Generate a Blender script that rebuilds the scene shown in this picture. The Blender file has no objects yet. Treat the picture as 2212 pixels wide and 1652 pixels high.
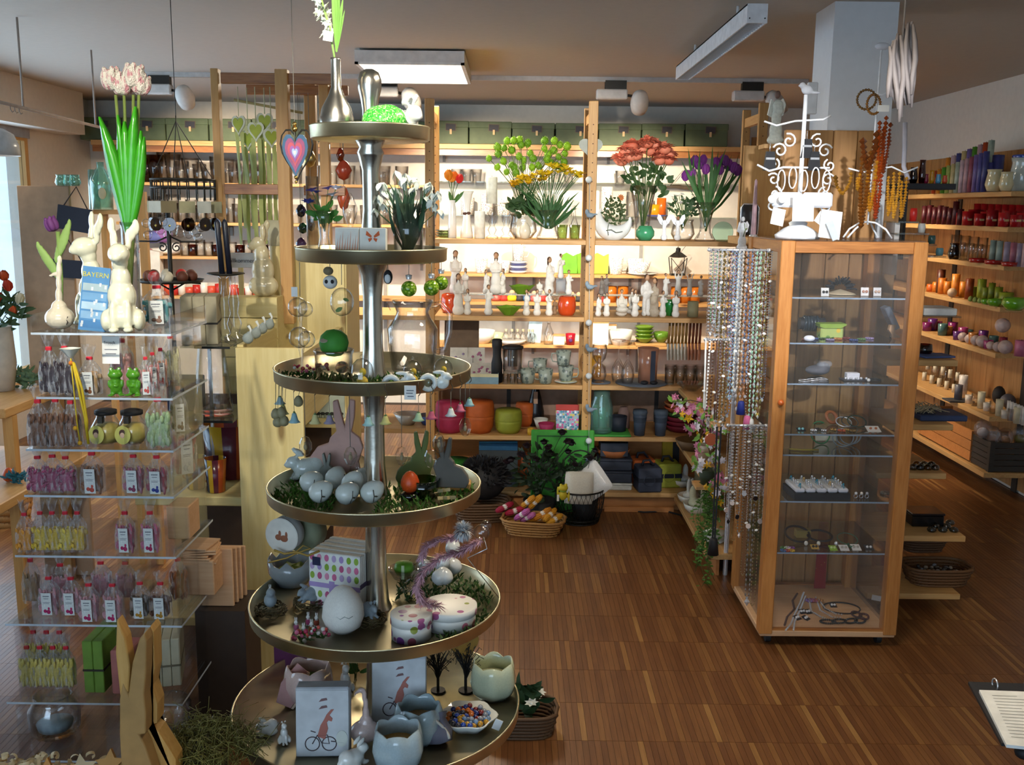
import bpy,math,random
from mathutils import Vector,Matrix
PI=math.pi
RND=random.Random(11)
scene=bpy.context.scene
COL=scene.collection
W,H,FPX=2212.,1652.,2125.
EYE=Vector((0.,0.,1.7));PITCH=math.radians(10.);ROLL=math.radians(-.65)
cam_data=bpy.data.cameras.new('camera');cam=bpy.data.objects.new('camera',cam_data);COL.objects.link(cam)
cam_data.sensor_fit='HORIZONTAL';cam_data.sensor_width=36.;cam_data.lens=36.*FPX/W
cam_data.clip_start=.05;cam_data.clip_end=60
CAMROT=Matrix.Rotation(PI/2-PITCH,3,'X')@Matrix.Rotation(-ROLL,3,'Z')
cam.matrix_world=Matrix.Translation(EYE)@CAMROT.to_4x4()
scene.camera=cam
world=bpy.data.worlds.new('daylight');scene.world=world;world.use_nodes=True
bg=world.node_tree.nodes['Background'];bg.inputs[0].default_value=(.55,.8,1.,1);bg.inputs[1].default_value=2.
vs=scene.view_settings;vs.view_transform='Standard';vs.look='None';vs.gamma=1.;vs.exposure=0.;vs.use_curve_mapping=False
cy=scene.cycles
cy.max_bounces=7;cy.diffuse_bounces=3;cy.glossy_bounces=4;cy.transmission_bounces=6;cy.transparent_max_bounces=40
cy.caustics_reflective=False;cy.caustics_refractive=False;cy.sample_clamp_indirect=4.;cy.sample_clamp_direct=0
cy.use_denoising=True;cy.use_adaptive_sampling=True;cy.adaptive_threshold=.12;cy.use_light_tree=False
def area(name,loc,target,sx,sy,power,col):
 d=bpy.data.lights.new(name,'AREA');d.shape='RECTANGLE';d.size=sx;d.size_y=sy;d.energy=power;d.color=col
 o=bpy.data.objects.new(name,d);COL.objects.link(o);o.location=loc
 o.rotation_euler=(Vector(target)-Vector(loc)).to_track_quat('-Z','Y').to_euler();return o
area('window_daylight',(-3.85,5.4,1.35),(0.,5.,1.),3.6,1.7,75,(.62,.82,1.))
area('shopfront_daylight',(-1.2,-2.3,1.45),(.3,2.6,.5),3.6,1.7,56,(.6,.76,1.))
RV,UV,FV=CAMROT@Vector((1,0,0)),CAMROT@Vector((0,1,0)),CAMROT@Vector((0,0,-1))
def ray(px,py):return FV+RV*((px-W/2)/FPX)+UV*((H/2-py)/FPX)
def P(px,py,Y):
 d=ray(px,py);return EYE+d*((Y-EYE.y)/d.y)
def Z(px,py,z):
 d=ray(px,py);return EYE+d*((z-EYE.z)/d.z)
def A(px,Y,z):
 k=(px-W/2)/FPX;q=RV-FV*k
 x=-(q.y*(Y-EYE.y)+q.z*(z-EYE.z))/q.x
 return Vector((x,Y,z))
def hz(px,py,Y):return P(px,py,Y).z
def mpp(Y,z=1.2):return(Y*FV.y+(z-EYE.z)*FV.z)/FPX
class MB:
 def __init__(s):s.v=[];s.f=[];s.m=[];s.sm=[];s.M=Matrix();s.mi=0;s.smooth=False
 def at(s,loc=(0,0,0),rz=0,rx=0,ry=0,sc=1):
  S=Matrix.Diagonal((*((sc,sc,sc)if isinstance(sc,(int,float))else sc),1))
  s.M=Matrix.Translation(loc)@Matrix.Rotation(rz,4,'Z')@Matrix.Rotation(ry,4,'Y')@Matrix.Rotation(rx,4,'X')@S;return s
 def to(s,M):s.M=M;return s
 def add(s,vs,fs,smooth=None):
  b=len(s.v);s.v+=[tuple(s.M@Vector(v))for v in vs]
  s.f+=[[i+b for i in f]for f in fs];s.m+=[s.mi]*len(fs)
  s.sm+=[s.smooth if smooth is None else smooth]*len(fs);return s
 def box(s,x0,x1,y0,y1,z0,z1):
  vs=[(x,y,z)for z in(z0,z1)for y in(y0,y1)for x in(x0,x1)]
  return s.add(vs,[(0,2,3,1),(4,5,7,6),(0,1,5,4),(2,6,7,3),(0,4,6,2),(1,3,7,5)],False)
 def cbox(s,c,d):return s.box(c[0]-d[0]/2,c[0]+d[0]/2,c[1]-d[1]/2,c[1]+d[1]/2,c[2]-d[2]/2,c[2]+d[2]/2)
 def rbox(s,x0,x1,y0,y1,z0,z1,b):
  def ring(z,i):return[(x0+i,y0+b,z),(x0+b,y0+i,z),(x1-b,y0+i,z),(x1-i,y0+b,z),(x1-i,y1-b,z),(x1-b,y1-i,z),(x0+b,y1-i,z),(x0+i,y1-b,z)]
  rs=[ring(z0,b),ring(z0+b,0),ring(z1-b,0),ring(z1,b)]
  vs=[v for r in rs for v in r];fs=[tuple(reversed(range(8))),tuple(range(24,32))]
  for k in range(3):
   for i in range(8):j=(i+1)%8;fs.append((k*8+i,k*8+j,k*8+8+j,k*8+8+i))
  return s.add(vs,fs,False)
 def lathe(s,prof,n=16,a0=0.,a1=2*PI,smooth=True,wave=None):
  full=abs(a1-a0-2*PI)<1e-6;m=n if full else n+1;vs=[];fs=[]
  for(r,z)in prof:
   for i in range(m):
    a=a0+(a1-a0)*i/n;rr,zz=(r,z)if wave is None else wave(r,z,a)
    vs.append((rr*math.cos(a),rr*math.sin(a),zz))
  for k in range(len(prof)-1):
   for i in range(n if full else n):
    j=(i+1)%m
    fs.append((k*m+i,k*m+j,k*m+m+j,k*m+m+i))
  return s.add(vs,fs,smooth)
 def cyl(s,r,z0,z1,n=12,r2=None,smooth=True):
  r2=r if r2 is None else r2
  s.lathe([(r,z0),(r2,z1)],n,smooth=smooth)
  s.add([(r*math.cos(2*PI*i/n),r*math.sin(2*PI*i/n),z0)for i in range(n)],[tuple(reversed(range(n)))],False)
  return s.add([(r2*math.cos(2*PI*i/n),r2*math.sin(2*PI*i/n),z1)for i in range(n)],[tuple(range(n))],False)
 def ball(s,c,r,nu=12,nv=8,smooth=True):
  r=(r,r,r)if isinstance(r,(int,float))else r;vs=[(c[0],c[1],c[2]-r[2])];fs=[]
  for k in range(1,nv):
   t=-PI/2+PI*k/nv
   for i in range(nu):a=2*PI*i/nu;vs.append((c[0]+r[0]*math.cos(t)*math.cos(a),c[1]+r[1]*math.cos(t)*math.sin(a),c[2]+r[2]*math.sin(t)))
  vs.append((c[0],c[1],c[2]+r[2]));top=len(vs)-1
  for i in range(nu):fs.append((0,1+(i+1)%nu,1+i));fs.append((top,top-nu+i,top-nu+(i+1)%nu))
  for k in range(nv-2):
   for i in range(nu):a=1+k*nu+i;b=1+k*nu+(i+1)%nu;fs.append((a,b,b+nu,a+nu))
  return s.add(vs,fs,smooth)
 def octa(s,c,r):
  r=(r,r,r)if isinstance(r,(int,float))else r
  vs=[(c[0]+r[0],c[1],c[2]),(c[0],c[1]+r[1],c[2]),(c[0]-r[0],c[1],c[2]),(c[0],c[1]-r[1],c[2]),(c[0],c[1],c[2]+r[2]),(c[0],c[1],c[2]-r[2])]
  return s.add(vs,[(0,1,4),(1,2,4),(2,3,4),(3,0,4),(1,0,5),(2,1,5),(3,2,5),(0,3,5)],False)
 def tube(s,pts,r,n=6,smooth=True,closed=False):
  pts=[Vector(p)for p in pts];k=len(pts);rs=r if isinstance(r,(list,tuple))else[r]*k;vs=[];fs=[];prev=None
  for i,p in enumerate(pts):
   a=pts[(i-1)%k]if(closed or i>0)else p;b=pts[(i+1)%k]if(closed or i<k-1)else p
   t=(b-a);t=t.normalized()if t.length>1e-9 else Vector((0,0,1))
   if prev is None:
    u=t.cross(Vector((0,0,1)));u=u if u.length>1e-3 else t.cross(Vector((1,0,0)))
   else:u=prev-t*prev.dot(t)
   u.normalize();prev=u;w=t.cross(u)
   for j in range(n):q=2*PI*j/n;vs.append(tuple(p+(u*math.cos(q)+w*math.sin(q))*rs[i]))
  for i in range(k if closed else k-1):
   i2=(i+1)%k
   for j in range(n):j2=(j+1)%n;fs.append((i*n+j,i*n+j2,i2*n+j2,i2*n+j))
  if not closed:fs.append(tuple(reversed(range(n))));fs.append(tuple(range((k-1)*n,k*n)))
  return s.add(vs,fs,smooth)
 def prism(s,poly,t0,t1):
  n=len(poly);vs=[(x,t0,z)for x,z in poly]+[(x,t1,z)for x,z in poly]
  fs=[tuple(range(n)),tuple(reversed(range(n,2*n)))]+[(i,i+n,(i+1)%n+n,(i+1)%n)for i in range(n)]
  return s.add(vs,fs,False)
 def leaf(s,base,tip,w,up=(0,0,1),curl=0.,n=4):
  b,t=Vector(base),Vector(tip);d=t-b;side=d.cross(Vector(up))
  side=side.normalized()if side.length>1e-6 else Vector((1,0,0));nrm=side.cross(d).normalized();vs=[];fs=[]
  for i in range(n+1):
   q=i/n;c=b+d*q+nrm*(curl*d.length*math.sin(PI*q));hw=w*(math.sin(PI*min(1,q*.92+.08))**.7)*.5+1e-4
   vs+=[tuple(c-side*hw),tuple(c-nrm*hw*.3),tuple(c+side*hw)]
  for i in range(n):
   k=i*3;fs+=[(k,k+1,k+4,k+3),(k+1,k+2,k+5,k+4)]
  return s.add(vs,fs,True)
 def mesh(s,name):
  me=bpy.data.meshes.new(name);me.from_pydata(s.v,[],s.f)
  me.polygons.foreach_set('material_index',s.m);me.polygons.foreach_set('use_smooth',s.sm);me.update();return me
def setmats(me,mats):
 for m in(mats if isinstance(mats,(list,tuple))else[mats]):me.materials.append(M(m))
def obj(name,me,mat=None,parent=None,loc=(0,0,0),rot=(0,0,0),sc=1):
 if isinstance(me,MB):me=me.mesh(name)
 o=bpy.data.objects.new(name,me);COL.objects.link(o)
 if mat is not None:
  mats=mat if isinstance(mat,(list,tuple))else[mat]
  if len(me.materials)==0:setmats(me,mats)
  elif me.materials[0]is not M(mats[0]):
   for i,m in enumerate(mats):o.material_slots[i].link='OBJECT';o.material_slots[i].material=M(m)
 if parent is not None:o.parent=parent
 o.location=loc;o.rotation_euler=rot;o.scale=(sc,sc,sc)if isinstance(sc,(int,float))else sc
 return o
USED={}
def tag(o,label,cat,group=None,kind=None):
 if label:o['label']=label
 if cat:o['category']=cat
 if group:o['group']=group
 if kind:o['kind']=kind
 return o
def thing(name,label,cat,loc=(0,0,0),rz=0,group=None,sc=1,rx=0,ry=0):
 o=bpy.data.objects.new(name,None);COL.objects.link(o);o.empty_display_size=.05
 o.location=loc;o.rotation_euler=(rx,ry,rz);o.scale=(sc,sc,sc)if isinstance(sc,(int,float))else sc
 return tag(o,label,cat,group)
def struct(name,mb,mat,label=None):
 o=obj(name,mb,mat);o['kind']='structure'
 if label:o['label']=label
 return o
KITS={}
def kit(key,fn):
 if key not in KITS:KITS[key]=fn()
 return KITS[key]
def put(name,label,cat,parts,loc,rz=0,sc=1,group=None,mats=None,rx=0,ry=0):
 """parts: list of (part name, mesh, material, index of parent part or None)"""
 mats=mats or{}
 if len(parts)==1:
  pn,me,mt,_=parts[0]
  return tag(obj(name,me,mats.get(pn,mt),None,loc,(rx,ry,rz),sc),label,cat,group)
 r=thing(name,label,cat,loc,rz,group,sc,rx,ry);made=[]
 for pn,me,mt,par in parts:made.append(obj(pn,me,mats.get(pn,mt),r if par is None else made[par]))
 return r
def ordinal(i):
 a='first second third fourth fifth sixth seventh eighth ninth tenth eleventh twelfth thirteenth fourteenth fifteenth sixteenth seventeenth eighteenth nineteenth'.split()
 if i<19:return a[i]
 i+=1;t={2:'twent',3:'thirt',4:'fort',5:'fift',6:'sixt',7:'sevent'}[i//10]
 return t+'ieth' if i%10==0 else t+'y-'+a[i%10-1]
def blob(name,balls,vox,smooth=4,extra=None):
 """one continuous skin around a set of ellipsoids (centre, radii[, rotation about x, about z])"""
 m=MB()
 for b in balls:
  c,r=b[0],b[1];rx=b[2]if len(b)>2 else 0;rz=b[3]if len(b)>3 else 0
  m.at(c,rz=rz,rx=rx);m.ball((0,0,0),r,16,10)
 m.at()
 if extra:extra(m)
 me=m.mesh('raw');o=bpy.data.objects.new('raw',me);COL.objects.link(o)
 md=o.modifiers.new('r','REMESH');md.mode='VOXEL';md.voxel_size=vox;md.use_smooth_shade=True
 if smooth:ms=o.modifiers.new('s','SMOOTH');ms.factor=.5;ms.iterations=smooth
 dg=bpy.context.evaluated_depsgraph_get();out=bpy.data.meshes.new_from_object(o.evaluated_get(dg));out.name=name
 bpy.data.objects.remove(o);bpy.data.meshes.remove(me)
 out.materials.clear()
 for p in out.polygons:p.use_smooth=True
 return out
MATS={}
def lin(c):
 if isinstance(c,str):
  c=c.lstrip('#');c=[int(c[i:i+2],16)/255 for i in(0,2,4)]
  c=[x/12.92 if x<=.04045 else((x+.055)/1.055)**2.4 for x in c]
 return(c[0],c[1],c[2],1)
def newmat(name):
 m=bpy.data.materials.new(name);m.use_nodes=True;nt=m.node_tree;nt.nodes.clear()
 out=nt.nodes.new('ShaderNodeOutputMaterial');return m,nt,out
def coords(nt,scale=(1,1,1)):
 tc=nt.nodes.new('ShaderNodeTexCoord');mp=nt.nodes.new('ShaderNodeMapping');mp.inputs['Scale'].default_value=scale
 nt.links.new(tc.outputs['Object'],mp.inputs[0]);return mp.outputs[0]
def ramp(nt,fac,stops):
 r=nt.nodes.new('ShaderNodeValToRGB');e=r.color_ramp.elements
 while len(e)<len(stops):e.new(.5)
 for i,(p,c)in enumerate(stops):e[i].position=p;e[i].color=lin(c)
 nt.links.new(fac,r.inputs[0]);return r.outputs[0]
def noise(nt,vec,scale,detail=3,rough=.5):
 n=nt.nodes.new('ShaderNodeTexNoise');n.inputs['Scale'].default_value=scale;n.inputs['Detail'].default_value=detail;n.inputs['Roughness'].default_value=rough
 if vec is not None:nt.links.new(vec,n.inputs['Vector'])
 return n.outputs['Fac']
def mixc(nt,fac,a,b,mode='MIX'):
 n=nt.nodes.new('ShaderNodeMix');n.data_type='RGBA';n.blend_type=mode
 for i,v in((0,fac),(6,a),(7,b)):
  if hasattr(v,'is_linked')or hasattr(v,'links'):nt.links.new(v,n.inputs[i])
  else:n.inputs[i].default_value=v if i==0 else lin(v)
 return n.outputs[2]
def bump(nt,h,strength,dist=.002):
 b=nt.nodes.new('ShaderNodeBump');b.inputs['Strength'].default_value=strength;b.inputs['Distance'].default_value=dist
 nt.links.new(h,b.inputs['Height']);return b.outputs[0]
def bsdf(nt,out,rough=.5,metal=0.):
 b=nt.nodes.new('ShaderNodeBsdfPrincipled');b.inputs['Roughness'].default_value=rough;b.inputs['Metallic'].default_value=metal
 nt.links.new(b.outputs[0],out.inputs[0]);return b
def solid(name,c,rough=.5,metal=0.,var=.12,vs=25.,bmp=0.,bs=120.,coat=0.,sss=0.,emit=0.):
 m,nt,out=newmat(name);b=bsdf(nt,out,rough,metal);v=coords(nt)
 n=noise(nt,v,vs,2);l=lin(c)
 lo=[x*(1-var)for x in l[:3]];hi=[min(1,x*(1+var))for x in l[:3]]
 nt.links.new(ramp(nt,n,[(.3,lo),(.7,hi)]),b.inputs['Base Color'])
 if bmp:nt.links.new(bump(nt,noise(nt,v,bs,2),bmp),b.inputs['Normal'])
 if coat:b.inputs['Coat Weight'].default_value=coat;b.inputs['Coat Roughness'].default_value=.08
 if sss:b.inputs['Subsurface Weight'].default_value=sss;b.inputs['Subsurface Radius'].default_value=(.01,.01,.01);b.inputs['Subsurface Scale'].default_value=1.
 if emit:b.inputs['Emission Color'].default_value=l;b.inputs['Emission Strength'].default_value=emit
 MATS[name]=m;return m
def wood(name,light,dark,axis='x',scale=1.,rough=.5,knots=True,knot='#6b3f1c'):
 m,nt,out=newmat(name);b=bsdf(nt,out,rough)
 st={'x':(1.2,14,14),'y':(14,1.2,14),'z':(14,14,1.2)}[axis]
 v=coords(nt,tuple(q*scale for q in st));oi=nt.nodes.new('ShaderNodeObjectInfo')
 ad=nt.nodes.new('ShaderNodeVectorMath');ad.operation='MULTIPLY_ADD';nt.links.new(oi.outputs['Random'],ad.inputs[0])
 ad.inputs[1].default_value=(37,53,71);nt.links.new(v,ad.inputs[2]);v=ad.outputs[0]
 n1=noise(nt,v,1.6,4,.6);c=ramp(nt,n1,[(.28,dark),(.5,light),(.72,dark)])
 n2=noise(nt,v,9.,2);c=mixc(nt,.35,c,ramp(nt,n2,[(.35,dark),(.65,light)]))
 if knots:
  k={'x':(2.2,7,7),'y':(7,2.2,7),'z':(7,7,2.2)}[axis];v2=coords(nt,k)
  vo=nt.nodes.new('ShaderNodeTexVoronoi');vo.inputs['Scale'].default_value=1.;nt.links.new(v2,vo.inputs['Vector'])
  c=mixc(nt,ramp(nt,vo.outputs['Distance'],[(.05,(1,1,1)),(.13,(0,0,0))]),c,knot)
 hv=mixc(nt,1.,c,ramp(nt,oi.outputs['Random'],[(0,(.82,.82,.82)),(1,(1.,1.,1.))]),'MULTIPLY')
 nt.links.new(hv,b.inputs['Base Color']);nt.links.new(bump(nt,n2,.12),b.inputs['Normal']);MATS[name]=m;return m
def schlick(nt,k,base):
 lw=nt.nodes.new('ShaderNodeLayerWeight');lw.inputs['Blend'].default_value=.5
 pw=nt.nodes.new('ShaderNodeMath');pw.operation='POWER';nt.links.new(lw.outputs['Facing'],pw.inputs[0]);pw.inputs[1].default_value=4.
 mu=nt.nodes.new('ShaderNodeMath');mu.operation='MULTIPLY_ADD';nt.links.new(pw.outputs[0],mu.inputs[0]);mu.inputs[1].default_value=k;mu.inputs[2].default_value=base
 return mu
def glassy(name,tint=(1,1,1),refl=1.,rough=.03,edge=.42,body=0.,bodycol=(.9,.95,.95)):
 """thin clear sheet: lets light through, mirrors more at grazing angles, tinted towards its edges"""
 m,nt,out=newmat(name);tr=nt.nodes.new('ShaderNodeBsdfTransparent');gl=nt.nodes.new('ShaderNodeBsdfGlossy')
 gl.inputs['Roughness'].default_value=rough;gl.inputs['Color'].default_value=(1,1,1,1)
 lw=nt.nodes.new('ShaderNodeLayerWeight');lw.inputs['Blend'].default_value=.5
 t=lin(tint);e=[x*edge for x in t[:3]]
 nt.links.new(ramp(nt,lw.outputs['Facing'],[(.25,t[:3]),(.95,e)]),tr.inputs['Color'])
 mu=schlick(nt,.85*refl,.07*refl)
 mx=nt.nodes.new('ShaderNodeMixShader');nt.links.new(mu.outputs[0],mx.inputs[0]);nt.links.new(tr.outputs[0],mx.inputs[1]);nt.links.new(gl.outputs[0],mx.inputs[2])
 last=mx.outputs[0]
 if body:
  df=nt.nodes.new('ShaderNodeBsdfDiffuse');df.inputs['Color'].default_value=lin(bodycol);m2=nt.nodes.new('ShaderNodeMixShader');m2.inputs[0].default_value=body
  nt.links.new(last,m2.inputs[1]);nt.links.new(df.outputs[0],m2.inputs[2]);last=m2.outputs[0]
 nt.links.new(last,out.inputs[0]);MATS[name]=m;return m
def film(name,tint=(.97,.98,1),amount=.1):
 """crinkled cellophane"""
 m,nt,out=newmat(name);tr=nt.nodes.new('ShaderNodeBsdfTransparent');tr.inputs['Color'].default_value=lin(tint)
 gl=nt.nodes.new('ShaderNodeBsdfGlossy');gl.inputs['Roughness'].default_value=.12
 v=coords(nt);n=noise(nt,v,45,2,.5);nt.links.new(bump(nt,n,1.,.01),gl.inputs['Normal'])
 mu=schlick(nt,.5,amount);df=nt.nodes.new('ShaderNodeBsdfDiffuse');df.inputs['Color'].default_value=(.9,.92,.95,1);fx=nt.nodes.new('ShaderNodeMixShader')
 nt.links.new(ramp(nt,noise(nt,coords(nt,(1,1,.4)),9,2),[(.48,(.015,)*3),(.66,(.3,)*3)]),fx.inputs[0]);nt.links.new(tr.outputs[0],fx.inputs[1]);nt.links.new(df.outputs[0],fx.inputs[2]);tr=fx  # whitish diffuse streaks paint sparkle into the film's colour
 mx=nt.nodes.new('ShaderNodeMixShader');nt.links.new(mu.outputs[0],mx.inputs[0]);nt.links.new(tr.outputs[0],mx.inputs[1]);nt.links.new(gl.outputs[0],mx.inputs[2])
 nt.links.new(mx.outputs[0],out.inputs[0]);MATS[name]=m;return m
def spotted(name,base,dots,scale=40,size=.32,rough=.3,lo=.25):
 """flat print: dots of several colours on a plain ground"""
 m,nt,out=newmat(name);b=bsdf(nt,out,rough);v=coords(nt,(scale,)*3)
 vo=nt.nodes.new('ShaderNodeTexVoronoi');vo.inputs['Scale'].default_value=1.;vo.inputs['Randomness'].default_value=.6;nt.links.new(v,vo.inputs['Vector'])
 sp=nt.nodes.new('ShaderNodeSeparateColor');nt.links.new(vo.outputs['Color'],sp.inputs[0])
 st=[(i/len(dots),d)for i,d in enumerate(dots)];cr=nt.nodes.new('ShaderNodeValToRGB');cr.color_ramp.interpolation='CONSTANT';e=cr.color_ramp.elements
 while len(e)<len(st):e.new(.5)
 for i,(p,c)in enumerate(st):e[i].position=p;e[i].color=lin(c)
 nt.links.new(sp.outputs[0],cr.inputs[0])
 f=ramp(nt,vo.outputs['Distance'],[(size,(1,1,1)),(size+.03,(0,0,0))])
 nt.links.new(mixc(nt,f,base,cr.outputs[0]),b.inputs['Base Color']);MATS[name]=m;return m
def striped(name,cols,rough=.3,turns=3.):
 """vertical stripes of several colours around the object's own axis"""
 m,nt,out=newmat(name);b=bsdf(nt,out,rough);tc=nt.nodes.new('ShaderNodeTexCoord');sx=nt.nodes.new('ShaderNodeSeparateXYZ');nt.links.new(tc.outputs['Object'],sx.inputs[0])
 at=nt.nodes.new('ShaderNodeMath');at.operation='ARCTAN2';nt.links.new(sx.outputs[1],at.inputs[0]);nt.links.new(sx.outputs[0],at.inputs[1])
 mu=nt.nodes.new('ShaderNodeMath');mu.operation='MULTIPLY_ADD';mu.inputs[1].default_value=turns/(2*PI);mu.inputs[2].default_value=10;nt.links.new(at.outputs[0],mu.inputs[0])
 fr=nt.nodes.new('ShaderNodeMath');fr.operation='FRACT';nt.links.new(mu.outputs[0],fr.inputs[0])
 cr=nt.nodes.new('ShaderNodeValToRGB');cr.color_ramp.interpolation='CONSTANT';e=cr.color_ramp.elements
 while len(e)<len(cols):e.new(.5)
 for i,c in enumerate(cols):e[i].position=i/len(cols);e[i].color=lin(c)
 nt.links.new(fr.outputs[0],cr.inputs[0]);nt.links.new(cr.outputs[0],b.inputs['Base Color']);MATS[name]=m;return m
def glow(name,c,s):
 m,nt,out=newmat(name);e=nt.nodes.new('ShaderNodeEmission');e.inputs[0].default_value=lin(c);e.inputs[1].default_value=s
 nt.links.new(e.outputs[0],out.inputs[0]);MATS[name]=m;return m
def M(k):
 """a material by name; '#rrggbb', '#rrggbb/g' (glossy), '/m' (matt), '/c' (glazed ceramic), '/t' (metal), '/k' (candy, wax)"""
 if not isinstance(k,str):return k
 if k in MATS:return MATS[k]
 c,_,f=k.partition('/')
 if f=='g':m=solid(k,c,.25)
 elif f=='c':m=solid(k,c,.16,coat=.6,var=.05)
 elif f=='t':m=solid(k,c,.28,1.)
 elif f=='k':m=solid(k,c,.4,var=.2)
 elif f=='v':m=glassy(k,c,1.,edge=.6)
 elif f=='l':m=solid(k,c,.5,var=.3,vs=60)
 else:m=solid(k,c,.65,var=.1,bmp=.1)
 return m
def rgb(r,g,b):return '#%02x%02x%02x'%(r,g,b)
wood('pine','#d9ab6e','#c08a4a','x');wood('pine_y','#d9ab6e','#c08a4a','y');wood('pine_z','#cfa05f','#b98546','z')
wood('pale_pine_z','#e3d193','#d2bb78','z',.8,knot='#8f7440');wood('pale_pine','#e3d193','#d2bb78','x',.8,knot='#8f7440');wood('pale_pine_y','#e3d193','#d2bb78','y',.8)
wood('larch_z','#c98a4c','#a8672d','z',1.2,.35);wood('larch','#b87b42','#7c4620','x',1.2,.35);wood('larch_y','#c98a4c','#a8672d','y',1.2,.35)
wood('clad_z','#c9965c','#9c6b38','z',.5,.6,knot='#5c3a1c');wood('plywood','#c98446','#b26f34','x',.7,.6,False)
wood('lime_wood','#d3a55e','#bd8a3c','z',1.,.55,False);wood('thin_ply','#e0b489','#d09f72','x',1.,.6,False)
wood('dark_slat','#3c352e','#2a2520','x',1.,.6,False)
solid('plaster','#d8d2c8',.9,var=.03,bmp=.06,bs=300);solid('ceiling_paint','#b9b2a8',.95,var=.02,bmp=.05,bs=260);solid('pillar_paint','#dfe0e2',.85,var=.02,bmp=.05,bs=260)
glassy('glass');glassy('shelf_glass',(.93,.98,.96),1.,edge=.5);glassy('acrylic',(.988,.99,.992),.5,edge=.8,body=.002,bodycol=(.8,.84,.9));glassy('pane',(.985,.985,1.),.55,edge=.8,body=.015)
glassy('glass_green',(.72,.8,.55),1.);glassy('glass_aqua',(.74,.93,.88),1.,body=.08,bodycol=(.5,.8,.72));glassy('glass_amber',(.85,.7,.4),1.)
film('cellophane');film('cellophane_dense',(.9,.92,.95),.22)
solid('nickel','#d2cdc0',.24,1.,var=.12,vs=14,bmp=.12,bs=60);solid('tray_nickel','#d9cda8',.36,1.,var=.25,vs=9,bmp=.35,bs=22)
solid('black_iron','#26241f',.5,.4);solid('white_iron','#eef0f5',.4);solid('ceramic_white','#eeede6',.12,coat=.7,var=.02);solid('ceramic_cream','#e9e6c9',.12,coat=.7,var=.03);solid('bisque','#e6e2d8',.55,var=.04)
solid('silver','#e6e8ec',.22,.65,var=.1,vs=200);solid('gold','#c9a45c',.25,1.);solid('paper','#f1efe8',.7,var=.03)
# ================================================================ the room
CEIL=2.56;BACKY=8.55;LX=-3.6;RX=3.15;ALCY=BACKY
def parquet():
 m,nt,out=newmat('parquet');b=bsdf(nt,out,.36)
 oi=nt.nodes.new('ShaderNodeObjectInfo');ge=nt.nodes.new('ShaderNodeNewGeometry')
 ad=nt.nodes.new('ShaderNodeMath');ad.operation='ADD';nt.links.new(oi.outputs['Random'],ad.inputs[0]);nt.links.new(ge.outputs['Random Per Island'],ad.inputs[1])
 fr=nt.nodes.new('ShaderNodeMath');fr.operation='FRACT';nt.links.new(ad.outputs[0],fr.inputs[0])
 c=ramp(nt,fr.outputs[0],[(0.,'#6f4526'),(.4,'#7c502d'),(.8,'#875a33'),(.93,'#936639'),(1.,'#a87c48')])
 tc=nt.nodes.new('ShaderNodeNewGeometry');mp=nt.nodes.new('ShaderNodeMapping');mp.inputs['Scale'].default_value=(60,4,60);nt.links.new(tc.outputs['Position'],mp.inputs[0])
 n=noise(nt,mp.outputs[0],2.,3);c=mixc(nt,1.,c,ramp(nt,n,[(.3,(.72,.68,.62)),(.7,(1,1,1))]),'MULTIPLY')
 nt.links.new(c,b.inputs['Base Color']);nt.links.new(bump(nt,n,.08),b.inputs['Normal']);MATS['parquet']=m
parquet()
solid('floor_joint','#2c1a0e',.8)
floor=struct('floor',MB().box(-3.7,3.3,-2.4,8.6,-.06,-.002),'floor_joint')
SW,SL=.02,.25
strip_me=MB().box(-SW/2+.0005,SW/2-.0005,-SL/2+.0006,SL/2-.0006,-.012,0.).mesh('strip');strip_me.materials.append(M('parquet'))
cells=[]
for i in range(int((RX-LX)/SW)):
 for j in range(int((ALCY-.2)/SL)):
  cells.append((LX+(i+.5)*SW,.2+(j+.5)*SL))
def open_floor(c):
 d=Vector((c[0],c[1],0))-EYE;f=d.dot(FV)
 if f<=0:return False
 px,py=W/2+FPX*d.dot(RV)/f,H/2-FPX*d.dot(UV)/f
 return 1170<px<2230 and py<1680 and not(1600<px<1960 and py<1420)
near=sorted([c for c in cells if open_floor(c)],key=lambda c:c[1]*10+c[0])[:300]
nset=set(near)
for c in near:obj('strip',strip_me,None,floor,(c[0],c[1],0))
mb=MB()
for c in cells:
 if c not in nset and(c[1]>1.9):mb.at((c[0],c[1],0)).box(-SW/2+.0005,SW/2-.0005,-SL/2+.0006,SL/2-.0006,-.012,0.)
fs_=obj('strip_field',mb,'parquet',floor);fs_['kind']='stuff'
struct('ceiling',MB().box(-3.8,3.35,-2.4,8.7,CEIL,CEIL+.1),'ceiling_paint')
struct('wall_back',MB().box(-3.8,3.35,BACKY,BACKY+.12,0,CEIL),'plaster')
struct('wall_right',MB().box(RX,RX+.12,-2.4,8.7,0,CEIL),'plaster')
WY0,WY1,WZ0,WZ1=3.4,7.42,.45,2.2
mb=MB().box(LX-.15,LX,-2.4,WY0,0,CEIL).box(LX-.15,LX,WY1,BACKY+.1,0,CEIL).box(LX-.15,LX,WY0,WY1,0,WZ0).box(LX-.15,LX,WY0,WY1,WZ1,CEIL)
struct('wall_left',mb,'plaster')
struct('trim_1',MB().box(LX,LX+.2,2.,8.,2.24,CEIL),'plaster','plaster bulkhead running above the side window')
struct('wall_front',MB().box(-3.8,3.35,-2.5,-2.4,0,.4).box(-3.8,3.35,-2.5,-2.4,2.3,CEIL).box(-3.8,-3.5,-2.5,-2.4,.4,2.3).box(.9,3.35,-2.5,-2.4,.4,2.3),'plaster')
win=MB();fw=.05
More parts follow.
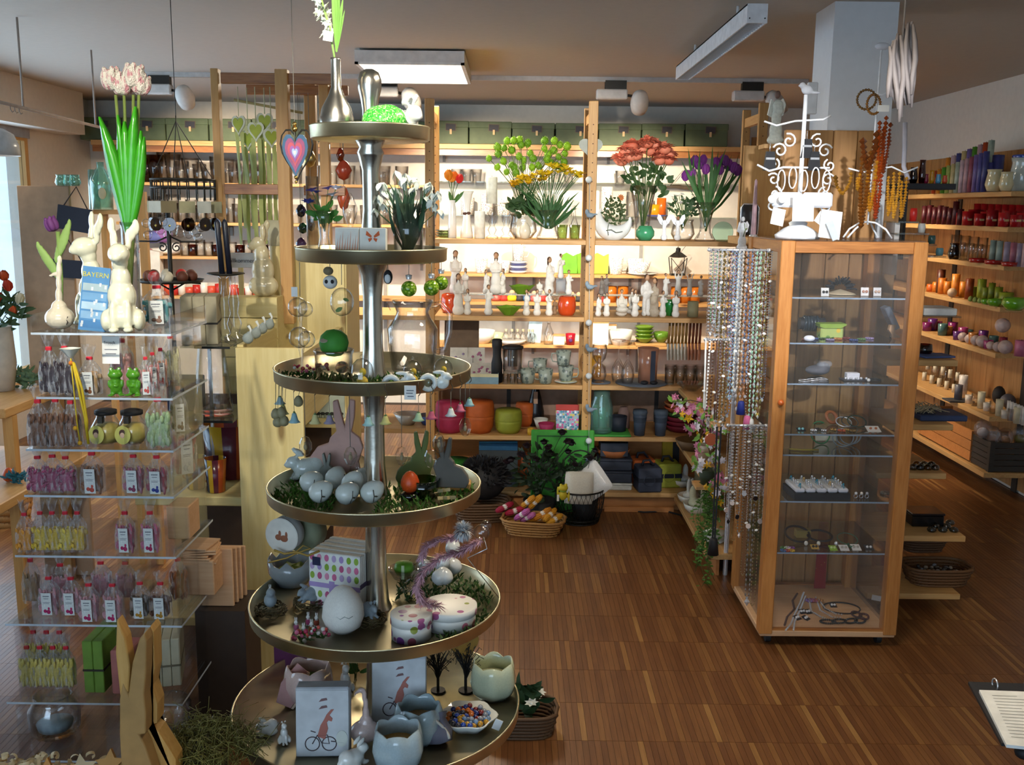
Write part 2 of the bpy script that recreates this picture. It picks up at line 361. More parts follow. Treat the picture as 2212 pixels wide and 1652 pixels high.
win.box(LX-.03,LX+.02,WY1-fw,WY1,WZ0,WZ1).box(LX-.03,LX+.02,WY0,WY0+fw,WZ0,WZ1).box(LX-.03,LX+.02,WY0+fw,WY1-fw,WZ1-.05,WZ1).box(LX-.03,LX+.02,WY0+fw,WY1-fw,WZ0,WZ0+.06)
w1=struct('window_1',win,'pine_z','pine framed shop window in the side wall')
obj('pane',MB().box(LX-.012,LX-.006,WY0+fw,WY1-fw,WZ0+.06,WZ1-.05),'pane',w1)
obj('sill',MB().box(LX-.03,LX+.1,WY0,WY1,WZ0-.03,WZ0),'pine_y',w1)
obj('top_rail',MB().box(LX-0.,LX+.03,WY0,WY1+.02,WZ1-.03,WZ1+.04),'#8d8f94',w1)
PX0=A(1785,4.28,2.).x;PX1=A(1921,4.28,2.).x
pil=struct('pillar',MB().box(PX0,PX1,4.28,4.54,0,CEIL),'pillar_paint','white square pillar clad in boards below')
CT=hz(1800,281,4.22);xb=A(1698,4.22,CT).x;xe=A(1908,4.22,CT).x;nb=4
for i in range(nb):
 a=xb+(xe-xb)*i/nb;b=xb+(xe-xb)*(i+1)/nb
 obj('board',MB().rbox(a+.0015,b-.0015,4.225,4.255,.02,CT,.003),'clad_z',pil)
obj('batten',MB().box(xb,xe,4.255,4.285,CT-.12,CT-.05),'clad_z',pil)
lm=P(760,112,3.85)
def ceiling_box_lamp(label,x0,x1,y0,y1,z0,power,lit=True):
 t=thing('ceiling_lamp',label,'lamp',((x0+x1)/2,(y0+y1)/2,z0))
 hx,hy=(x1-x0)/2,(y1-y0)/2;hh=CEIL-.012-z0
 obj('housing',MB().box(-hx,hx,-hy,hy,.012,hh),'#d8d8d6',t)
 rim=MB()
 for a,b,c,d in((-hx,hx,-hy,-hy+.02),(-hx,hx,hy-.02,hy),(-hx,-hx+.02,-hy,hy),(hx-.02,hx,-hy,hy)):rim.box(a,b,c,d,0,.012)
 obj('rim',rim,'#e6e6e4',t)
 obj('diffuser',MB().box(-hx+.02,hx-.02,-hy+.02,hy-.02,.003,.011),'lamp_on' if lit else '#e8e6e0',t)
 obj('ceiling_plate',MB().box(-hx*.6,hx*.6,-hy*.6,hy*.6,hh,hh+.012),'#c8c8c6',t)
 if power:
  d=bpy.data.lights.new('lamp_light','AREA');d.shape='RECTANGLE';d.size=(x1-x0)*.9;d.size_y=(y1-y0)*.9;d.energy=power;d.color=(1.,.86,.66)
  o=bpy.data.objects.new('lamp_light',d);COL.objects.link(o);o.parent=t;o.location=(0,0,-.004)
glow('lamp_on','#fff2dc',5.)
ceiling_box_lamp('lit rectangular ceiling lamp above the middle of the shop',A(766,5.62,2.47).x,A(1003,5.62,2.47).x,5.62,6.48,2.475,60)
t=thing('louvre_lamp','long white box lamp with louvred underside hanging near the pillar','lamp',(A(1636,4.04,2.46).x,0,0))
y0,y1,z0,z1,hw=4.04,5.76,2.427,2.5,.04
obj('housing',MB().box(-hw,-hw+.006,y0,y1,z0,z1).box(hw-.006,hw,y0,y1,z0,z1).box(-hw,hw,y0,y1,z1-.006,z1).box(-hw,hw,y0-.002,y0,z0,z1).box(-hw,hw,y1,y1+.002,z0,z1),'#e2e3e6',t)
lvm=MB().box(-hw+.006,hw-.006,-.001,.001,.002,.028).mesh('louvre')
for i in range(46):obj('louvre',lvm,'silver',t,(0,y0+(y1-y0)*(i+.5)/46,z0))
for sx in(-1,1):obj('screw',MB().at((sx*.03,y0-.003,z0+.018),rx=PI/2).cyl(.003,-.001,.001,8),'#303030',t)
for yy in(4.4,5.4):obj('hanger',MB().at((0,yy,0)).cyl(.006,z1,CEIL,8),'#d0d0d0',t)
ceiling_box_lamp('small box lamp on the ceiling above the candle shelves',A(2162,7.5,2.47).x,A(2162,7.5,2.47).x+.32,7.5,8.3,2.475,9)
TRY=6.72
tr=obj('lamp_track',MB().box(A(318,TRY,2.54).x,A(1745,TRY,2.54).x,TRY-.018,TRY+.018,CEIL-.03,CEIL),'#b9b7b5')
tag(tr,'grey metal lighting track running across the ceiling','lamp track')
glow('spot_on','#fff0d8',6.)
def spot_parts():
 a=MB().box(-.05,.05,-.017,.017,-.02,.02)
 g=MB().rbox(-.09,.055,-.025,.025,-.065,-.02,.005)
 return a.mesh('adapter'),g.mesh('gear_box')
def spot(label,px,py,target,power,size=.9,Y=TRY,head=None,col=(1.,.83,.62),blend=.6,z=CEIL-.05):
 base=A(px,Y,z)if head is None else Vector(head)
 a,g=kit('spot',spot_parts);t=thing('spot_lamp',label,'spotlight',base,sc=1.4)
 obj('adapter',a,'black_iron',t);obj('gear_box',g,'#c9c6c2',t)
 hp=Vector((.115,0,-.075));d=(Vector(target)-(base+hp*1.4)).normalized();q=d.to_track_quat('-Z','Y')
 obj('arm',MB().tube([(.05,0,-.045),(.085,0,-.05)],.007,6),'black_iron',t)
 hm=kit('egg',lambda:MB().lathe([(0.,.065),(.018,.062),(.034,.045),(.042,.015),(.043,-.02),(.036,-.055),(.034,-.055),(.034,-.048)],20).mesh('egg_head'))
 h=obj('egg_head',hm,'#c8c4be',t,hp);h.rotation_euler=q.to_euler()
 obj('bulb',kit('bulb',lambda:MB().lathe([(0.,-.049),(.033,-.049)],20).mesh('bulb')),'spot_on',h)
 L=bpy.data.lights.new('spot_light','SPOT');L.energy=power;L.spot_size=size;L.spot_blend=blend;L.shadow_soft_size=.035;L.color=col
 o=bpy.data.objects.new('spot_light',L);COL.objects.link(o);o.parent=t;o.location=hp+d*.06;o.rotation_euler=q.to_euler()
spot('egg-shaped spot lamp above the glassware shelves by the window',345,185,(-2.3,8.5,1.25),190,1.5)
spot('egg-shaped spot lamp hidden behind the rabbit on the metal stand',835,185,(-.25,8.5,1.1),260,1.4)
spot('egg-shaped spot lamp on the track above the peony bouquet',1330,190,(.95,8.5,1.1),260,1.4)
spot('egg-shaped spot lamp on the track beside the pillar',1625,195,(2.75,7.,.9),150,1.2)
tag(obj('lamp_track',MB().box(-2.,2.4,1.23,1.266,CEIL-.03,CEIL),'#b9b7b5'),'lighting track near the shop front','lamp track')
spot('spot lamp of the front track aimed at the tiered stand',0,0,(-.38,2.4,1.98),120,.5,head=(-.55,1.25,CEIL-.05),col=(1,.93,.8))
spot('spot lamp of the front track aimed at the glass cabinet',0,0,(1.05,3.8,1.55),330,.5,head=(.85,1.25,CEIL-.05),col=(.95,.97,1.))
spot('spot lamp of the front track aimed at the candy tower',0,0,(-1.12,2.9,1.66),150,.72,head=(-1.3,1.25,CEIL-.05),col=(1,.93,.8))
spot('spot lamp of the front track aimed at the flower board',0,0,(.32,5.5,1.8),560,.4,head=(.2,1.25,CEIL-.05),col=(1,.95,.86))
ceiling_box_lamp('added unseen ceiling lamp brightening the free floor near the shop front',.3,.75,2.,2.9,2.475,20)  # unseen lamp added to brighten floor, cabinet and stand
pd=A(-6,4.3,hz(0,336,4.3));t=thing('pendant_lamp','grey dome pendant lamp hanging by the window','lamp',pd)
obj('shade',MB().lathe([(0.,.115),(.03,.113),(.07,.09),(.088,.045),(.092,0.),(.089,0.),(.085,.045),(.066,.086),(0.,.108)],24),'#b9bcc0/g',t)
obj('bulb',MB().lathe([(0.,.008),(.08,.008)],24),'spot_on',t)
obj('cord',MB().tube([(0,0,.112),(0,0,CEIL-pd.z)],.003,6),'#c8c8c8',t)
r0=A(-20,4.5,2.15);r1=A(216,5.74,2.13)
t=thing('hanging_rail','thin metal hanging rail with small hooks along the window wall','rail',r0)
obj('rail',MB().tube([(0,0,0),r1-r0],.008,8),'#9c8f86',t)
for px in(14,22,30):
 q=r0+(r1-r0)*((px+20)/236.)-r0;obj('hook',MB().tube([q,q+Vector((0,0,-.02)),q+Vector((.008,0,-.034)),q+Vector((.016,0,-.028))],.002,5),'#77706a',t)
for k in(.25,.95):q=(r1-r0)*k;obj('bracket',MB().tube([q,q+Vector((0,0,CEIL-r0.z))],.005,6),'#9c8f86',t)
# ================================================================ small builders used everywhere
def textobj(name,curve,parent,loc,rot=(PI/2,0,0)):
 o=bpy.data.objects.new('tmp',curve);COL.objects.link(o);dg=bpy.context.evaluated_depsgraph_get();me=bpy.data.meshes.new_from_object(o.evaluated_get(dg));bpy.data.objects.remove(o)
 return obj(name,me,None,parent,loc,rot)
def text(name,body,size,mat,parent,loc,rot=(PI/2,0,0)):
 f=bpy.data.curves.new(name,'FONT');f.body=body;f.size=size;f.extrude=.0005;f.align_x='CENTER';f.materials.append(M(mat));return textobj(name,f,parent,loc,rot)
def L(name,label,cat,prof,mat,px,Y,z,n=18,group=None,extra=None,rz=0,wave=None,rx=0,ry=0,part='body'):
 """turned object: profile in pixels of the photograph at distance Y; extra = [(part name, MB in metres, material)]"""
 s=mpp(Y,z);me=MB().lathe([(r*s,h*s)for r,h in prof],n,wave=wave).mesh(name);loc=A(px,Y,z)
 ps=[(part,me,mat,None)]+[(e[0],e[1].mesh(e[0]),e[2],(e[3]if len(e)>3 else None))for e in(extra or[])]
 return put(name,label,cat,ps,loc,rz,1,group,rx=rx,ry=ry)
def vase_prof(h,r,neck=.6,foot=.7,t=1.):
 o=[(0,0),(r*foot,0),(r,h*.3),(r*(neck*.5+.5),h*.6),(r*neck,h*.85),(r*(neck+.12),h)]
 return o+[(a-t if a>t else .01,max(b,1.5))for a,b in reversed(o[1:])]+[(0,1.5)]
def straight(h,r,r2=None,t=1.,b=1.5):
 r2=r if r2 is None else r2
 return[(0,0),(r,0),(r2,h),(r2-t,h),(r-t,b),(0,b)]
def cup_parts(key,h,r,r2,handle=True,t=.003):
 def f():
  ps=[('body',MB().lathe([(0,0),(r*.9,0),(r,.003),(r2,h),(r2-t,h),(r-t,.006),(0,.006)],18).mesh('cup'),'#ffffff/c',None)]
  if handle:ps.append(('handle',MB().tube([(r2*.95,0,h*.82),(r2+h*.26,0,h*.8),(r2+h*.3,0,h*.5),(r2+h*.2,0,h*.25),(r*.98,0,h*.22)],.004,6).mesh('handle'),'#ffffff/c',None))
  return ps
 return kit(key,f)
def flower_mesh(kind):
 def f():
  m=MB();r=random.Random(len(kind)*7)
  if kind=='pompon':
   for i in range(60):
    t=math.acos(1-2*(i+.5)/60);a=i*2.39996;d=Vector((math.sin(t)*math.cos(a),math.sin(t)*math.sin(a),math.cos(t)))
    m.leaf(d*.25,d*1.,.32,(.1,.2,1),.1,2)
   m.ball((0,0,0),.72,8,6)
  elif kind=='peony':
   for k,(n,rr,el)in enumerate(((6,.4,1.2),(9,.75,.75),(12,1.,.35),(12,1.,0.))):
    for i in range(n):
     a=2*PI*(i+.5*k)/n;m.leaf((0,0,-.1),(rr*math.cos(a)*math.cos(el*.5),rr*math.sin(a)*math.cos(el*.5),.55*el+.1),.62,(0,0,1),.28,3)
   m.ball((0,0,0.),(.6,.6,.42),8,6)
  elif kind=='tulip':
   for i in range(6):
    a=2*PI*i/6;o=.36 if i%2 else .42
    vs=[]
    for q,w in((0,.1),(.25,.34),(.6,.36),(.85,.2),(1.,.02)):
     rr=o*math.sin(PI*min(1,.12+q*.72));c=Vector((rr*math.cos(a),rr*math.sin(a),q*1.25));s_=Vector((-math.sin(a),math.cos(a),0))*w
     vs+=[tuple(c-s_),tuple(c*1.02),tuple(c+s_)]
    fs=[]
    for k in range(4):fs+=[(k*3,k*3+1,k*3+4,k*3+3),(k*3+1,k*3+2,k*3+5,k*3+4)]
    m.add(vs,fs,True)
  elif kind=='bell':
   for i in range(3):
    a=2*PI*i/3;m.leaf((0,0,0),(.45*math.cos(a),.45*math.sin(a),-1.),.6,(math.cos(a),math.sin(a),.3),.18,3)
   m.ball((0,0,-.25),(.16,.16,.3),6,5)
  elif kind=='daisy':
   for i in range(7):
    a=2*PI*i/7;m.leaf((0,0,0),(math.cos(a),math.sin(a),.3),.6,(0,0,1),.1,2)
   m.ball((0,0,.1),(.25,.25,.2),6,4)
  elif kind=='star':
   for i in range(5):
    a=2*PI*i/5;m.leaf((0,0,0),(math.cos(a),math.sin(a),.45),.5,(0,0,1),.1,2)
   m.lathe([(.1,0.),(.22,.3),(.3,.4)],6)
  return m.mesh('flower_head')
 return kit('fl_'+kind,f)
def bouquet(name,label,px,Y,z,heads,kind,hr,hmat,base=(0,0),stem=1.2,smat='#4c6b33',leaves=(),lmat='#3c6a2c',depth=8,ry=.3,leafw=7,seed=1,lcurl=.12,cat='bouquet'):
 """heads / leaves: pixel offsets (dx, dz[, size]) from the foot of the bunch at column px; each head is a part"""
 r=random.Random(seed);s=mpp(Y,z);t=thing(name,label,cat,A(px,Y,z));st=MB();hm=flower_mesh(kind);b=Vector((base[0]*s,0,base[1]*s))
 for i,hd in enumerate(heads):
  k=hd[2]if len(hd)>2 else 1.
  p=Vector((hd[0]*s,r.uniform(-depth,depth)*s,hd[1]*s));mid=b*.5+p*.5+Vector(((p.x-b.x)*-.1,0,(p.z-b.z)*.08))
  bb=b+Vector((r.uniform(-2,2)*s,r.uniform(-2,2)*s,0));st.tube([bb,mid,p],stem*s*.5,4)
  hmi=hmat if isinstance(hmat,str)else hmat[i%len(hmat)]
  obj('flower_head',hm,hmi,t,p,(r.uniform(-ry,ry),r.uniform(-ry,ry)+(p.x-b.x)*1.2,r.uniform(0,6)),hr*s*k*r.uniform(.88,1.1))
 if leaves:
  lf=MB()
  for l in leaves:
   x0,z0,x1,z1=l[:4];w=l[4]if len(l)>4 else leafw
   lf.leaf((x0*s,r.uniform(-3,3)*s,z0*s),(x1*s,r.uniform(-depth,depth)*s,z1*s),w*s,(r.uniform(-1,1),-1,r.uniform(-.3,.3)),lcurl,4)
  obj('leaves',lf,lmat,t)
 if st.v:obj('stems',st,smat,t)
 return t
def rand_leaves(n,cx,cz,rx_,rz_,ln,seed=3,up=.6):
 r=random.Random(seed);out=[]
 for i in range(n):
  a=r.uniform(0,2*PI);q=math.sqrt(r.random());x=cx+rx_*q*math.cos(a);z=cz+rz_*q*math.sin(a);b=r.uniform(0,2*PI)
  out.append((x,z,x+ln*math.cos(b),z+ln*(math.sin(b)*(1-up)+up)))
 return out
def figure_parts(v):
 def f():
  B=[((0,0,.1),(.155,.12,.14)),((0,0,.28),(.125,.1,.22)),((0,0,.46),(.1,.08,.18)),((0,0,.62),(.105,.075,.13)),((0,0,.76),(.03,.03,.07))]
  if v=='front':B+=[((-.12,-.02,.6),(.035,.04,.12)),((.12,-.02,.6),(.035,.04,.12)),((-.06,-.09,.52),(.08,.03,.03)),((.06,-.09,.52),(.08,.03,.03))]
  if v=='up':B+=[((-.13,0,.78),(.03,.03,.15),0,0),((.13,0,.78),(.03,.03,.15)),((-.2,0,.93),(.025,.025,.1)),((.2,0,.93),(.025,.025,.1))]
  if v=='side':B+=[((.11,-.03,.6),(.035,.045,.12)),((.03,-.1,.55),(.1,.03,.03)),((.02,-.07,.4),(.1,.09,.12))]
  if v=='child':B+=[((-.11,-.03,.6),(.035,.05,.1)),((.1,-.08,.56),(.09,.05,.05)),((.06,-.11,.66),(.05,.05,.07))]
  if v=='sit':B=[((0,0,.12),(.22,.2,.14)),((0,-.12,.25),(.24,.2,.13)),((0,.03,.5),(.15,.11,.22)),((-.17,-.04,.5),(.05,.06,.15)),((.17,-.04,.5),(.05,.06,.15)),((0,-.15,.42),(.16,.06,.05)),((0,.03,.76),(.045,.045,.06))]
  if v=='man':B=[((-.055,0,.06),(.05,.09,.06)),((.055,0,.06),(.05,.09,.06)),((-.055,0,.25),(.05,.055,.24)),((.055,0,.25),(.05,.055,.24)),((0,0,.5),(.11,.08,.12)),((0,0,.64),(.125,.085,.14)),((0,0,.77),(.035,.035,.06)),((-.14,-.02,.6),(.04,.04,.13)),((.12,-.08,.55),(.1,.045,.04))]
  body=blob('body',B,.022,3)
  hd=(0,-.005,.875)if v!='sit' else(0,.02,.875)
  head=MB().ball(hd,(.055,.06,.072),10,8).ball((hd[0],hd[1]-.058,hd[2]-.008),(.012,.014,.018),6,4).mesh('head')
  hr=MB().ball((hd[0],hd[1]+.018,hd[2]+.018),(.064,.058,.068),10,8)
  if v in('front','side'):hr.ball((hd[0],hd[1]+.05,hd[2]-.06),(.05,.035,.1),8,6)
  if v in('child','up'):hr.ball((hd[0],hd[1]+.05,hd[2]+.05),.032,8,6)
  return[('body',body,'bisque',None),('head',head,'#b78f6c',None),('hair',hr.mesh('hair'),'#4a3222',1)]
 return kit('fig_'+v,f)
def fig(label,px,top,Y,z,v='front',rz=0,mats=None,wide=1.,name='figurine'):
 h=(hz(px,top,Y)-z);return put(name,label,'figurine',figure_parts(v),A(px,Y,z),rz,(h*wide,h*wide,h*1.05),mats=mats)
def candle(label,px,Y,z,w,h,col,group=None):
 s=mpp(Y,z);r=w*s/2;hh=h*s
 return put('candle',label,'candle',[('wax',MB().lathe([(0,0),(r,0),(r,hh-r*.1),(r*.93,hh),(r*.6,hh-r*.12),(0,hh-r*.14)],16).mesh('wax'),col,None),('wick',MB().tube([(0,0,hh-r*.15),(.001,0,hh+.008)],.0012,5).mesh('wick'),'#2c2620',None)],A(px,Y,z),group=group)
 # ================================================================ back wall shelving
FY,RY=5.44,5.83
BZ=[1.536,1.114,.731,.437,.11];T=.026
xa,xm,xc=A(929,FY,1.3).x,A(1273,FY,1.3).x,A(1629,FY,1.3).x
def holed_post(w,d,h):
 m=MB().rbox(-w/2,w/2,-d/2,d/2,0,h,.003)
 return m
unit=thing('display_shelf','tall pine display shelf with five boards full of figurines and crockery','shelf',(0,0,0))
for x,top in((xa,hz(929,213,FY)),(xm,hz(1273,218,FY)),(xc,hz(1629,222,FY))):
 for yy,w in((FY,.05),(RY,.045)):
  p=obj('post',holed_post(w,.03,min(top,CEIL-.005)-0.),'pine_z',unit,(x,yy,0))
  hb=MB()
  for k in range(40):hb.at((x*0,-.0152,.2+k*.05),rx=PI/2).cyl(.0035,-.0004,.0006,6)
  obj('peg_hole',hb,'#5a3a1e',p)['kind']='stuff'
 obj('cross_rail',MB().box(x-.012,x+.012,FY+.015,RY-.015,top-.1,top-.05),'pine_y',unit)
for zb in BZ:
 for x0,x1 in((xa,xm),(xm,xc)):obj('board',MB().rbox(x0+.025,x1-.025,FY-.012,RY+.02,zb-T,zb,.002),'pine',unit)
for x0,x1 in((xa,xm),(xm,xc)):
 obj('back_panel',MB().box(x0+.02,x1-.02,RY+.02,RY+.03,BZ[4],BZ[3]-T),'plywood',unit)
 obj('plinth',MB().box(x0+.02,x1-.02,FY+.03,FY+.05,0.,BZ[4]-T),'plywood',unit);obj('back_panel',MB().box(x0+.02,x1-.02,RY+.0205,RY+.03,BZ[3],BZ[2]-T),'#97765e',unit);obj('shelf_rail',MB().box((x0+x1)/2-.012,(x0+x1)/2+.012,RY+.01,RY+.02,BZ[3],BZ[2]-T),'#2f2a26',unit)
x9=A(640,FY,1.3).x
unit2=thing('low_shelf','pine low shelf bay with bowls seen past the metal stand','shelf',(0,0,0))
obj('post',holed_post(.05,.03,1.15),'pine_z',unit2,(x9,FY,0));obj('post',holed_post(.045,.03,1.15),'pine_z',unit2,(x9,RY,0))
for zb in(1.114,.8,.47,.11):obj('board',MB().rbox(x9+.025,xa-.028,FY-.012,RY+.02,zb-T,zb,.002),'pine',unit2)
WYF=8.26;wx0,wx1=A(930,WYF,1.3).x,A(1602,WYF,1.3).x;wl=lambda px:A(px,WYF,1.6).x
def wall_board(label,x0,x1,z,y0=WYF,mat='pine',t=.024,step=.85,lip=False):
 o=thing('wall_shelf',label,'shelf',((x0+x1)/2,BACKY,z));hw=(x1-x0)/2
 obj('board',MB().rbox(-hw,hw,y0-BACKY,-.004,-t,0,.002),mat,o)
 if lip:obj('apron',MB().box(-hw,hw,y0-BACKY+.03,y0-BACKY+.05,-t-.05,-t),'larch',o)
 k=max(1,int((x1-x0)/step))
 for i in range(k+1):
  xx=-hw+.06+(2*hw-.12)*i/k;obj('bracket',MB().at((xx,0,0)).box(-.006,.006,y0-BACKY+.06,-.004,-t-.018,-t).box(-.012,.012,-.012,-.003,-t-.09,-t),'#8c8a86',o)
 return o
wall_board('long top board carrying the green storage boxes',wl(212),2.25,2.216,8.2,'pine',.04,1.3,True)
for lab,p0,z in(('wall board with tall clear vases by the window wall',232,1.884),('wall board with glass jars and tumblers by the window wall',250,1.561),('wall board with folded cloths behind the wire stand',305,1.281),('wall board with little red things behind the wire stand',305,.948)):wall_board(lab,wl(p0),wx0-.04,z)
for lab,z in(('wall board with dotted cups behind the figurines',1.163),('wall board with toys behind the green bowls',.927),('wall board with white tableware behind the patterned cups',.566)):wall_board(lab,wx0-.02,wx1,z)
for zz,lab in((1.923,'upper glass wall shelf with little glass bowls'),(1.648,'lower glass wall shelf with dotted mugs')):
 o=thing('glass_shelf',lab,'shelf',((wx0+wx1)/2,BACKY,zz));hw=(wx1-wx0)/2-.02
 obj('pane',MB().box(-hw,hw,-.2,-.004,-.008,0),'shelf_glass',o)
 for q in(-.4,0.,.4):obj('bracket',MB().box(q-.006,q+.006,-.18,-.003,-.02,-.008).box(q-.01,q+.01,-.012,-.003,-.08,-.008),'#9a9894',o)
for i,q in enumerate((A(830,8.5,1.3).x,A(1110,8.5,1.).x,A(1383,8.5,1.).x,A(490,8.5,1.3).x)):
 tag(obj('wall_rail',MB().box(q-.014,q+.014,BACKY-.014,BACKY-.001,.3,2.),'#8c8a86'),('slotted shelf rail on the wall behind the metal stand','slotted shelf rail on the wall behind the glass teapot','slotted shelf rail on the wall behind the wine glasses','slotted shelf rail on the wall by the heart garlands')[i],'rail')
def green_box():
 w,d,h=.238,.24,.125
 b=MB().rbox(-w/2,w/2,-d/2,d/2,0,h-.02,.003);l=MB().rbox(-w/2-.003,w/2+.003,-d/2-.003,d/2+.003,h-.036,h,.003)
 s=MB().at((.02,-d/2-.006,h-.035),ry=.05).box(-.027,.027,-.003,.001,-.017,.017);p=MB().at((.02,-d/2-.01,h-.06)).box(-.006,.006,-.003,.006,-.013,.014)
 f=MB().at((.02,-d/2-.0065,h-.035),ry=.05).box(-.03,.03,-.001,.001,-.02,.02)
 return[('carton',b.mesh('carton'),'#4f5b3e',None),('lid',l.mesh('lid'),'#525f41',None),('slate',s.mesh('slate'),'#2b2a30',None),('slate_frame',f.mesh('slate_frame'),'#5e4d3a',2),('peg',p.mesh('peg'),'#c9a878',None)]
gb=kit('gbox',green_box);k=0;x=wl(232)
while x<1.8:
 put('storage_box',ordinal(k)+' dark green storage box from the window end of the top board','box',gb,(x,8.38,2.217),RND.uniform(-.02,.02),(1.43,1.3,RND.uniform(1.38,1.46)),'green boxes on the top board');x+=.352;k+=1
z1=BZ[0]+.001;Y1=5.6
white_vase=[(0,0),(9,0),(9,30),(8,60),(6,72),(8,80),(7,80),(5,72),(5,20),(0,20)]
L('vase','slim white vase holding orange and red tulips','vase',white_vase,'ceramic_white',977,5.56,z1)
bouquet('tulip_bunch','orange and red tulips in the slim white vase',977,5.56,z1,[(-8,122),(5,122),(13,116),(-2,118)],'tulip',17,['#e08a1c','#e0711a','#c8201c','#e8901e'],(0,70),2,leaves=[(0,72,26,100),(0,72,-8,100),(2,75,14,95)],leafw=8,seed=4)
L('vase','flared white vase with a dark bow beside the tulip vase','vase',[(0,0),(14,0),(13,12),(9,35),(7,55),(8,72),(12,92),(15,99),(13,99),(9,85),(5,60),(5,20),(0,20)],'ceramic_white',1008,5.62,z1,extra=[('bow',MB().at((0,-.02,.135)).ball((-.01,0,0),(.012,.006,.008),8,6).ball((.012,0,.002),(.012,.006,.008),8,6),'#4a2c20')])
candle('white pillar candle standing on the board beside the flared vase',1036,5.54,z1,23,58,'#f2efe0/k')
L('candle_holder','clear glass candle stick of stacked balls carrying a pillar candle','candle holder',[(0,0),(13,0),(13,4),(5,8),(10,18),(5,27),(9,36),(5,44),(10,52),(6,60),(5,66),(16,70),(16,72),(0,72)],'glass',1063,5.56,z1)
candle('tall white pillar candle on the clear glass stick',1062,5.56,z1+73*mpp(5.56),24,56,'#f2f0da/k')
L('candle_holder','empty clear glass candle stick of stacked balls','candle holder',[(0,0),(12,0),(12,4),(5,8),(10,18),(5,27),(9,36),(5,44),(10,52),(6,60),(5,66),(15,74),(14,76),(0,70)],'glass',1093,5.6,z1)
for i in range(3):L('glass_plate','green glass dish, %s of the small stack beside the post'%('lowest','middle','topmost')[i],'dish',[(0,0),(12,0),(22,5),(21,6),(12,1.5),(0,1.5)],'glass_green',962,5.6,z1+i*.014,group='green glass dishes')
gp=[(-78,168),(-60,150),(-58,178),(-60,156+35),(-47,162),(-46,190),(-40,140),(-40,205),(-30,155),(-30,186),(-26,205),(-24,150),(-14,172),(-14,206),(-10,196),(-6,150),(-4,165),(4,200),(10,180),(14,150),(16,168),(28,154),(40,190),(40,206),(45,168),(48,178),(55,160),(60,186),(60,205),(70,172),(72,197),(80,150),(82,162),(84,180),(88,195),(-20,138),(66,154)]
bouquet('chrysanthemum_bunch','bunch of lime green pompon flowers on long bare stems',1133,5.62,z1,gp,'pompon',10.5,['#7fae1e','#8dbb22','#6f9e1a'],(-4,50),1.4,'#5a6a34',depth=14,seed=5)
bouquet('leaf_ball','dark green leafy bundle under the pompon flowers',1128,5.6,z1,[],'daisy',4,'#335522',leaves=rand_leaves(70,2,66,30,20,16,8,.3),lmat='#2c4a22',leafw=10,depth=14,cat='plant')
L('vase','round clear glass vase under the pompon flowers','vase',vase_prof(52,30,.85,.6),'glass',1130,5.62,z1)
L('egg_ornament','small cream ornament egg in front of the round glass vase','ornament',[(0,0),(9,2),(13,14),(11,26),(5,34),(0,36)],'#e8dfc8/c',1134,5.5,z1)
r_=random.Random(9);yp=[(r_.uniform(-78,78),0)for _ in range(58)];yp=[(x,124+14*math.cos((x-10)/50)+r_.uniform(-9,9)+(8 if x>0 else-6))for x,_ in yp]
bouquet('narcissus_bunch','bunch of small bright yellow flowers with a fan of green leaves',1184,5.54,z1,yp,'star',14,['#f0cc14','#e6b80e','#f4d826'],(0,30),1.2,'#3f6a34',leaves=[(r_.uniform(-6,6),22,r_.uniform(-62,70),r_.uniform(66,104),6)for _ in range(40)],lmat='#2f5a2a',depth=12,seed=6)
L('vase','flared clear glass vase with the yellow flowers','vase',[(0,0),(24,0),(26,4),(18,20),(16,40),(26,62),(25,62),(15,40),(16,20),(22,6),(0,6)],'glass',1184,5.54,z1)
for i,px in enumerate((1214,1241)):L('votive_glass',('olive green votive glass beside the yellow flowers','olive green votive glass against the shelf post')[i],'votive',straight(30,10,12),'glass_green',px,5.62,z1)
L('bottle','pale glass bottle with a pink stem behind the yellow flowers','bottle',[(0,0),(11,0),(11,22),(3,45),(2.5,70),(1.5,70),(2,45),(10,21),(0,2)],'glass',1240,5.72,z1)
L('vase','clear round glass vase with dark leaves behind the post','vase',vase_prof(45,16,.8),'glass',1296,5.75,z1)
s=mpp(5.55,z1)
def crescent(m):
 for i in range(25):
  a=math.radians(150+210*i/24);th=math.sin(PI*i/24);R0=34
  m.ball((R0*math.cos(a)*s,0,(48+R0*math.sin(a))*s),(3+15*th**1.2)*s,10,8)
cp=blob('crescent',[],.006,3,crescent)
ob=put('crescent_planter','white glazed crescent moon planter with painted tendrils','planter',[('pot',cp,'#dfe3e2/c',None),('tendril',MB().tube([(-20*s,-.052,20*s),(-8*s,-.058,22*s),(2*s,-.056,16*s),(16*s,-.05,18*s)],.0018,5).tube([(-14*s,-.05,34*s),(-16*s,-.055,22*s),(-14*s,-.05,10*s)],.0018,5).mesh('tendril'),'#3f5238',None)],A(1326,5.55,z1))
bouquet('trailing_plant','small leaved trailing plant growing in the crescent planter',1322,5.55,z1,[],'daisy',3,'#fff',leaves=rand_leaves(130,2,58,24,32,8,12,.2)+[(10,40,42,44),(20,44,48,40)],lmat='#3d4f28',leafw=4.5,depth=7,cat='plant')
pe=[(-52,166),(-42,186),(-30,196),(-20,176),(-8,190),(2,202),(12,186),(20,200),(30,176),(40,190),(52,180),(50,168),(30,166),(-34,174)]
lv=rand_leaves(60,6,120,52,34,16,14,.4)
bouquet('peony_bunch','bunch of coral orange peonies with dark leaves',1388,5.58,z1,pe,'peony',23,['#e88a6c','#ee9678','#df7a5c'],(0,20),2.,'#45652f',leaves=lv,lmat='#2e4d22',leafw=10,depth=12,seed=8)
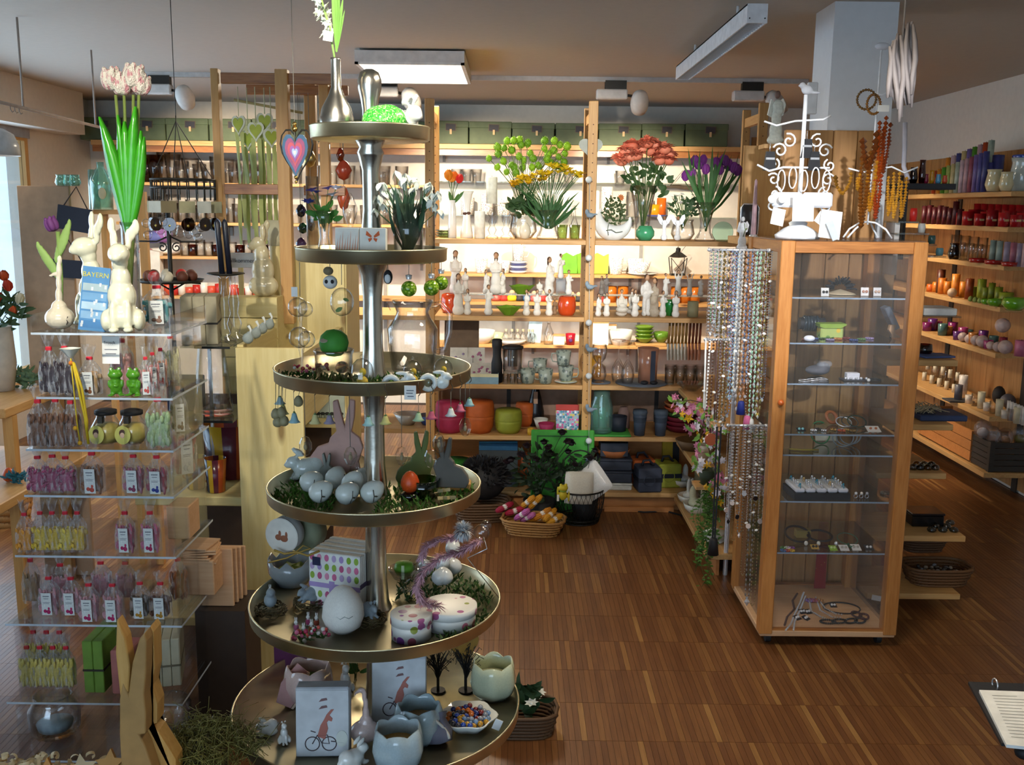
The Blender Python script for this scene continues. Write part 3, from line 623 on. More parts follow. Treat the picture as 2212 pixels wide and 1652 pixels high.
L('vase','tall flared clear glass vase holding the peonies','vase',[(0,0),(14,0),(16,30),(20,70),(29,115),(28,115),(19,70),(14,30),(12,5),(0,5)],'glass',1386,5.6,z1)
L('glass_bowl','sparkling sea green glass bowl below the peonies','bowl',[(0,0),(12,0),(20,10),(20,20),(13,31),(11,31),(17,20),(17,11),(10,4),(0,4)],'#3f8f64/g',1393,5.5,z1)
for i,(px,rz)in enumerate(((1434,.1),(1463,-.1))):
 s=mpp(5.5,z1);h=58*s
 def ang():
  b=blob('body',[((0,0,.12),(.13,.1,.12)),((0,0,.3),(.085,.07,.2)),((0,0,.5),(.075,.06,.18)),((0,0,.66),(.1,.06,.1)),((.05,-.06,.6),(.05,.03,.06))],.02,3)
  w=MB()
  for sx in(-1,1):w.prism([(sx*.03,.55),(sx*.16,.62),(sx*.27,.82),(sx*.24,.97),(sx*.14,.93),(sx*.05,.75)][::sx],.04,.07)
  return[('body',b,'#e6e8ea',None),('wings',w.mesh('wings'),'#e6e8ea',None),('head',MB().ball((0,0,.83),(.055,.055,.07),10,8).mesh('head'),'#8a6243',None)]
 put('angel_figurine',('white winged angel nearer the sea green bowl','white winged angel nearer the tulip vase')[i],'figurine',kit('ang',ang),A(px,5.5,z1),rz,h,'white angel figurines')
wf=[(r_.uniform(-38,38),r_.uniform(72,98))for _ in range(26)]
bouquet('white_flower_bunch','low bunch of small white flowers behind the white angels',1474,5.66,z1,wf,'daisy',6,'#e9ece8',(0,20),1.2,leaves=rand_leaves(60,0,66,34,20,14,18,.5),lmat='#34502e',leafw=6,depth=12,seed=9)
L('vase','squat clear bowl vase with the small white flowers','vase',vase_prof(44,26,.8),'glass',1474,5.66,z1)
tu=[(-50,126),(-38,132),(-28,156),(-18,150),(-8,140),(-14,160),(18,152),(24,140),(34,158),(42,148),(30,160),(60,138),(50,144)]
tl=[(r_.uniform(-4,4),50,x,zt,8)for x,zt in((-60,170),(-46,196),(-34,184),(-22,192),(-10,188),(6,202),(20,190),(34,196),(48,182),(64,186),(78,170),(-54,150),(70,150))]
bouquet('tulip_bunch','bunch of violet tulips with long upright leaves',1524,5.56,z1,tu,'tulip',19,['#7a2f86','#8a3a94','#6b2878'],(0,20),1.6,'#3f6b35',leaves=tl,lmat='#37632b',depth=10,seed=10)
L('vase','waisted clear glass vase holding the violet tulips','vase',[(0,0),(22,0),(23,3),(13,18),(11,36),(15,60),(21,82),(20,82),(14,60),(9,36),(11,18),(18,5),(0,5)],'glass',1522,5.56,z1)
put('glass_disc','round frosted glass disc standing on the top board','ornament',[('disc',MB().prism([(.058*math.cos(a),.05+.058*math.sin(a))for a in[math.radians(-60+300*i/24)for i in range(25)]],-.008,.008).mesh('disc'),'glass_aqua',None)],A(1560,5.52,z1))
put('driftwood_hanger','driftwood stick hung on two cords on the wall','wall decoration',[('stick',MB().tube([(-.13,0,0),(-.06,0,.006),(.04,0,-.004),(.13,0,.004)],[.006,.011,.012,.007],7).mesh('stick'),'#8f7a64',None),('cord',MB().tube([(-.1,0,0),(-.02,0,.1),(.09,0,0)],.002,5).mesh('cord'),'#5f4c3c',None)],A(1480,8.5,hz(1480,405,8.5)),sc=1.38)
for i,(px,w,h,c)in enumerate(((1428,20,40,'#c7601c'),(1414,24,26,'#d89018'))):L('tealight_glass',('orange and red layered candle glass on the wall shelf','low yellow candle glass on the wall shelf')[i],'candle',straight(h,w/2),c+'/g',px,8.42,1.649)
L('saucer','blue rimmed saucer on the wall shelf','saucer',[(0,0),(18,0),(24,4),(23,5),(0,2)],'#4a4f86/c',1418,8.4,1.646)
put('sun_stake','little orange sun on a stick behind the crescent planter','ornament',[('sun',MB().prism([((.022 if i%2 else .014)*math.cos(2*PI*i/20),(.022 if i%2 else .014)*math.sin(2*PI*i/20))for i in range(20)],-.003,.003).mesh('sun'),'#b5651f',None),('stick',MB().tube([(0,0,-.02),(0,0,-.16)],.002,5).mesh('stick'),'#6b4a2a',None)],A(1341,5.72,hz(1341,427,5.72)))
for i,px in enumerate((986,1008,1030,1200,1228,1340,1500)):
 L('glass_bowl',ordinal(i)+' little clear glass bowl from the post on the upper glass shelf','bowl',straight(26,9,12),'glass',px,8.44,1.924,n=12)
spotted('dotted','#f3efe6',['#b0342c','#2c3c86','#d89a2a','#3a7a4a','#4a3a34'],90,.3,.25)
for i,(px,h,r)in enumerate(((1052,44,13),(1088,34,14),(1310,62,12),(1226,40,10),(1010,36,14))):
 L('dotted_mug',('tall dotted mug behind the white candle','dotted mug behind the glass candle stick','tall dotted vase just past the shelf post','small dotted pot behind the yellow flowers','dotted mug behind the flared white vase')[i],'mug',straight(h,r,r*1.05,1.5),'dotted',px,8.43,1.649)
for i,px in enumerate((1366,1400)):L('glass_jar',('clear storage jar behind the peony vase','clear low jar behind the peony vase')[i],'jar',straight((52,34)[i],14),'glass',px,8.44,1.649)
z2=BZ[1]+.001;YF,YB=5.5,5.66;zr=hz(1100,634,YB)
def riser(label,pa,pb):
 a,b=A(pa,YB,zr).x,A(pb,YB,zr).x;t=thing('glass_riser',label,'riser',((a+b)/2,YB,z2));h=zr-z2;hw=(b-a)/2
 obj('pane',MB().box(-hw,hw,-.05,.05,h-.006,h),'shelf_glass',t)
 for q in(-hw+.02,hw-.02):obj('leg',MB().box(q-.004,q+.004,-.05,.05,0,h-.006),'shelf_glass',t)
riser('glass step behind the figurines in the first bay',972,1245);riser('glass step behind the figurines in the second bay',1295,1545)
G='#c9c2b4'
for lab,px,top,v,rz in(('front row robed figurine with bowed head nearest the metal stand',990,591,'front',.3),('small girl figurine beside the bowed one',1010,624,'front',-.2),('kneeling pair figurine hugging beside the lower green bowl',1055,615,'child',.4),('girl figurine with clasped hands beside the lower green bowl',1137,625,'side',-.4),('girl figurine holding a book in the front row',1160,625,'front',.2),('girl figurine with raised chin in the front row',1186,625,'child',-.5)):
 fig(lab,px,top,YF,z2,v,rz)
fig('tiny brown child figurine beside the orange jar',1198,642,YF+.04,z2,'front',.2,{'body':'#8a6a4a'})
for lab,px,top,v,rz in(('tallest figurine with folded hands nearest the shelf post',984,541,'front',.2),('figurine with two buns on the glass step',1005,579,'front',-.3),('figurine in profile on the glass step behind the kneeling pair',1050,582,'side',.5),('tall figurine holding flowers with her hair up',1071,545,'front',0),('figurine with a red bird behind the tall flower holder',1086,580,'side',-.5),('expectant mother figurine with long hair',1186,555,'side',.6),('figurine with a violet posy on the glass step',1228,583,'child',.2),('small seated figurine behind the upper green bowl',1165,603,'sit',.1)):
 fig(lab,px,top,YB,zr,v,rz)
blk=A(1211,YB,zr);h=hz(1211,601,YB)-zr
tag(obj('glass_block',MB().rbox(-.028,.028,-.028,.028,0,h,.002),'shelf_glass',None,blk),'clear glass block under the flute player','riser')
fig('flute player figurine standing on a glass block',1211,548,YB,zr+h,'child',.9)
def facet_bowl():
 m=MB().lathe([(0,0),(.35,0),(1.,.62),(.95,.62),(.3,.05),(0,.05)],8,smooth=False,wave=lambda r,z,a:(r,z+(.05*math.cos(4*a)if r>.9 else 0)))
 return[('bowl',m.mesh('bowl'),'#5f8a1e',None)]
for lab,px,Y,z,r in(('folded green bowl on the glass step',1127,YB-.01,zr,29),('folded green bowl on the board below',1099,YF,z2,29)):
 put('green_bowl',lab,'bowl',kit('facet',facet_bowl),A(px,Y,z),.2,r*mpp(Y,z),mats={'bowl':'#6b961f'})
jar=[(0,0),(15,0),(19,8),(20,22),(18,38),(15,41),(12,39),(0,39)]
L('orange_jar','round orange jar beside the second shelf post','jar',jar,'#c8461a/c',1224,YF+.03,z2);L('orange_jar','round orange jar behind the front figurine by the first post','jar',jar,'#c8461a/c',972,YF+.1,z2)
for lab,px,top,v,rz,mt in(('linked girls figurine, slimmer of the pair beside the post',1292,634,'side',.5,None),('linked girls figurine, the one facing forward',1310,632,'front',-.2,None),('father figurine seated with a child on his lap',1342,625,'sit',.1,{'body':'#d6cfc0'}),('girl figurine holding a basket before the seated pair',1371,625,'front',.3,None),('man figurine of the standing couple with baby',1395,592,'man',.4,{'body':'#d9d6ce'}),('woman figurine of the standing couple in beige',1412,600,'side',-.6,{'body':'#b3a48e'}),('girl figurine with hands at her mouth beside the green jar',1431,628,'child',.3,None),('girl figurine hugging herself beside the cream votive',1459,628,'front',-.2,None)):
 fig(lab,px,top,YF,z2,v,rz,mt)
for lab,px,top,v,rz,mt in(('grey embracing couple figurine, the taller one',1310,592,'man',.2,{'body':'#77706a'}),('grey embracing couple figurine, the one with curly hair',1299,596,'side',-.4,{'body':'#7f776e'}),('girl figurine reading on the second glass step',1437,590,'child',.4,None),('figurine with both arms flung up',1464,583,'up',0,None),('figurine reaching up beside the arms-up one',1489,592,'up',.5,None),('figurine cradling something at the end of the step',1513,595,'child',-.4,None)):
 fig(lab,px,top,YB,zr,v,rz,mt)
fig('old man figurine behind the seated father',1365,622,YF+.12,z2,'sit',.6)
L('green_jar','small bright green jar behind two girl figurines','jar',[(0,0),(14,0),(16,30),(14,34),(0,34)],'#1f7d34/c',1446,YF+.08,z2)
L('votive','cream speckled votive at the end of the figurine row','votive',straight(33,12),'#b9b48c',1496,YF+.02,z2)
t=thing('lantern','black metal lantern with a wire handle above the arms-up figurine','lantern',A(1463,8.35,1.164));s=mpp(8.35,1.164)
fr=MB()
for sx in(-1,1):
 for sy in(-1,1):fr.tube([(sx*13*s,sy*13*s,0),(sx*17*s,sy*17*s,38*s)],.004,5)
for sx in(-1,1):fr.tube([(sx*13*s,-13*s,2*s),(-sx*17*s,-17*s,38*s)],.0025,4)
fr.box(-15*s,15*s,-15*s,15*s,0,3*s);obj('frame',fr,'black_iron',t)
obj('roof',MB().lathe([(.05,38*s),(20*s,40*s),(9*s,48*s),(5*s,50*s),(5*s,58*s),(0,60*s)],4,smooth=False),'black_iron',t)
obj('handle',MB().tube([(-6*s,0,50*s),(2*s,0,66*s),(14*s,0,72*s),(18*s,0,66*s),(6*s,0,50*s)],.002,5),'black_iron',t)
zd=1.164
for i,(px,h,r)in enumerate(((1120,36,13),(1085,26,18),(1040,30,14),(1372,34,18),(1330,36,16))):
 put('dotted_cup',('dotted cup standing on the striped plates','dotted bowl behind the flower holding figurine','dotted cup behind the figurine in profile','red rimmed dotted box cup behind the couple','large dotted cup behind the grey couple')[i],'cup',cup_parts('dc%d'%i,h*mpp(8.4),r*mpp(8.4)*.8,r*mpp(8.4),i in(0,4)),A(px,8.38,zd+(.105 if i==0 else 0)),.3,mats={'body':'dotted','handle':'dotted'})
for i in range(5):L('striped_plate','blue striped plate, %s of the stack under the dotted cup'%ordinal(i),'plate',[(0,0),(14,0),(20,5),(19,6),(0,2.5)],('#dfe0e6/c','#39406e/c')[i%2],1120,8.38,zd+i*.02,group='striped plates')
L('dotted_bowl','dotted bowl on a saucer behind the standing couple','bowl',[(0,0),(8,0),(14,10),(20,26),(18,26),(12,10),(0,4)],'dotted',1386,8.32,zd+.012);L('saucer','white saucer under the dotted bowl','saucer',[(0,0),(20,0),(34,4),(33,5),(0,2)],'#efece4/c',1388,8.34,zd)
for i,(px,c)in enumerate(((1230,'#5f9f1f'),(1296,'#9fc23a'),(1262,'#6aa522'))):
 put('gift_bag',('bright green printed paper bag behind the flute player','lime printed paper bag past the shelf post','green printed paper bag against the wall behind the post')[i],'bag',[('bag',MB().at(rx=-.08).prism([(-.045,0),(.045,0),(.05,.12),(.02,.105),(-.02,.125),(-.05,.11)],-.02,.02).mesh('bag'),c,None)],A(px,8.43,zd),.1*i,1.4)
spotted('toy_print','#b5242c',['#f0e0c8','#1c1c22','#d8a020','#2a7a7a','#d84a9a'],60,.42,.35)
for i,px in enumerate((1072,1088,1106,1122,1138,1154,1172,1236,1250)):
 r2=random.Random(i);put('toy_doll',ordinal(i)+' little printed doll from the metal stand on the toy board','toy',kit('doll',lambda:[('body',MB().lathe([(0,0),(.5,.02),(.55,.3),(.38,.55),(.34,.62)],12).mesh('body'),'#b5242c',None),('head',MB().ball((0,0,.8),.3,10,8).mesh('head'),'#d8b08a',None)]),A(px,8.4,.928),0,.07+.016*r2.random(),mats={'body':('toy_print','#c8302c','#d8c020','#2a2a30','#3a6a9a')[i%5]})
for i,px in enumerate((1320,1345,1480,1500,1460)):L('amber_glass',ordinal(i)+' amber candle glass from the shelf post on the toy board','candle',straight(34,11,12),'#b5651c/g',px,8.4,.928)
zw=.567
L('bowl','large white bowl with a little handle behind the gift cards','bowl',[(0,0),(14,0),(24,12),(28,28),(26,28),(22,13),(0,4)],'ceramic_white',1042,8.36,zw);L('bowl','pale green bowl behind the black bottle','bowl',straight(20,14,18),'#c9d6a8/c',1070,8.42,zw)
for i,px in enumerate((1093,1106,1118,1130,1142,1150)):L('spice_bottle',ordinal(i)+' little corked glass bottle from the black bottle','bottle',[(0,0),(6,0),(6,18),(3,23),(3,28),(2,28),(2,23),(5,17),(0,2)],'glass',px,8.38,zw,n=10,extra=[('cork',MB().cyl(.011,.1,.12,8),'#d8c8a8')],group='corked bottles')
L('dish','shallow white dish in front of the corked bottles','dish',[(0,0),(20,0),(32,9),(30,10),(0,3)],'ceramic_white',1106,8.31,zw)
put('book','pale blue book leaning behind the corked bottles','book',[('cover',MB().at(rx=-.15,ry=.08).box(-.04,.04,-.008,.008,0,.13).mesh('cover'),'#b5d0dc',None),('pages',MB().at(rx=-.15,ry=.08).box(-.037,.042,-.006,.006,.003,.127).mesh('pages'),'paper',None)],A(1153,8.43,zw),sc=1.4)
L('glass_bottle','clear bottle with a glass stopper on the tableware board','bottle',[(0,0),(11,0),(11,25),(4,40),(3,46),(2,46),(3,40),(9,24),(0,2)],'glass',1185,8.33,zw,extra=[('stopper',MB().ball((0,0,.19),.018,8,6),'glass')])
put('white_box','small white box with a wooden lid on the tableware board','box',[('carton',MB().rbox(-.034,.034,-.03,.03,0,.055,.003).mesh('carton'),'#f0ece4',None),('lid',MB().rbox(-.037,.037,-.033,.033,.055,.062,.001).mesh('lid'),'pine',None)],A(1207,8.32,zw),sc=1.4)
L('votive','red votive with a violet flower beside the white box','votive',straight(24,9,11),'#a3182c/g',1232,8.32,zw,extra=[('flower',MB().at((0,-.042,.04)).ball((0,0,0),(.016,.004,.016),8,6),'#5a2a6a')])
for i,(px,w,h)in enumerate(((1293,20,48),(1313,17,40))):put('white_lantern',('white glowing box lantern with wooden lid past the post','lower white box lantern with wooden lid')[i],'box',[('box',MB().rbox(-w*mpp(8.4),w*mpp(8.4),-.04,.04,0,h*mpp(8.4),.003).mesh('box'),'#f3ede2',None),('lid',MB().rbox(-w*mpp(8.4)-.003,w*mpp(8.4)+.003,-.043,.043,h*mpp(8.4),h*mpp(8.4)+.008,.001).mesh('lid'),'pine',None)],A(px,8.33+.1*i,zw))
L('bowl','white footed bowl behind the wine glasses','bowl',[(0,0),(18,0),(24,16),(26,32),(24,32),(20,16),(0,4)],'ceramic_white',1340,8.35,zw)
for i in range(4):L('green_dish','leaf green bowl, %s of the stack on the tableware board'%ordinal(i),'bowl',[(0,0),(10,0),(19,9),(21,12),(19,12),(9,3),(0,3)],'#6c8f2a/c',1392,8.35,zw+.022+i*.032,group='green bowls')
tag(obj('wooden_tray',MB().rbox(-.13,.13,-.08,.09,0,.02,.003),'pine',None,A(1404,8.34,zw)),'wooden board under the green bowls','tray')
L('green_dish','green leaf shaped bowl beside the stacked green bowls','bowl',[(0,0),(8,0),(16,10),(18,22),(16,22),(8,4),(0,4)],'#5f8a2a/c',1428,8.38,zw+.022)
z3=BZ[2]+.001
s=mpp(5.5,z3);t=thing('card_box','open card box with pale blue front and raised lid showing flower cards','card box',A(1012,5.55,z3),0.)
x0,x1=-60*s,66*s
obj('tray',MB().box(x0,x1,-.12,-.115,0,22*s).box(x0,x1,.1,.105,0,26*s).box(x0,x0+.004,-.115,.1,0,22*s).box(x1-.004,x1,-.115,.1,0,22*s).box(x0,x1,-.115,.1,0,.004),'#7f9fae',t)
obj('tray_rim',MB().box(x0,x1,-.1215,-.12,15*s,22*s),'#d9d2a8',t)
obj('lid',MB().at((0,.105,26*s),rx=-.25).box(x0+.01,x1-.12,0,.006,0,108*s),'#6b543c',t)
for i,(cx,cy_,cz,tl)in enumerate(((-.1,-.07,10,-.9),(-.03,-.02,16,-.75),(.05,-.06,12,-.95),(.11,-.05,12,-.95),(-.06,.04,30,-.5),(.04,.045,30,-.5))):
 c=obj('card',MB().at((cx,cy_,cz*s),rx=tl).box(-.05,.05,0,.002,0,.11),'#d6d2c6',t)
 pr=MB();r2=random.Random(i)
 for k in range(6):pr.at((cx,cy_,cz*s),rx=tl).ball((r2.uniform(-.02,.03),-.0005,r2.uniform(.03,.08)),(.008,.001,.008),6,4)
 obj('print',pr,('#a8648c','#9c8aa8','#b06a8a')[i%3],c)['kind']='stuff'
L('bottle','tall matt black bottle beside the card box','bottle',[(0,0),(12,0),(12,42),(9,56),(9,72),(11,78),(11,92),(8,94),(0,94)],'#1c1b1d',1073,5.5,z3)
s=mpp(5.5,z3);t=thing('tea_press','clear tea maker with a metal sieve and black lid','tea maker',A(1107,5.5,z3+.062))
obj('glass_body',MB().lathe([(0,0),(21*s,0),(22*s,50*s),(21*s,50*s),(20*s,2*s),(0,2*s)],18),'glass',t)
obj('sieve',MB().cyl(11*s,12*s,48*s,14),'#8d8f90/t',t);obj('lid',MB().lathe([(0,50*s),(23*s,50*s),(23*s,55*s),(12*s,58*s),(0,58*s)],18),'#1b1b1c',t)
def tumbler(key,h,r,r2):return kit(key,lambda:[('glass',MB().lathe([(0,0),(r,0),(r2,h),(r2-.0015,h),(r-.002,.006),(0,.006)],14).mesh('glass'),'glass',None)])
k=0
for row in range(2):
 for i in range(3):
  put('tumbler',ordinal(k)+' small clear tumbler under the tea maker','glass',tumbler('tb',.058,.017,.019),A(1092+i*15,5.46+row*.05,z3),group='tumblers under the tea maker');k+=1
tag(obj('glass_tray',MB().rbox(-.075,.095,-.06,.06,0,.004,.001),'shelf_glass',None,A(1107,5.5,z3+.0575)),'small glass plate on the tumblers under the tea maker','tray')
spotted('retro_print','#98a193',['#66716a','#727d72','#5f6b66'],42,.4,.3)
cp=cup_parts('retro',.082,.034,.044)
for lab,px,Y,zz,rz,sc in(('patterned grey green cup beside the tumblers',1140,5.48,z3,2.6,1),('patterned grey green cup in the middle of the row',1178,5.48,z3,2.8,1),('patterned grey green cup standing behind the others',1166,5.66,z3+.03,3.,1.),('lower patterned cup on the square saucer',1222,5.5,z3+.014,0,1.05),('upper patterned cup stacked on another',1217,5.5,z3+.102,PI,1.)):
 put('patterned_cup',lab,'cup',cp,A(px,Y,zz),rz,sc,'patterned grey green cups',{'body':'retro_print','handle':'#97a092/c'})
tag(obj('saucer',MB().lathe([(0,0),(.035,0),(.066,.01),(.063,.013),(0,.004)],20),'#b8c0b4/c',None,A(1222,5.5,z3)),'pale saucer under the stacked patterned cups','saucer')
goblet=[(0,0),(15,0),(15,1.5),(2,4),(1.6,40),(6,46),(13,60),(15,76),(12,92),(11,92),(13,76),(11,62),(2,48),(0,46)]
for i,(px,Y)in enumerate(((1337,5.52),(1358,5.48))):L('wine_glass',('upturned wine glass further from the vest vase','upturned wine glass touching the vest vase')[i],'glass',goblet,'glass',px,Y,z3+92*mpp(Y,z3)+.006,rx=PI)
L('hourglass','clear double cup like an hourglass beside the post','glass',[(0,0),(14,0),(17,18),(14,34),(6,42),(14,52),(18,68),(15,82),(14,82),(17,68),(13,52),(4,42),(12,32),(15,18),(12,2),(0,2)],'glass',1293,5.5,z3+.006)
for i,(px,r)in enumerate(((1293,26),(1385,56))):L('placemat',('small round grey felt mat under the hourglass','large round grey felt mat under the wine glasses')[i],'mat',[(0,0),(r,0),(r,2),(0,2)],'#5f6670',px,5.52,z3,n=28)
s=mpp(5.5,z3);t=thing('vest_vase','salmon ceramic vase painted with a dark blue tie and black shoes','vase',A(1398,5.5,z3+.006))
obj('body',MB().lathe([(0,0),(20*s,0),(21*s,40*s),(23*s,76*s),(22*s,76*s),(18*s,6*s),(0,6*s)],22),'#b37d63/c',t)
obj('tie',MB().at((8*s,-20.5*s,0)).box(-5*s,5*s,-2*s,.5*s,6*s,72*s),'#2c3648',t)
for q in(-9,11):obj('shoe',MB().ball((q*s,-22*s,4*s),(9*s,8*s,4.5*s),10,6),'#17181c',t)
for i in range(10):
 px=1444+i*7.4;wht=i<6;Y=5.52
 top=hz(px,690,Y);bot=hz(px,776,Y);hh=top-bot
 put('kitchen_spoon',(ordinal(i)+' white spatula from the vest vase, hanging by its brown handle')if wht else(ordinal(i-6)+' salmon spatula after the white ones, hanging by its brown handle'),'kitchen tool',[('blade',MB().at((0,0,0),ry=-.18).prism([(-.016,0.),(.012,-.005),(.018,.03),(.014,hh*.42),(-.012,hh*.42),(-.022,.04)],-.004,.004).mesh('blade'),'#d8d4c6' if wht else '#c98a6c',None),('handle',MB().tube([(-.015,0,hh*.4),(-.006,0,hh*.7),(0,0,hh)],[.008,.0065,.006],6).mesh('handle'),'#8a6426' if wht else '#7a3b1c',None)],Vector((A(px,Y,bot).x,Y,bot)),1.15,group='white hanging spatulas' if wht else 'salmon hanging spatulas')
tag(obj('spoon_rail',MB().tube([A(1436,5.52,BZ[1]-T-.006),A(1520,5.52,BZ[1]-T-.006)],.005,6),'#8a8a88'),'thin rail under the figurine board carrying the spatulas','rail')
k=0
for row in range(2):
 for i in range(4):put('tumbler',ordinal(k)+' clear ribbed tumbler from the vest vase beneath the spatulas','glass',tumbler('tb2',.095,.026,.032),A(1446+i*22,5.5+row*.1,z3),group='tumblers beneath the spatulas');k+=1
L('amber_cup','yellow cup behind the hourglass glass','cup',straight(44,14),'#cf9222/g',1284,5.74,z3)
z4=BZ[3]+.001
def lid_bowl(lab,px,Y,w,h,c):
 s=mpp(Y,z4);r=w*s/2;hh=h*s
 put('lidded_bowl',lab,'bowl',[('bowl',MB().lathe([(0,0),(r*.75,0),(r*.95,hh*.18),(r,hh*.45),(r,hh*.55),(r*.93,hh*.55),(0,hh*.5)],24).mesh('bowl'),c,None),('lid',MB().lathe([(r*1.02,hh*.56),(r*1.02,hh*.66),(r*.98,hh*.9),(r*.9,hh),(0,hh)],24).mesh('lid'),c,None)],A(px,Y,z4))
lid_bowl('magenta lidded bowl beside the first shelf post',972,5.52,62,66,'#a82a4e');lid_bowl('large orange lidded bowl',1036,5.52,62,68,'#bb5a1e');lid_bowl('lime lidded bowl with a dark fleck on top',1098,5.52,58,50,'#92982e');lid_bowl('smaller orange lidded bowl standing further back',1133,5.7,40,50,'#bb5a1e')
L('flask','black conical bottle with a hanging paper tag','bottle',[(0,0),(20,0),(19,30),(12,62),(6,84),(6,96),(0,96)],'#161517/g',1156,5.72,z4,extra=[('tag',MB().at((0,-.035,.17),rx=-.2).box(-.012,.012,-.001,.001,-.035,.035),'#b08a6c')])
L('bowl','white small bowl behind the magenta one','bowl',[(0,0),(9,0),(16,22),(15,22),(8,3),(0,3)],'#dcdacd/c',1168,5.62,z4);L('bowl','tilted magenta bowl beside the foil packet','bowl',[(0,0),(10,0),(18,22),(17,22),(9,3),(0,3)],'#a82a55',1180,5.5,z4)
L('yellow_pot','little yellow cup beside the lime bowl','cup',straight(14,7),'#c99a1e',1146,5.46,z4,n=12)
spotted('foil','#9fb4c0',['#d85a9a','#e8f0f4','#5a7f9c','#d8c25a','#3f8fa0'],70,.5,.12)
s=mpp(5.5,z4);put('foil_packet','shiny printed foil packet with a red header','packet',[('packet',MB().at(rx=-.14).prism([(-24*s,0),(24*s,0),(25*s,48*s),(-25*s,48*s)],-.012,.012).mesh('packet'),'foil',None),('header',MB().at(rx=-.14).box(-25*s,25*s,-.006,.006,48*s,61*s).mesh('header'),'#b5372c',None)],A(1225,5.52,z4))
L('storage_jar','tall clear jar with a green tinted foot past the post','jar',[(0,0),(24,0),(25,8),(25,55),(18,78),(18,92),(17,92),(16,78),(23,54),(22,6),(0,6)],'glass_aqua',1298,5.5,z4+.012)
for i,(px,Y,r,h,c)in enumerate(((1282,5.66,10,50,'#d8d0c8'),(1302,5.66,9,44,'#c9c4bc'),(1346,5.66,14,46,'#9c7f78'))):L('ceramic_bell',('white ceramic bell behind the tall jar','slim ceramic bell behind the tall jar','mauve pot behind the black bowl')[i],'ornament',[(0,0),(r,0),(r,h*.5),(r*.6,h),(0,h)],c,px,Y,z4)
L('bowl','navy blue straight bowl beside the tall jar','bowl',straight(32,18,20,2),'#1d2331',1334,5.54,z4+.012)
tag(obj('cutting_board',MB().rbox(-.13,.13,-.11,.08,0,.011,.003),'#3f9436',None,A(1310,5.53,z4)),'green cutting board lying under the tall jar','board')
for i,px in enumerate((1381,1426)):
 L('travel_cup',('slate blue lidded travel cup nearer the navy bowl','slate blue lidded travel cup nearer the corner bowls')[i],'cup',[(0,0),(11,0),(15,48),(0,48)],'#3d4858',px,5.48,z4,extra=[('lid',MB().lathe([(15.5*mpp(5.5),47*mpp(5.5)),(16.5*mpp(5.5),50*mpp(5.5)),(15*mpp(5.5),57*mpp(5.5)),(0,57*mpp(5.5))],18),'#46525f'),('grip_band',MB().lathe([(13.5*mpp(5.5),28*mpp(5.5)),(15.2*mpp(5.5),41*mpp(5.5))],18),'#323c4a')])
for i,c in enumerate(('#7d1c2e','#8a2034','#932a3c','#3c5a2c','#b05028','#b86a3a')):L('salad_bowl','%s bowl, %s from the bottom of the corner stack'%(('dark red','dark red','crimson','moss green','rust','rust')[i],ordinal(i)),'bowl',[(0,0),(22,0),(36,14),(34,15),(20,3),(0,3)],c,1470,5.6,z4+i*.026,group='stacked corner bowls')
z5=BZ[4]+.001
def slab(name,lab,cat,parts,loc,rz=0,rx=0,ry=0):return put(name,lab,cat,[(n,m.mesh(n),c,p)for n,m,c,p in parts],loc,rz,rx=rx,ry=ry)
s=mpp(5.5,z5)
L('tub','green lidded orange tub standing behind the grey wooden rabbit','tub',[(0,0),(24,0),(30,30),(0,30)],'#b5521e',985,5.6,z5,extra=[('lid',MB().lathe([(30*s,29*s),(33*s,30*s),(33*s,52*s),(0,52*s)],22),'#2f7d2a')])
L('tub','green and orange tub on the low shelf behind the metal stand pole','tub',[(0,0),(24,0),(30,30),(0,30)],'#b5521e',905,5.6,z5,extra=[('lid',MB().lathe([(30*s,29*s),(33*s,30*s),(33*s,52*s),(0,52*s)],22),'#2f7d2a')])
L('tub','orange cup between the books and the green board','tub',straight(60,16,18,2),'#a24f22',1130,5.66,z5)
for i,(Y,c,h,lab)in enumerate(((5.53,'#3d474d',78,'grey tea book with a title on its cover'),(5.57,'#2f6f9c',90,'blue book behind the grey tea book'),(5.6,'#3a86ac',92,'paler blue book at the back of the three'))):
 t=thing('book',lab,'book',A(1076,Y,z5),.03*i,rx=-.1);w=42*s
 obj('cover',MB().box(-w,w,-.012,-.009,0,h*s).box(-w,w,.009,.012,0,h*s).box(-w,-w+.003,-.009,.009,0,h*s),c,t);obj('pages',MB().box(-w+.003,w-.004,-.009,.009,.003,h*s-.003),'#cfcabd',t)
 if i==0:
  f=bpy.data.curves.new('title','FONT');f.body='TEA';f.size=.05;f.extrude=.0006;f.align_x='CENTER';f.materials.append(M('#14181c'))
  o=textobj('title',f,t,(-.01,-.0128,h*s-.065))
  obj('cover_picture',MB().box(-.05,.06,-.0128,-.012,.02,.09),'#6f8a86',t)
s=mpp(5.38,.1);t=thing('tray_board','big green chopping board with a juice groove leaning against the shelf','board',A(1213,5.395,.001),rx=-.045)
hb=hz(1213,932,5.38);wv=68*s
obj('board',MB().rbox(-wv,wv,0,.014,0,hb,.006),'#3f9a34',t)
g=12*s;gm=MB()
for a,b,c,d in((-wv+g,wv-g,hb-g-.008,hb-g),(-wv+g,-wv+g+.008,.06,hb-g),(wv-g-.008,wv-g,.06,hb-g),(-wv+g,wv-g,.06,.068)):gm.box(a,b,-.0012,0.,c,d)
obj('groove',gm,'#1f5c22',t)
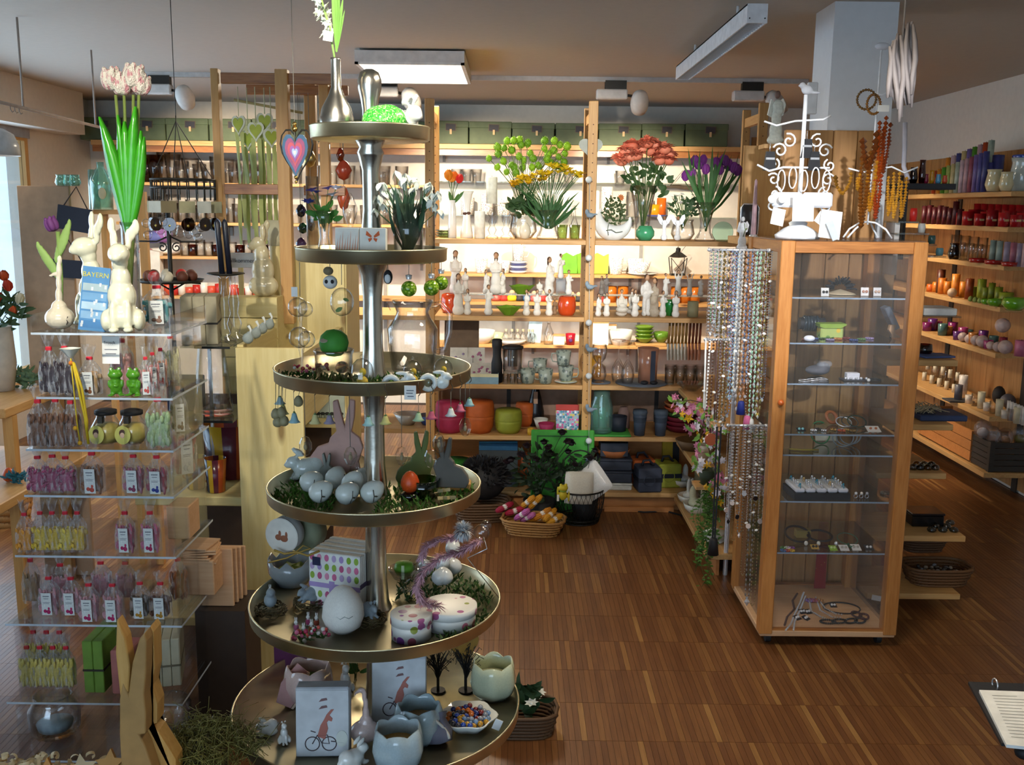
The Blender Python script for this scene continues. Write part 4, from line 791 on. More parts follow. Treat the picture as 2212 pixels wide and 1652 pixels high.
for i,(zz,h,c)in enumerate(((0,16,'#cfcfc6'),(17,26,'#2d3442'),(44,26,'#2b3240'))):slab('lunch_box',('white flat box at the bottom of the box stack','slate box in the middle of the box stack','slate box second from the top of the box stack')[i],'box',[('box',MB().rbox(-36*s,36*s,-.09,.09,0,(h-5)*s,.006),c,None),('lid',MB().rbox(-37*s,37*s,-.092,.092,(h-5)*s,h*s,.004),c,None)],A(1326,5.56,z5+zz*s))
slab('basket','shallow orange wicker basket on the box stack','basket',[('basket',MB().lathe([(0,0),(30*s,0),(38*s,16*s),(36*s,16*s),(28*s,3*s),(0,3*s)],20),'#9c5a2c',None)],A(1324,5.56,z5+71*s))
slab('lunch_box','open black and slate box lying in the orange basket','box',[('box',MB().box(-30*s,30*s,-.07,-.066,0,30*s).box(-30*s,30*s,.066,.07,0,34*s).box(-30*s,-29*s,-.066,.066,0,32*s).box(29*s,30*s,-.066,.066,0,32*s).box(-30*s,30*s,-.066,.066,0,2*s),'#262d3a',None),('lining',MB().box(-29*s,29*s,.06,.065,3*s,33*s),'#0c0c0e',None)],A(1324,5.56,z5+75*s))
def cube_box(lab,px,Y,c,w=52,h=54):
 q=w*s/2;slab('lunch_cube',lab,'box',[('body',MB().rbox(-q,q,-q,q,0,h*s,.008),c,None),('strap',MB().box(-q-.002,q+.002,-q-.002,q+.002,h*s*.42,h*s*.6),'#1a1f2b',None),('handle',MB().tube([(-q*.5,0,h*s),(-q*.4,0,h*s+.03),(q*.1,0,h*s+.034),(q*.5,0,h*s)],.008,6),'#20242e',None),('emblem_ring',MB().at((-q*.1,-q-.001,h*s*.5),rx=PI/2).lathe([(.03,-.002),(.03,.002),(.034,.002),(.034,-.002)],20),c,None)],A(px,Y,z5),.12)
cube_box('slate lunch cube with a dark strap',1398,5.5,'#3c4252');cube_box('lime lunch cube with a dark strap',1440,5.6,'#9fa437');cube_box('orange lunch cube behind the slate one',1386,5.68,'#b5581f')
slab('yellow_bag','yellow and black striped packet standing behind the lunch cubes','packet',[('packet',MB().at(rx=-.1).box(-.03,.03,-.02,.02,0,.3),'#c8a51e',None),('band',MB().at(rx=-.1).box(.0305,.07,-.018,.018,0,.29),'#17161a',None)],A(1440,5.78,z5))
bp=Z(1252,1130,0.);s=mpp(bp.y,.1)
t=thing('wire_basket','round dark wire basket on the floor holding white cushions','basket',(bp.x,bp.y+.05,0));R0,R1,hb=42*s,54*s,72*s;wm=MB()
def bprof(q):return R0+(R1-R0)*math.sin(q*PI*.62)
for i in range(34):
 a=2*PI*i/34
 for sg in(1,-1):wm.tube([(bprof(q)*math.cos(a+sg*q*.5),bprof(q)*math.sin(a+sg*q*.5),.004+q*hb)for q in(0,.25,.5,.75,1)],.0013,3)
obj('mesh_wall',wm,'black_iron',t)
for q,r2 in((0,.004),(.12,.003),(1,.005)):obj('rim',MB().tube([(bprof(q)*math.cos(2*PI*i/24),bprof(q)*math.sin(2*PI*i/24),.004+q*hb)for i in range(24)],r2,5,closed=True),'black_iron',t)
obj('bottom',MB().at((0,0,.003)).cyl(R0,0,.002,20),'black_iron',t)
obj('handle',MB().tube([(R1*.95*math.cos(a),.02,hb+R1*1.55*math.sin(a))for a in[PI*i/14 for i in range(15)]],.004,6),'black_iron',t)
def cushion(key='cush'):
 def f():
  m=MB();n=10;vs=[];fs=[]
  for sg in(1,-1):
   b=len(vs)
   for i in range(n+1):
    for j in range(n+1):
     u,v=i/n*2-1,j/n*2-1;k=(1-u**4)*(1-v**4);pin=1-.1*(u*u*v*v);vs.append((u*pin*(1-.06*(1-v*v)),sg*.3*max(k,0)**.6,v*pin*(1-.06*(1-u*u))))
   for i in range(n):
    for j in range(n):
     q=b+i*(n+1)+j;fs.append((q,q+1,q+n+2,q+n+1)if sg<0 else(q,q+n+1,q+n+2,q+1))
  m.add(vs,fs,True);return[('pillow',m.mesh('pillow'),'#e4e0d6',None)]
 return kit(key,f)
c0=bp+Vector((0,.03,0))
put('cushion','cream cushion with small dark print in the wire basket','cushion',cushion(),c0+Vector((-.01,-.06,.21)),.1,(.085,.1,.095),mats={'pillow':'#d9d3c2'},rx=-.2,ry=.06)
put('cushion','white cushion in clear wrap leaning in the wire basket','cushion',cushion(),c0+Vector((.07,.02,.235)),-.2,(.085,.1,.105),mats={'pillow':'#e6e3dc/g'},rx=-.3,ry=-.7)
put('frog_toy','little yellow toy frog hanging on the basket edge','toy',[('body',blob('frog',[((0,0,.03),(.022,.018,.03)),((0,-.004,.07),(.026,.02,.018)),((-.014,-.006,.088),(.008,.008,.008)),((.014,-.006,.088),(.008,.008,.008)),((-.03,0,.05),(.006,.006,.03)),((.032,0,.02),(.006,.006,.035))],.004,2),'#c8b42a',None),('scarf',MB().lathe([(.018,.05),(.022,.054),(.018,.058)],12).mesh('scarf'),'#7f9a2a',None),('tag',MB().at((-.03,-.01,.02)).box(-.006,.006,-.001,.001,-.02,.016).mesh('tag'),'paper',None)],bp+Vector((-.1,-.1,.16)),.2)
bp2=Z(1152,1150,0.);s=mpp(bp2.y,.05)
def wicker(n=28,rows=6,rx_=1.,ry_=.62,h=.45,flare=.22,mat='#a87a42',thick=.03,key='w'):
 def f():
  m=MB()
  for k in range(rows):
   q=k/(rows-1);fl=1-flare+flare*q
   m.tube([((rx_*fl+.02*math.cos(n/2*a+k*PI))*math.copysign(abs(math.cos(a))**.6,math.cos(a)),(ry_*fl)*math.copysign(abs(math.sin(a))**.6,math.sin(a)),h*q+.03)for a in[2*PI*i/n for i in range(n)]],h/rows*.62,5,closed=True)
  st=m
  for i in range(n):
   a=2*PI*i/n;p=lambda q:((rx_*(1-flare+flare*q))*math.copysign(abs(math.cos(a))**.6,math.cos(a))*1.02,(ry_*(1-flare+flare*q))*math.copysign(abs(math.sin(a))**.6,math.sin(a))*1.02,h*q+.03)
   st.tube([p(0),p(1)],thick*.6,4)
  bt=MB().add([(rx_*(1-flare)*math.cos(2*PI*i/n)*1.,ry_*(1-flare)*math.sin(2*PI*i/n),.02)for i in range(n)],[tuple(range(n))])
  return[('weave',m.mesh('weave'),mat,None),('bottom',bt.mesh('bottom'),mat,None)]
 return kit('wick_'+key,f)
put('wicker_tray','shallow natural wicker tray on the floor filled with yarn','basket',wicker(key='tray'),(bp2.x,bp2.y,.001),-.15,68*s)
def skein():
 m=MB()
 for i in range(9):
  a=2*PI*i/9;o=.16 if i else 0.;m.tube([(o*math.cos(a)*.6,o*math.sin(a)*.6,-.9),(o*math.cos(a)*1.5,o*math.sin(a)*1.5,-.5),(o*math.cos(a+.5)*1.2,o*math.sin(a+.5)*1.2,0),(o*math.cos(a+1)*1.5,o*math.sin(a+1)*1.5,.5),(o*math.cos(a+1)*.6,o*math.sin(a+1)*.6,.9)],.12,5)
 return[('yarn',m.mesh('yarn'),'#c02a4a',None),('paper_band',MB().lathe([(.3,-.2),(.32,0),(.3,.2)],10).mesh('paper_band'),'#e8e4da',None)]
sk=kit('skein',skein)
for i,(px,py,c,nm,rz,ry,zz)in enumerate(((1090,1090,'#9c1436','crimson',.5,1.25,.12),(1112,1096,'#a81a3c','dark red',.2,1.3,.1),(1128,1105,'#b85a9a','orchid pink',-.5,.9,.115),(1140,1112,'#c06aa4','light pink',-.7,1.,.1),(1140,1084,'#cc8a1a','amber',-.5,.8,.15),(1156,1090,'#d08f1c','golden',-.3,.7,.15),(1172,1100,'#c87f16','ochre',.4,1.1,.12),(1188,1105,'#d2921e','saffron',.9,1.2,.115),(1165,1125,'#cc8416','mustard',-.2,1.3,.1),(1198,1122,'#d69a24','pale amber',.7,1.3,.09))):
 p=A(px,bp2.y+(.06 if py<1100 else-.05),zz);put('yarn_skein','%s yarn skein with a paper band in the wicker tray'%nm,'yarn',sk,p,rz,(.05,.05,.058),'yarn skeins in the tray',{'yarn':c},ry=ry)
pc=Z(1120,1152,0.);put('price_card','small white folded price card standing before the yarn tray','price card',[('card',MB().at(rx=-.3).box(-.028,.028,-.001,.001,0,.062).mesh('card'),'#e4e6ea',None),('lettering',MB().at(rx=-.3).box(-.016,.016,-.0018,-.001,.02,.022).box(-.014,.014,-.0018,-.001,.032,.034).box(-.018,.01,-.0018,-.001,.044,.046).mesh('lettering'),'#4a4a50',None)],(pc.x,pc.y-.03,0),.1)
bp3=Z(1040,1128,0.);s=mpp(bp3.y,.1)
put('wicker_basket','dark wicker basket on the floor partly hidden by the metal stand','basket',wicker(26,7,1.,.7,.62,.15,'#5c4026',key='dark'),(bp3.x,bp3.y+.08,.001),.1,62*s)
fur=MB();r2=random.Random(4)
for i in range(420):
 a,b=r2.uniform(0,2*PI),math.acos(r2.uniform(-.2,1));d=Vector((math.sin(b)*math.cos(a)*.14,math.sin(b)*math.sin(a)*.1,math.cos(b)*.13));fur.leaf(d*.7,d*1.15,.02,(r2.uniform(-1,1),r2.uniform(-1,1),.2),.2,2)
fur.ball((0,0,0),(.125,.09,.115),12,8)
tag(obj('fur_cushion',fur,'#141214',None,(bp3.x+.01,bp3.y+.08,.22)),'shaggy black fur cushion in the dark basket','cushion')
pp=Z(1165,1100,0.)
bouquet('dark_flower_plant','artificial plant with blackish purple flowers in front of the green board',1165,5.25,.13,[(-40,95),(-28,110),(8,126),(18,112),(48,138),(58,128),(66,120),(-70,76),(-62,84),(22,98),(-8,88)],'peony',12,['#1f0f16','#2a141c'],(0,0),1.6,'#1e2c18',leaves=rand_leaves(120,0,50,58,56,22,22,.3),lmat='#1d3018',leafw=8,depth=24,seed=12,cat='plant')
L('plant_pot','black pot of the dark flowered plant','pot',straight(46,30,36,2),'#19181a',1165,5.25,.001)
bouquet('leafy_plant','dark green leafy plant behind the wire basket',1262,5.27,.14,[(-22,70),(10,84),(-36,92),(22,96)],'peony',10,'#22121a',(0,0),1.4,'#1e2c18',leaves=rand_leaves(90,-10,45,44,44,20,24,.4),lmat='#20361c',leafw=8,depth=20,seed=13,cat='plant')
L('plant_pot','dark pot of the leafy plant behind the wire basket','pot',straight(48,24,30,2),'#1a1a1c',1262,5.29,.001)
cb=[Z(1305,1088,.004),Z(1345,1100,.004),Z(1390,1106,.004),Z(1440,1104,.004),Z(1480,1115,.004),Z(1530,1130,.004)]
tag(obj('power_cable',MB().tube(cb,.005,6),'#1d1d20'),'black power cable lying across the floor','cable')
tag(obj('cable_cover',MB().rbox(-.2,.2,-.006,.006,0,.03,.002),'plywood',None,A(1380,5.42,0.)),'low wooden strip at the foot of the shelf','strip')
SX0,SX1,SY0,SY1=A(1455,5.4,.11).x,1.34,4.42,5.38
sd=thing('side_shelf','pine side shelf with napkins and cups reaching out from the back shelf','shelf',(0,0,0))
for zb in(.11,.437,.731):obj('board',MB().rbox(SX0,SX1,SY0,SY1,zb-T,zb,.002),'pine_y',sd)
for xx in(SX0+.22,SX1-.03):
 for yy in(SY0+.03,SY1-.03):obj('post',holed_post(.03,.03,1.),'pine_z',sd,(xx,yy,0))
obj('back_panel',MB().box(SX1,SX1+.012,SY0,SY1,.1,1.),'plywood',sd)
obj('plinth',MB().box(SX0+.05,SX0+.065,SY0+.02,SY1-.02,0,.11-T),'plywood',sd)
zz=.111
def napkin_bunny():return[('napkin',blob('napkin',[((0,0,.25),(.5,.4,.28)),((-.2,0,.7),(.16,.1,.5)),((.22,.05,.65),(.16,.1,.45))],.06,3),'#d6cfae',None)]
def stack_cup():return[('cup',MB().lathe([(0,0),(.6,0),(.8,.25),(.86,.5),(.8,.5),(.72,.27),(0,.08)],18).mesh('cup'),'#e3dfd0/c',None),('napkin',blob('cupnap',[((0,0,.5),(.6,.5,.3)),((-.3,0,1.1),(.22,.14,.6)),((.32,.1,1.),(.22,.14,.55))],.08,3),'#d9d3b4',None)]
for i,(px,py,sc,c)in enumerate(((1470,1048,.085,'#e6e3da'),(1492,1085,.088,'#e4e0d2'),(1512,1058,.095,'#c9c19a'),(1508,1105,.095,'#cfc8a2'),(1528,1080,.095,'#c4bb92'))):
 p=Z(px,py,zz);put('napkin_cup',('white cup with folded napkin ears at the inner corner','white bowl with drooping napkin ears on the side shelf','cream folded napkin standing at the back of the side shelf','cream cup with a folded napkin nearer the front','cream cup with a folded napkin against the panel')[i],'cup',kit('ncup',stack_cup),(min(max(p.x,SX0+.06),SX1-.11),p.y,zz),i*.9,sc,mats={'napkin':c})
L('wicker_dish','brown wicker bowl on the middle side board','basket',[(0,0),(22,0),(36,22),(34,22),(20,3),(0,3)],'#5f4527',1494,5.15,.438)
L('white_stack','stack of cream cups on the middle side board','cup',[(0,0),(14,0),(16,10),(17,10),(18,20),(19,20),(20,32),(18,32),(0,30)],'#e2dcc4/c',1520,4.95,.438)
for i in range(3):L('napkin_pack',('napkin pack lying lowest on the near side board','napkin pack in the middle on the near side board','napkin pack topmost on the near side board')[i],'napkins',[(0,0),(28,0),(28,6),(0,6)],('#d8d8cf','#cfd0c4','#dcdccf')[i],1545,4.62,.111+i*.017,n=4)
L('glass_bowl','clear shallow glass bowl at the corner of the top side board','bowl',[(0,0),(14,0),(30,16),(29,17),(12,2),(0,2)],'glass',1492,5.3,.732)
pv=Vector((.88,4.3,0));r2=random.Random(21)
t=thing('ivy_plant','trailing bright green plant hanging at the end of the side shelf','plant',(.9,4.36,.47));lf=MB();stv=MB()
for i in range(16):
 x0,y0=r2.uniform(-.03,.06),r2.uniform(-.04,.04);ln=r2.uniform(.25,.5);pts=[Vector((x0,y0,0))]+[Vector((x0+r2.uniform(-.035,.035)-.02*k*.3,y0-.01*k,-ln*k/5))for k in range(1,6)];stv.tube(pts,.0012,3)
 for k in range(26):
  q=r2.random()*4.99;a=pts[int(q)];b=pts[int(q)+1];c=a+(b-a)*(q-int(q));d=Vector((r2.uniform(-1,1),r2.uniform(-1,.6),r2.uniform(-.6,.6)))*.024;lf.leaf(c,c+d,.017,(0,-.3,1),.1,2)
obj('leaves',lf,'#4f7a2a',t);obj('stems',stv,'#5d7a3a',t);obj('pot',MB().lathe([(0,0.),(.03,0.),(.045,.07),(.042,.07),(.028,.01),(0,.01)],14),'#2c3a22',t)
tag(obj('plant_bracket',MB().box(.84,.97,4.36-.05,4.42,.455,.469),'pine'),'little wooden ledge under the trailing plant','ledge')
t=thing('blossom_garland','hanging garland of pink white and yellow blossoms beside the necklaces','garland',A(1500,4.2,.5));st=MB();lf=MB();org=A(1500,4.2,.5);r2=random.Random(5)
cps=[(1452,868),(1475,872),(1478,905),(1500,880),(1506,915),(1490,930),(1520,870),(1530,895),(1512,945),(1540,930),(1528,955),(1550,960),(1508,965),(1535,985),(1520,1000),(1548,1010),(1555,985),(1500,985),(1545,1040),(1558,1055),(1530,1050),(1515,905),(1560,930),(1495,895),(1465,885),(1540,905),(1552,1080),(1525,925),(1506,1005),(1558,1030)]
fl={'p':'#d987a4','w':'#e8dfe2','y':'#d9a818'}
for i,(px,py)in enumerate(cps):
 p=P(px,py,4.2+r2.uniform(-.05,.05))-org;k='pwypwp'[i%6]
 for j in range(3):
  q=p+Vector((r2.uniform(-.022,.022),r2.uniform(-.02,.02),r2.uniform(-.022,.022)))
  obj('blossom',flower_mesh('star' if k=='y' else 'daisy'),fl[k],t,q,(r2.uniform(.8,1.9),r2.uniform(-.4,.4),r2.uniform(0,6)),r2.uniform(.017,.026))
 for j in range(3):
  d=Vector((r2.uniform(-1,1),r2.uniform(-.5,.5),r2.uniform(-1,1)))*.035;lf.leaf(p,p+d,.016,(0,-1,.2),.1,2)
for a,b in((0,6),(6,8),(8,13),(13,18),(18,26)):st.tube([P(*cps[a],4.2)-org,(P(*cps[a],4.2)+P(*cps[b],4.2))/2-org+Vector((.01,0,.01)),P(*cps[b],4.2)-org],.002,5)
st.tube([P(1562,840,4.2)-org,P(1520,870,4.2)-org],.002,5)
obj('leaves',lf,'#6f9a3a',t);obj('twig',st,'#4a3a26',t)
# ================================================================ tiered metal stand
SC=Vector((-.343,2.4,0))
TR=[(1.856,.14),(1.573,.181),(1.283,.24),(.986,.266),(.682,.318),(.398,.37)]
std=thing('tiered_stand','tall six-tiered metal display stand in front of the shelves','display stand',SC)
for z,r in TR:
 tm=MB().lathe([(0,0),(r-.004,0),(r,.003),(r+.001,.029),(r+.0025,.031),(r,.033),(r-.003,.031),(r-.004,.004),(0,.003)],72)
 obj('tray',tm,'tray_nickel',std,(0,0,z))
zs=[z for z,r in TR]
obj('pole',MB().lathe([(.028,zs[1]+.033),(.026,zs[1]+.06),(.02,zs[1]+.12),(.021,zs[0]-.07),(.03,zs[0]-.035),(.033,zs[0]-.028),(.027,zs[0]-.016),(.036,zs[0])],24),'nickel',std)
for k in range(1,5):
 a,b=zs[k+1],zs[k];w=1.+.06*k
 obj('pole',MB().lathe([(.034*w,a+.003),(.028*w,a+.02),(.0235*w,a+.08),(.022*w,b-.09),(.026*w,b-.035),(.034*w,b-.012),(.038*w,b)],24),'nickel',std)
obj('foot',MB().lathe([(0,0),(.24,0.),(.245,.012),(.2,.035),(.09,.07),(.045,.13),(.035,.25),(.05,.37),(.06,zs[5])],40),'nickel',std)
obj('finial',MB().lathe([(.024,zs[0]+.003),(.019,zs[0]+.02),(.0185,zs[0]+.07),(.022,zs[0]+.095),(.028,zs[0]+.12),(.0285,zs[0]+.138),(.022,zs[0]+.156),(.01,zs[0]+.163),(0,zs[0]+.164)],24),'nickel',std)
T1,T2,T3,T4,T5,T6=[z+.0045 for z in zs]
def on(px,py,z):return Z(px,py,z)
def sit_rabbit(key,ears='up'):
 def f():
  e=[((-.055,.03,.86),(.04,.025,.15),.25,0),((.055,.03,.86),(.04,.025,.15),.25,0)]if ears=='up' else[((-.05,.07,.74),(.035,.03,.13),.9,0),((.06,.07,.74),(.035,.03,.13),.9,0)]
  return[('body',blob('rabbit',[((0,.02,.16),(.19,.2,.17)),((0,-.01,.36),(.13,.13,.2)),((0,-.04,.58),(.09,.09,.1)),((0,-.07,.66),(.095,.115,.09)),((0,-.15,.63),(.05,.05,.045)),((-.06,-.14,.16),(.04,.05,.16)),((.06,-.14,.16),(.04,.05,.16)),((-.06,-.18,.025),(.05,.07,.03)),((.06,-.18,.025),(.05,.07,.03)),((-.17,-.02,.1),(.07,.14,.11)),((.17,-.02,.1),(.07,.14,.11)),((0,.21,.12),(.06,.06,.06))]+e,.018,3),'ceramic_white',None)]
 return kit(key,f)
def crouch_rabbit(key='crouch'):
 return kit(key,lambda:[('body',blob('rabbit',[((0,0,.3),(.3,.44,.3)),((0,.2,.36),(.28,.28,.3)),((0,-.42,.5),(.17,.2,.18)),((0,-.58,.44),(.09,.1,.09)),((-.09,-.28,.78),(.06,.2,.09),-.5,0),((.09,-.28,.78),(.06,.2,.09),-.5,0),((0,.48,.3),(.1,.1,.1)),((-.14,-.42,.08),(.08,.16,.08)),((.14,-.42,.08),(.08,.16,.08)),((-.24,.1,.12),(.12,.28,.14)),((.24,.1,.12),(.12,.28,.14))],.045,3),'ceramic_white',None)])
egg_me=kit('eggm',lambda:MB().lathe([(0,0),(.22,.02),(.4,.16),(.48,.4),(.46,.62),(.36,.86),(.2,1.04),(.08,1.1),(0,1.11)],20).mesh('egg'))
def egg(name,lab,loc,h,mat,rx=0,ry=0,rz=0,extra=None,sc=1.,cat='egg'):
 ps=[('shell',egg_me,mat,None)]
 if extra:ps.append(extra)
 return put(name,lab,cat,ps,loc,rz,h/1.11*sc if isinstance(sc,(int,float))else tuple(h/1.11*q for q in sc),rx=rx,ry=ry)
b=A(728,2.36,T1);s=mpp(2.36,T1)
put('bottle_vase','hammered metal bottle vase with a long neck on the top tray','vase',[('body',MB().lathe([(0,0),(30*s,0),(36*s,18*s),(37*s,38*s),(31*s,62*s),(18*s,85*s),(10.5*s,105*s),(10*s,160*s),(11*s,164*s),(9*s,164*s),(8*s,110*s),(0,100*s)],32).mesh('body'),'nickel',None)],b)
t=thing('hyacinth','white hyacinth with narrow green leaves in the metal bottle vase','flower',b);hy=b
for i in range(26):
 q=i/25;p=P(686+24*q+RND.uniform(-11,11),-22+100*q+RND.uniform(-5,5),2.36+RND.uniform(-.014,.014))-hy
 obj('blossom',flower_mesh('daisy'),'#eef2d8',t,p,(RND.uniform(.6,2.2),RND.uniform(-.5,.5),RND.uniform(0,6)),RND.uniform(.011,.015))
lf=MB()
for x1,y1,w in((742,-10,8),(734,-40,9),(726,-60,10),(745,20,6),(718,-55,8)):lf.leaf(P(727,112,2.36)-hy,P(x1,y1,2.36)-hy,w*s,(0,-1,0),.05,4)
obj('leaves',lf,'#6da03a',t);obj('stem',MB().tube([P(727,150,2.36)-hy,P(712,60,2.36)-hy,P(690,-15,2.36)-hy],.003,6),'#8fb060',t)
obj('price_tag',MB().at(P(709,78,2.345)-hy,ry=.15).box(-.011,.011,-.001,.001,-.011,.011),'paper',t)
spotted('green_sugar','#3fae3a',['#5fd04a','#8ae86a','#2a9a34','#c8f0a8'],330,.5,.2)
eb=A(826,2.34,T1)
put('sugar_egg','bright green sugar coated egg on the top tray','egg',[('shell',blob('segg',[((0,0,.036),(.048,.042,.036)),((.012,0,.038),(.044,.04,.036))],.005,1),'green_sugar',None)],eb)
put('rabbit_figurine','white porcelain rabbit peeping over the green sugar egg','figurine',crouch_rabbit(),A(868,2.42,T1),.75,.115)
L('vase','tall clear glass tube on the second tray','vase',straight(172,14,14,1),'glass',678,2.42,T2)
L('vase','little flared glass vase with pansies on the second tray','vase',[(0,0),(16,0),(17,10),(10,50),(14,84),(22,104),(21,104),(13,84),(8,50),(14,6),(0,6)],'glass',702,2.34,T2)
bouquet('pansy_bunch','blue violet pansies with fresh green leaves in the little glass vase',702,2.34,T2,[(-14,142),(8,150),(18,136),(-30,120),(-26,145),(24,150)],'daisy',17,['#3a3f8a','#5a4aa0','#e6e0ea'],(0,60),2,leaves=rand_leaves(26,2,92,26,18,22,31,.4),lmat='#3c7a22',leafw=12,depth=16,seed=3)
for i,(x0,x1)in enumerate(((724,776),(777,834))):
 a,b_=A(x0,2.275,T2),A(x1,2.275,T2);w=(b_.x-a.x)/2;h=72*mpp(2.275,T2)
 t=thing('napkin_pack',('white napkin pack with orange grass print','white napkin pack with an orange butterfly')[i],'napkins',((a.x+b_.x)/2,2.275,T2),rx=-.06)
 nb_=MB()
 for k in range(5):nb_.rbox(-w,w,k*.0052,k*.0052+.0048,0,h,.0015)
 obj('napkin',nb_,'#e9e8dc',t)
 pm=MB()
 if i:
  for sx in(-1,1):
   pm.prism([(.002*sx,.058),(.014*sx,.07),(.016*sx,.06),(.004*sx,.054)][::sx],-.0012,-.0004);pm.prism([(.002*sx,.054),(.011*sx,.052),(.008*sx,.044),(.002*sx,.05)][::sx],-.0012,-.0004)
 else:
  for k in range(9):x=-w+.004+k*(2*w-.008)/8;pm.prism([(x-.0015,.026),(x+.0015,.026),(x+.003,.052+.008*(k%3))],-.0012,-.0004)
 obj('print',pm,'#d4622a' if i else '#e0a888',t)
sd_=random.Random(40);sn=[(sd_.uniform(-72,72),0)for _ in range(30)];sn=[(x,150+40*math.cos(x/48)-abs(x)*.35+sd_.uniform(-34,12))for x,_ in sn]
bouquet('snowdrop_bunch','big bunch of white snowdrops with dark leaves on the second tray',880,2.4,T2,sn,'bell',21,['#e8ece0','#dfe6da'],(0,20),1.6,'#4a6b40',leaves=[(sd_.uniform(-12,12),18,sd_.uniform(-40,44),sd_.uniform(110,170),9)for _ in range(34)],lmat='#2f5238',depth=26,ry=.6,seed=41)
L('vase','straight clear glass vase holding the snowdrops','vase',[(0,0),(30,0),(34,118),(33,118),(28,5),(0,5)],'glass',882,2.4,T2,n=24)
L('glass_cylinder','tall clear glass cylinder behind the snowdrops','vase',straight(150,16,16,1),'glass',924,2.47,T2)
L('glass_spindle','twisted clear glass spindle behind the stand pole','ornament',[(0,0),(5,4),(16,26),(12,48),(5,62),(7,70),(15,92),(16,104),(8,124),(3,134),(0,136)],'glass',758,2.5,T2)
pt=on(897,772,T3);s=mpp(pt.y,T3)
t=thing('glass_pitcher','clear glass pitcher with handle on the third tray','pitcher',A(892,2.47,T3));s=mpp(2.47,T3)
obj('body',MB().lathe([(0,0),(40*s,0),(46*s,8*s),(52*s,60*s),(54*s,95*s),(46*s,108*s),(36*s,122*s),(34*s,132*s),(42*s,150*s),(44*s,156*s),(42*s,156*s),(33*s,132*s),(44*s,108*s),(51*s,95*s),(44*s,10*s),(0,6*s)],32),'glass',t)
obj('handle',MB().tube([(40*s,0,146*s),(62*s,0,150*s),(80*s,0,128*s),(78*s,0,88*s),(68*s,0,50*s),(50*s,0,46*s)],6.5*s,10),'glass',t)
obj('spout',MB().at((-42*s,0,146*s),ry=-.7).lathe([(13*s,-6*s),(9*s,8*s),(6*s,14*s)],12,PI*.5,PI*1.5),'glass',t)
L('ball_candle','matt green ball candle resting on the jar','candle',[(0,0),(16,3),(28,14),(32,30),(28,46),(16,57),(0,60)],'#3f8f2e',722,2.34,T3+.058,n=24,extra=[('tag',MB().at((-.018,-.032,.043),rx=.4).cyl(.009,-.001,.001,12),'#c9c0a6')])
L('glass_jar','wide clear glass jar under the green ball candle','jar',[(0,0),(40,0),(41,58),(44,66),(43,68),(39,58),(37,4),(0,4)],'glass',722,2.34,T3)
for i,(px,Y,h,r)in enumerate(((783,2.215,70,25),(892,2.26,60,22),(957,2.3,58,22))):
 s=mpp(Y,T3);lb=('glass dome with a chick beside the stand pole','glass dome with a chick between the white napkin rings','glass dome with a chick at the edge of the third tray')[i]
 put('glass_dome',lb,'ornament',[('dome',MB().lathe([(r*s,0),(r*s,h*.55*s),(r*.85*s,h*.8*s),(r*.45*s,h*.96*s),(0,h*s)],20).mesh('dome'),'glass',None),('chick',MB().ball((0,0,h*.26*s),(r*.5*s,r*.4*s,h*.2*s),10,8).ball((.002,-.004,h*.58*s),(r*.3*s,r*.3*s,h*.13*s),8,6).mesh('chick'),'#d9b92a',None),('knob',MB().ball((0,0,h*1.05*s),.005,8,6).mesh('knob'),'glass',None)],A(px,Y,T3))
def ring_rabbit():
 m=MB().at((0,0,.3),rx=PI/2).lathe([(.3,-.14),(.16,-.1),(.15,.1),(.3,.14),(.33,0),(.3,-.14)],20)
 b_=blob('rr',[((0.,0,.3),(.05,.05,.05)),((.5,0,.3),(.24,.15,.24)),((.62,0,.52),(.17,.13,.14)),((.36,0,.66),(.22,.06,.07),0,0),((.78,0,.46),(.07,.07,.07))],.03,2)
 return[('ring',m.mesh('ring'),'#dfe3dc/c',None),('rabbit',b_,'#dfe3dc/c',None)]
for i,(px,Y)in enumerate(((845,2.195),(925,2.215))):put('napkin_ring',('white porcelain rabbit napkin ring nearer the pole','white porcelain rabbit napkin ring nearer the tray edge')[i],'napkin ring',kit('ringr',ring_rabbit),A(px,Y,T3),.12,.066,'rabbit napkin rings')
striped('egg_stripe',['#3a2430','#a8403c','#d08a4a','#5a3048','#2a3a30'],.4,3)
egg('striped_egg','small dark striped egg lying in moss on the third tray',on(730,806,T3)+Vector((0,.01,.01)),.036,'egg_stripe',rx=1.2,rz=.8)
mo=MB();r2=random.Random(6)
def moss(name,lab,cx,cy,R,z,n,h,col,seed,keep=None,w=.006):
 r2=random.Random(seed);m=MB()
 for i in range(n):
  a=r2.uniform(0,2*PI);q=math.sqrt(r2.random())*R;p=Vector((q*math.cos(a),q*math.sin(a),0))
  if keep and not keep(Vector((cx,cy,0))+p):continue
  m.leaf(p,p+Vector((r2.uniform(-1,1)*h*.8,r2.uniform(-1,1)*h*.8,h*r2.uniform(.4,1.1))),w,(r2.uniform(-1,1),r2.uniform(-1,1),.2),.15,2)
 o=obj(name,m,col,None,(cx,cy,z));return tag(o,lab,'grass',kind='stuff')
def inside(k,lo=0.):return lambda p:lo<(p-SC).to_2d().length<TR[k][1]-.012
moss('artificial_grass','green decorative grass strewn on the third tray',SC.x,SC.y,.23,T3,1500,.014,'#3c6a1e',1,lambda p:inside(2,.04)(p)and(p.y<SC.y+.02))
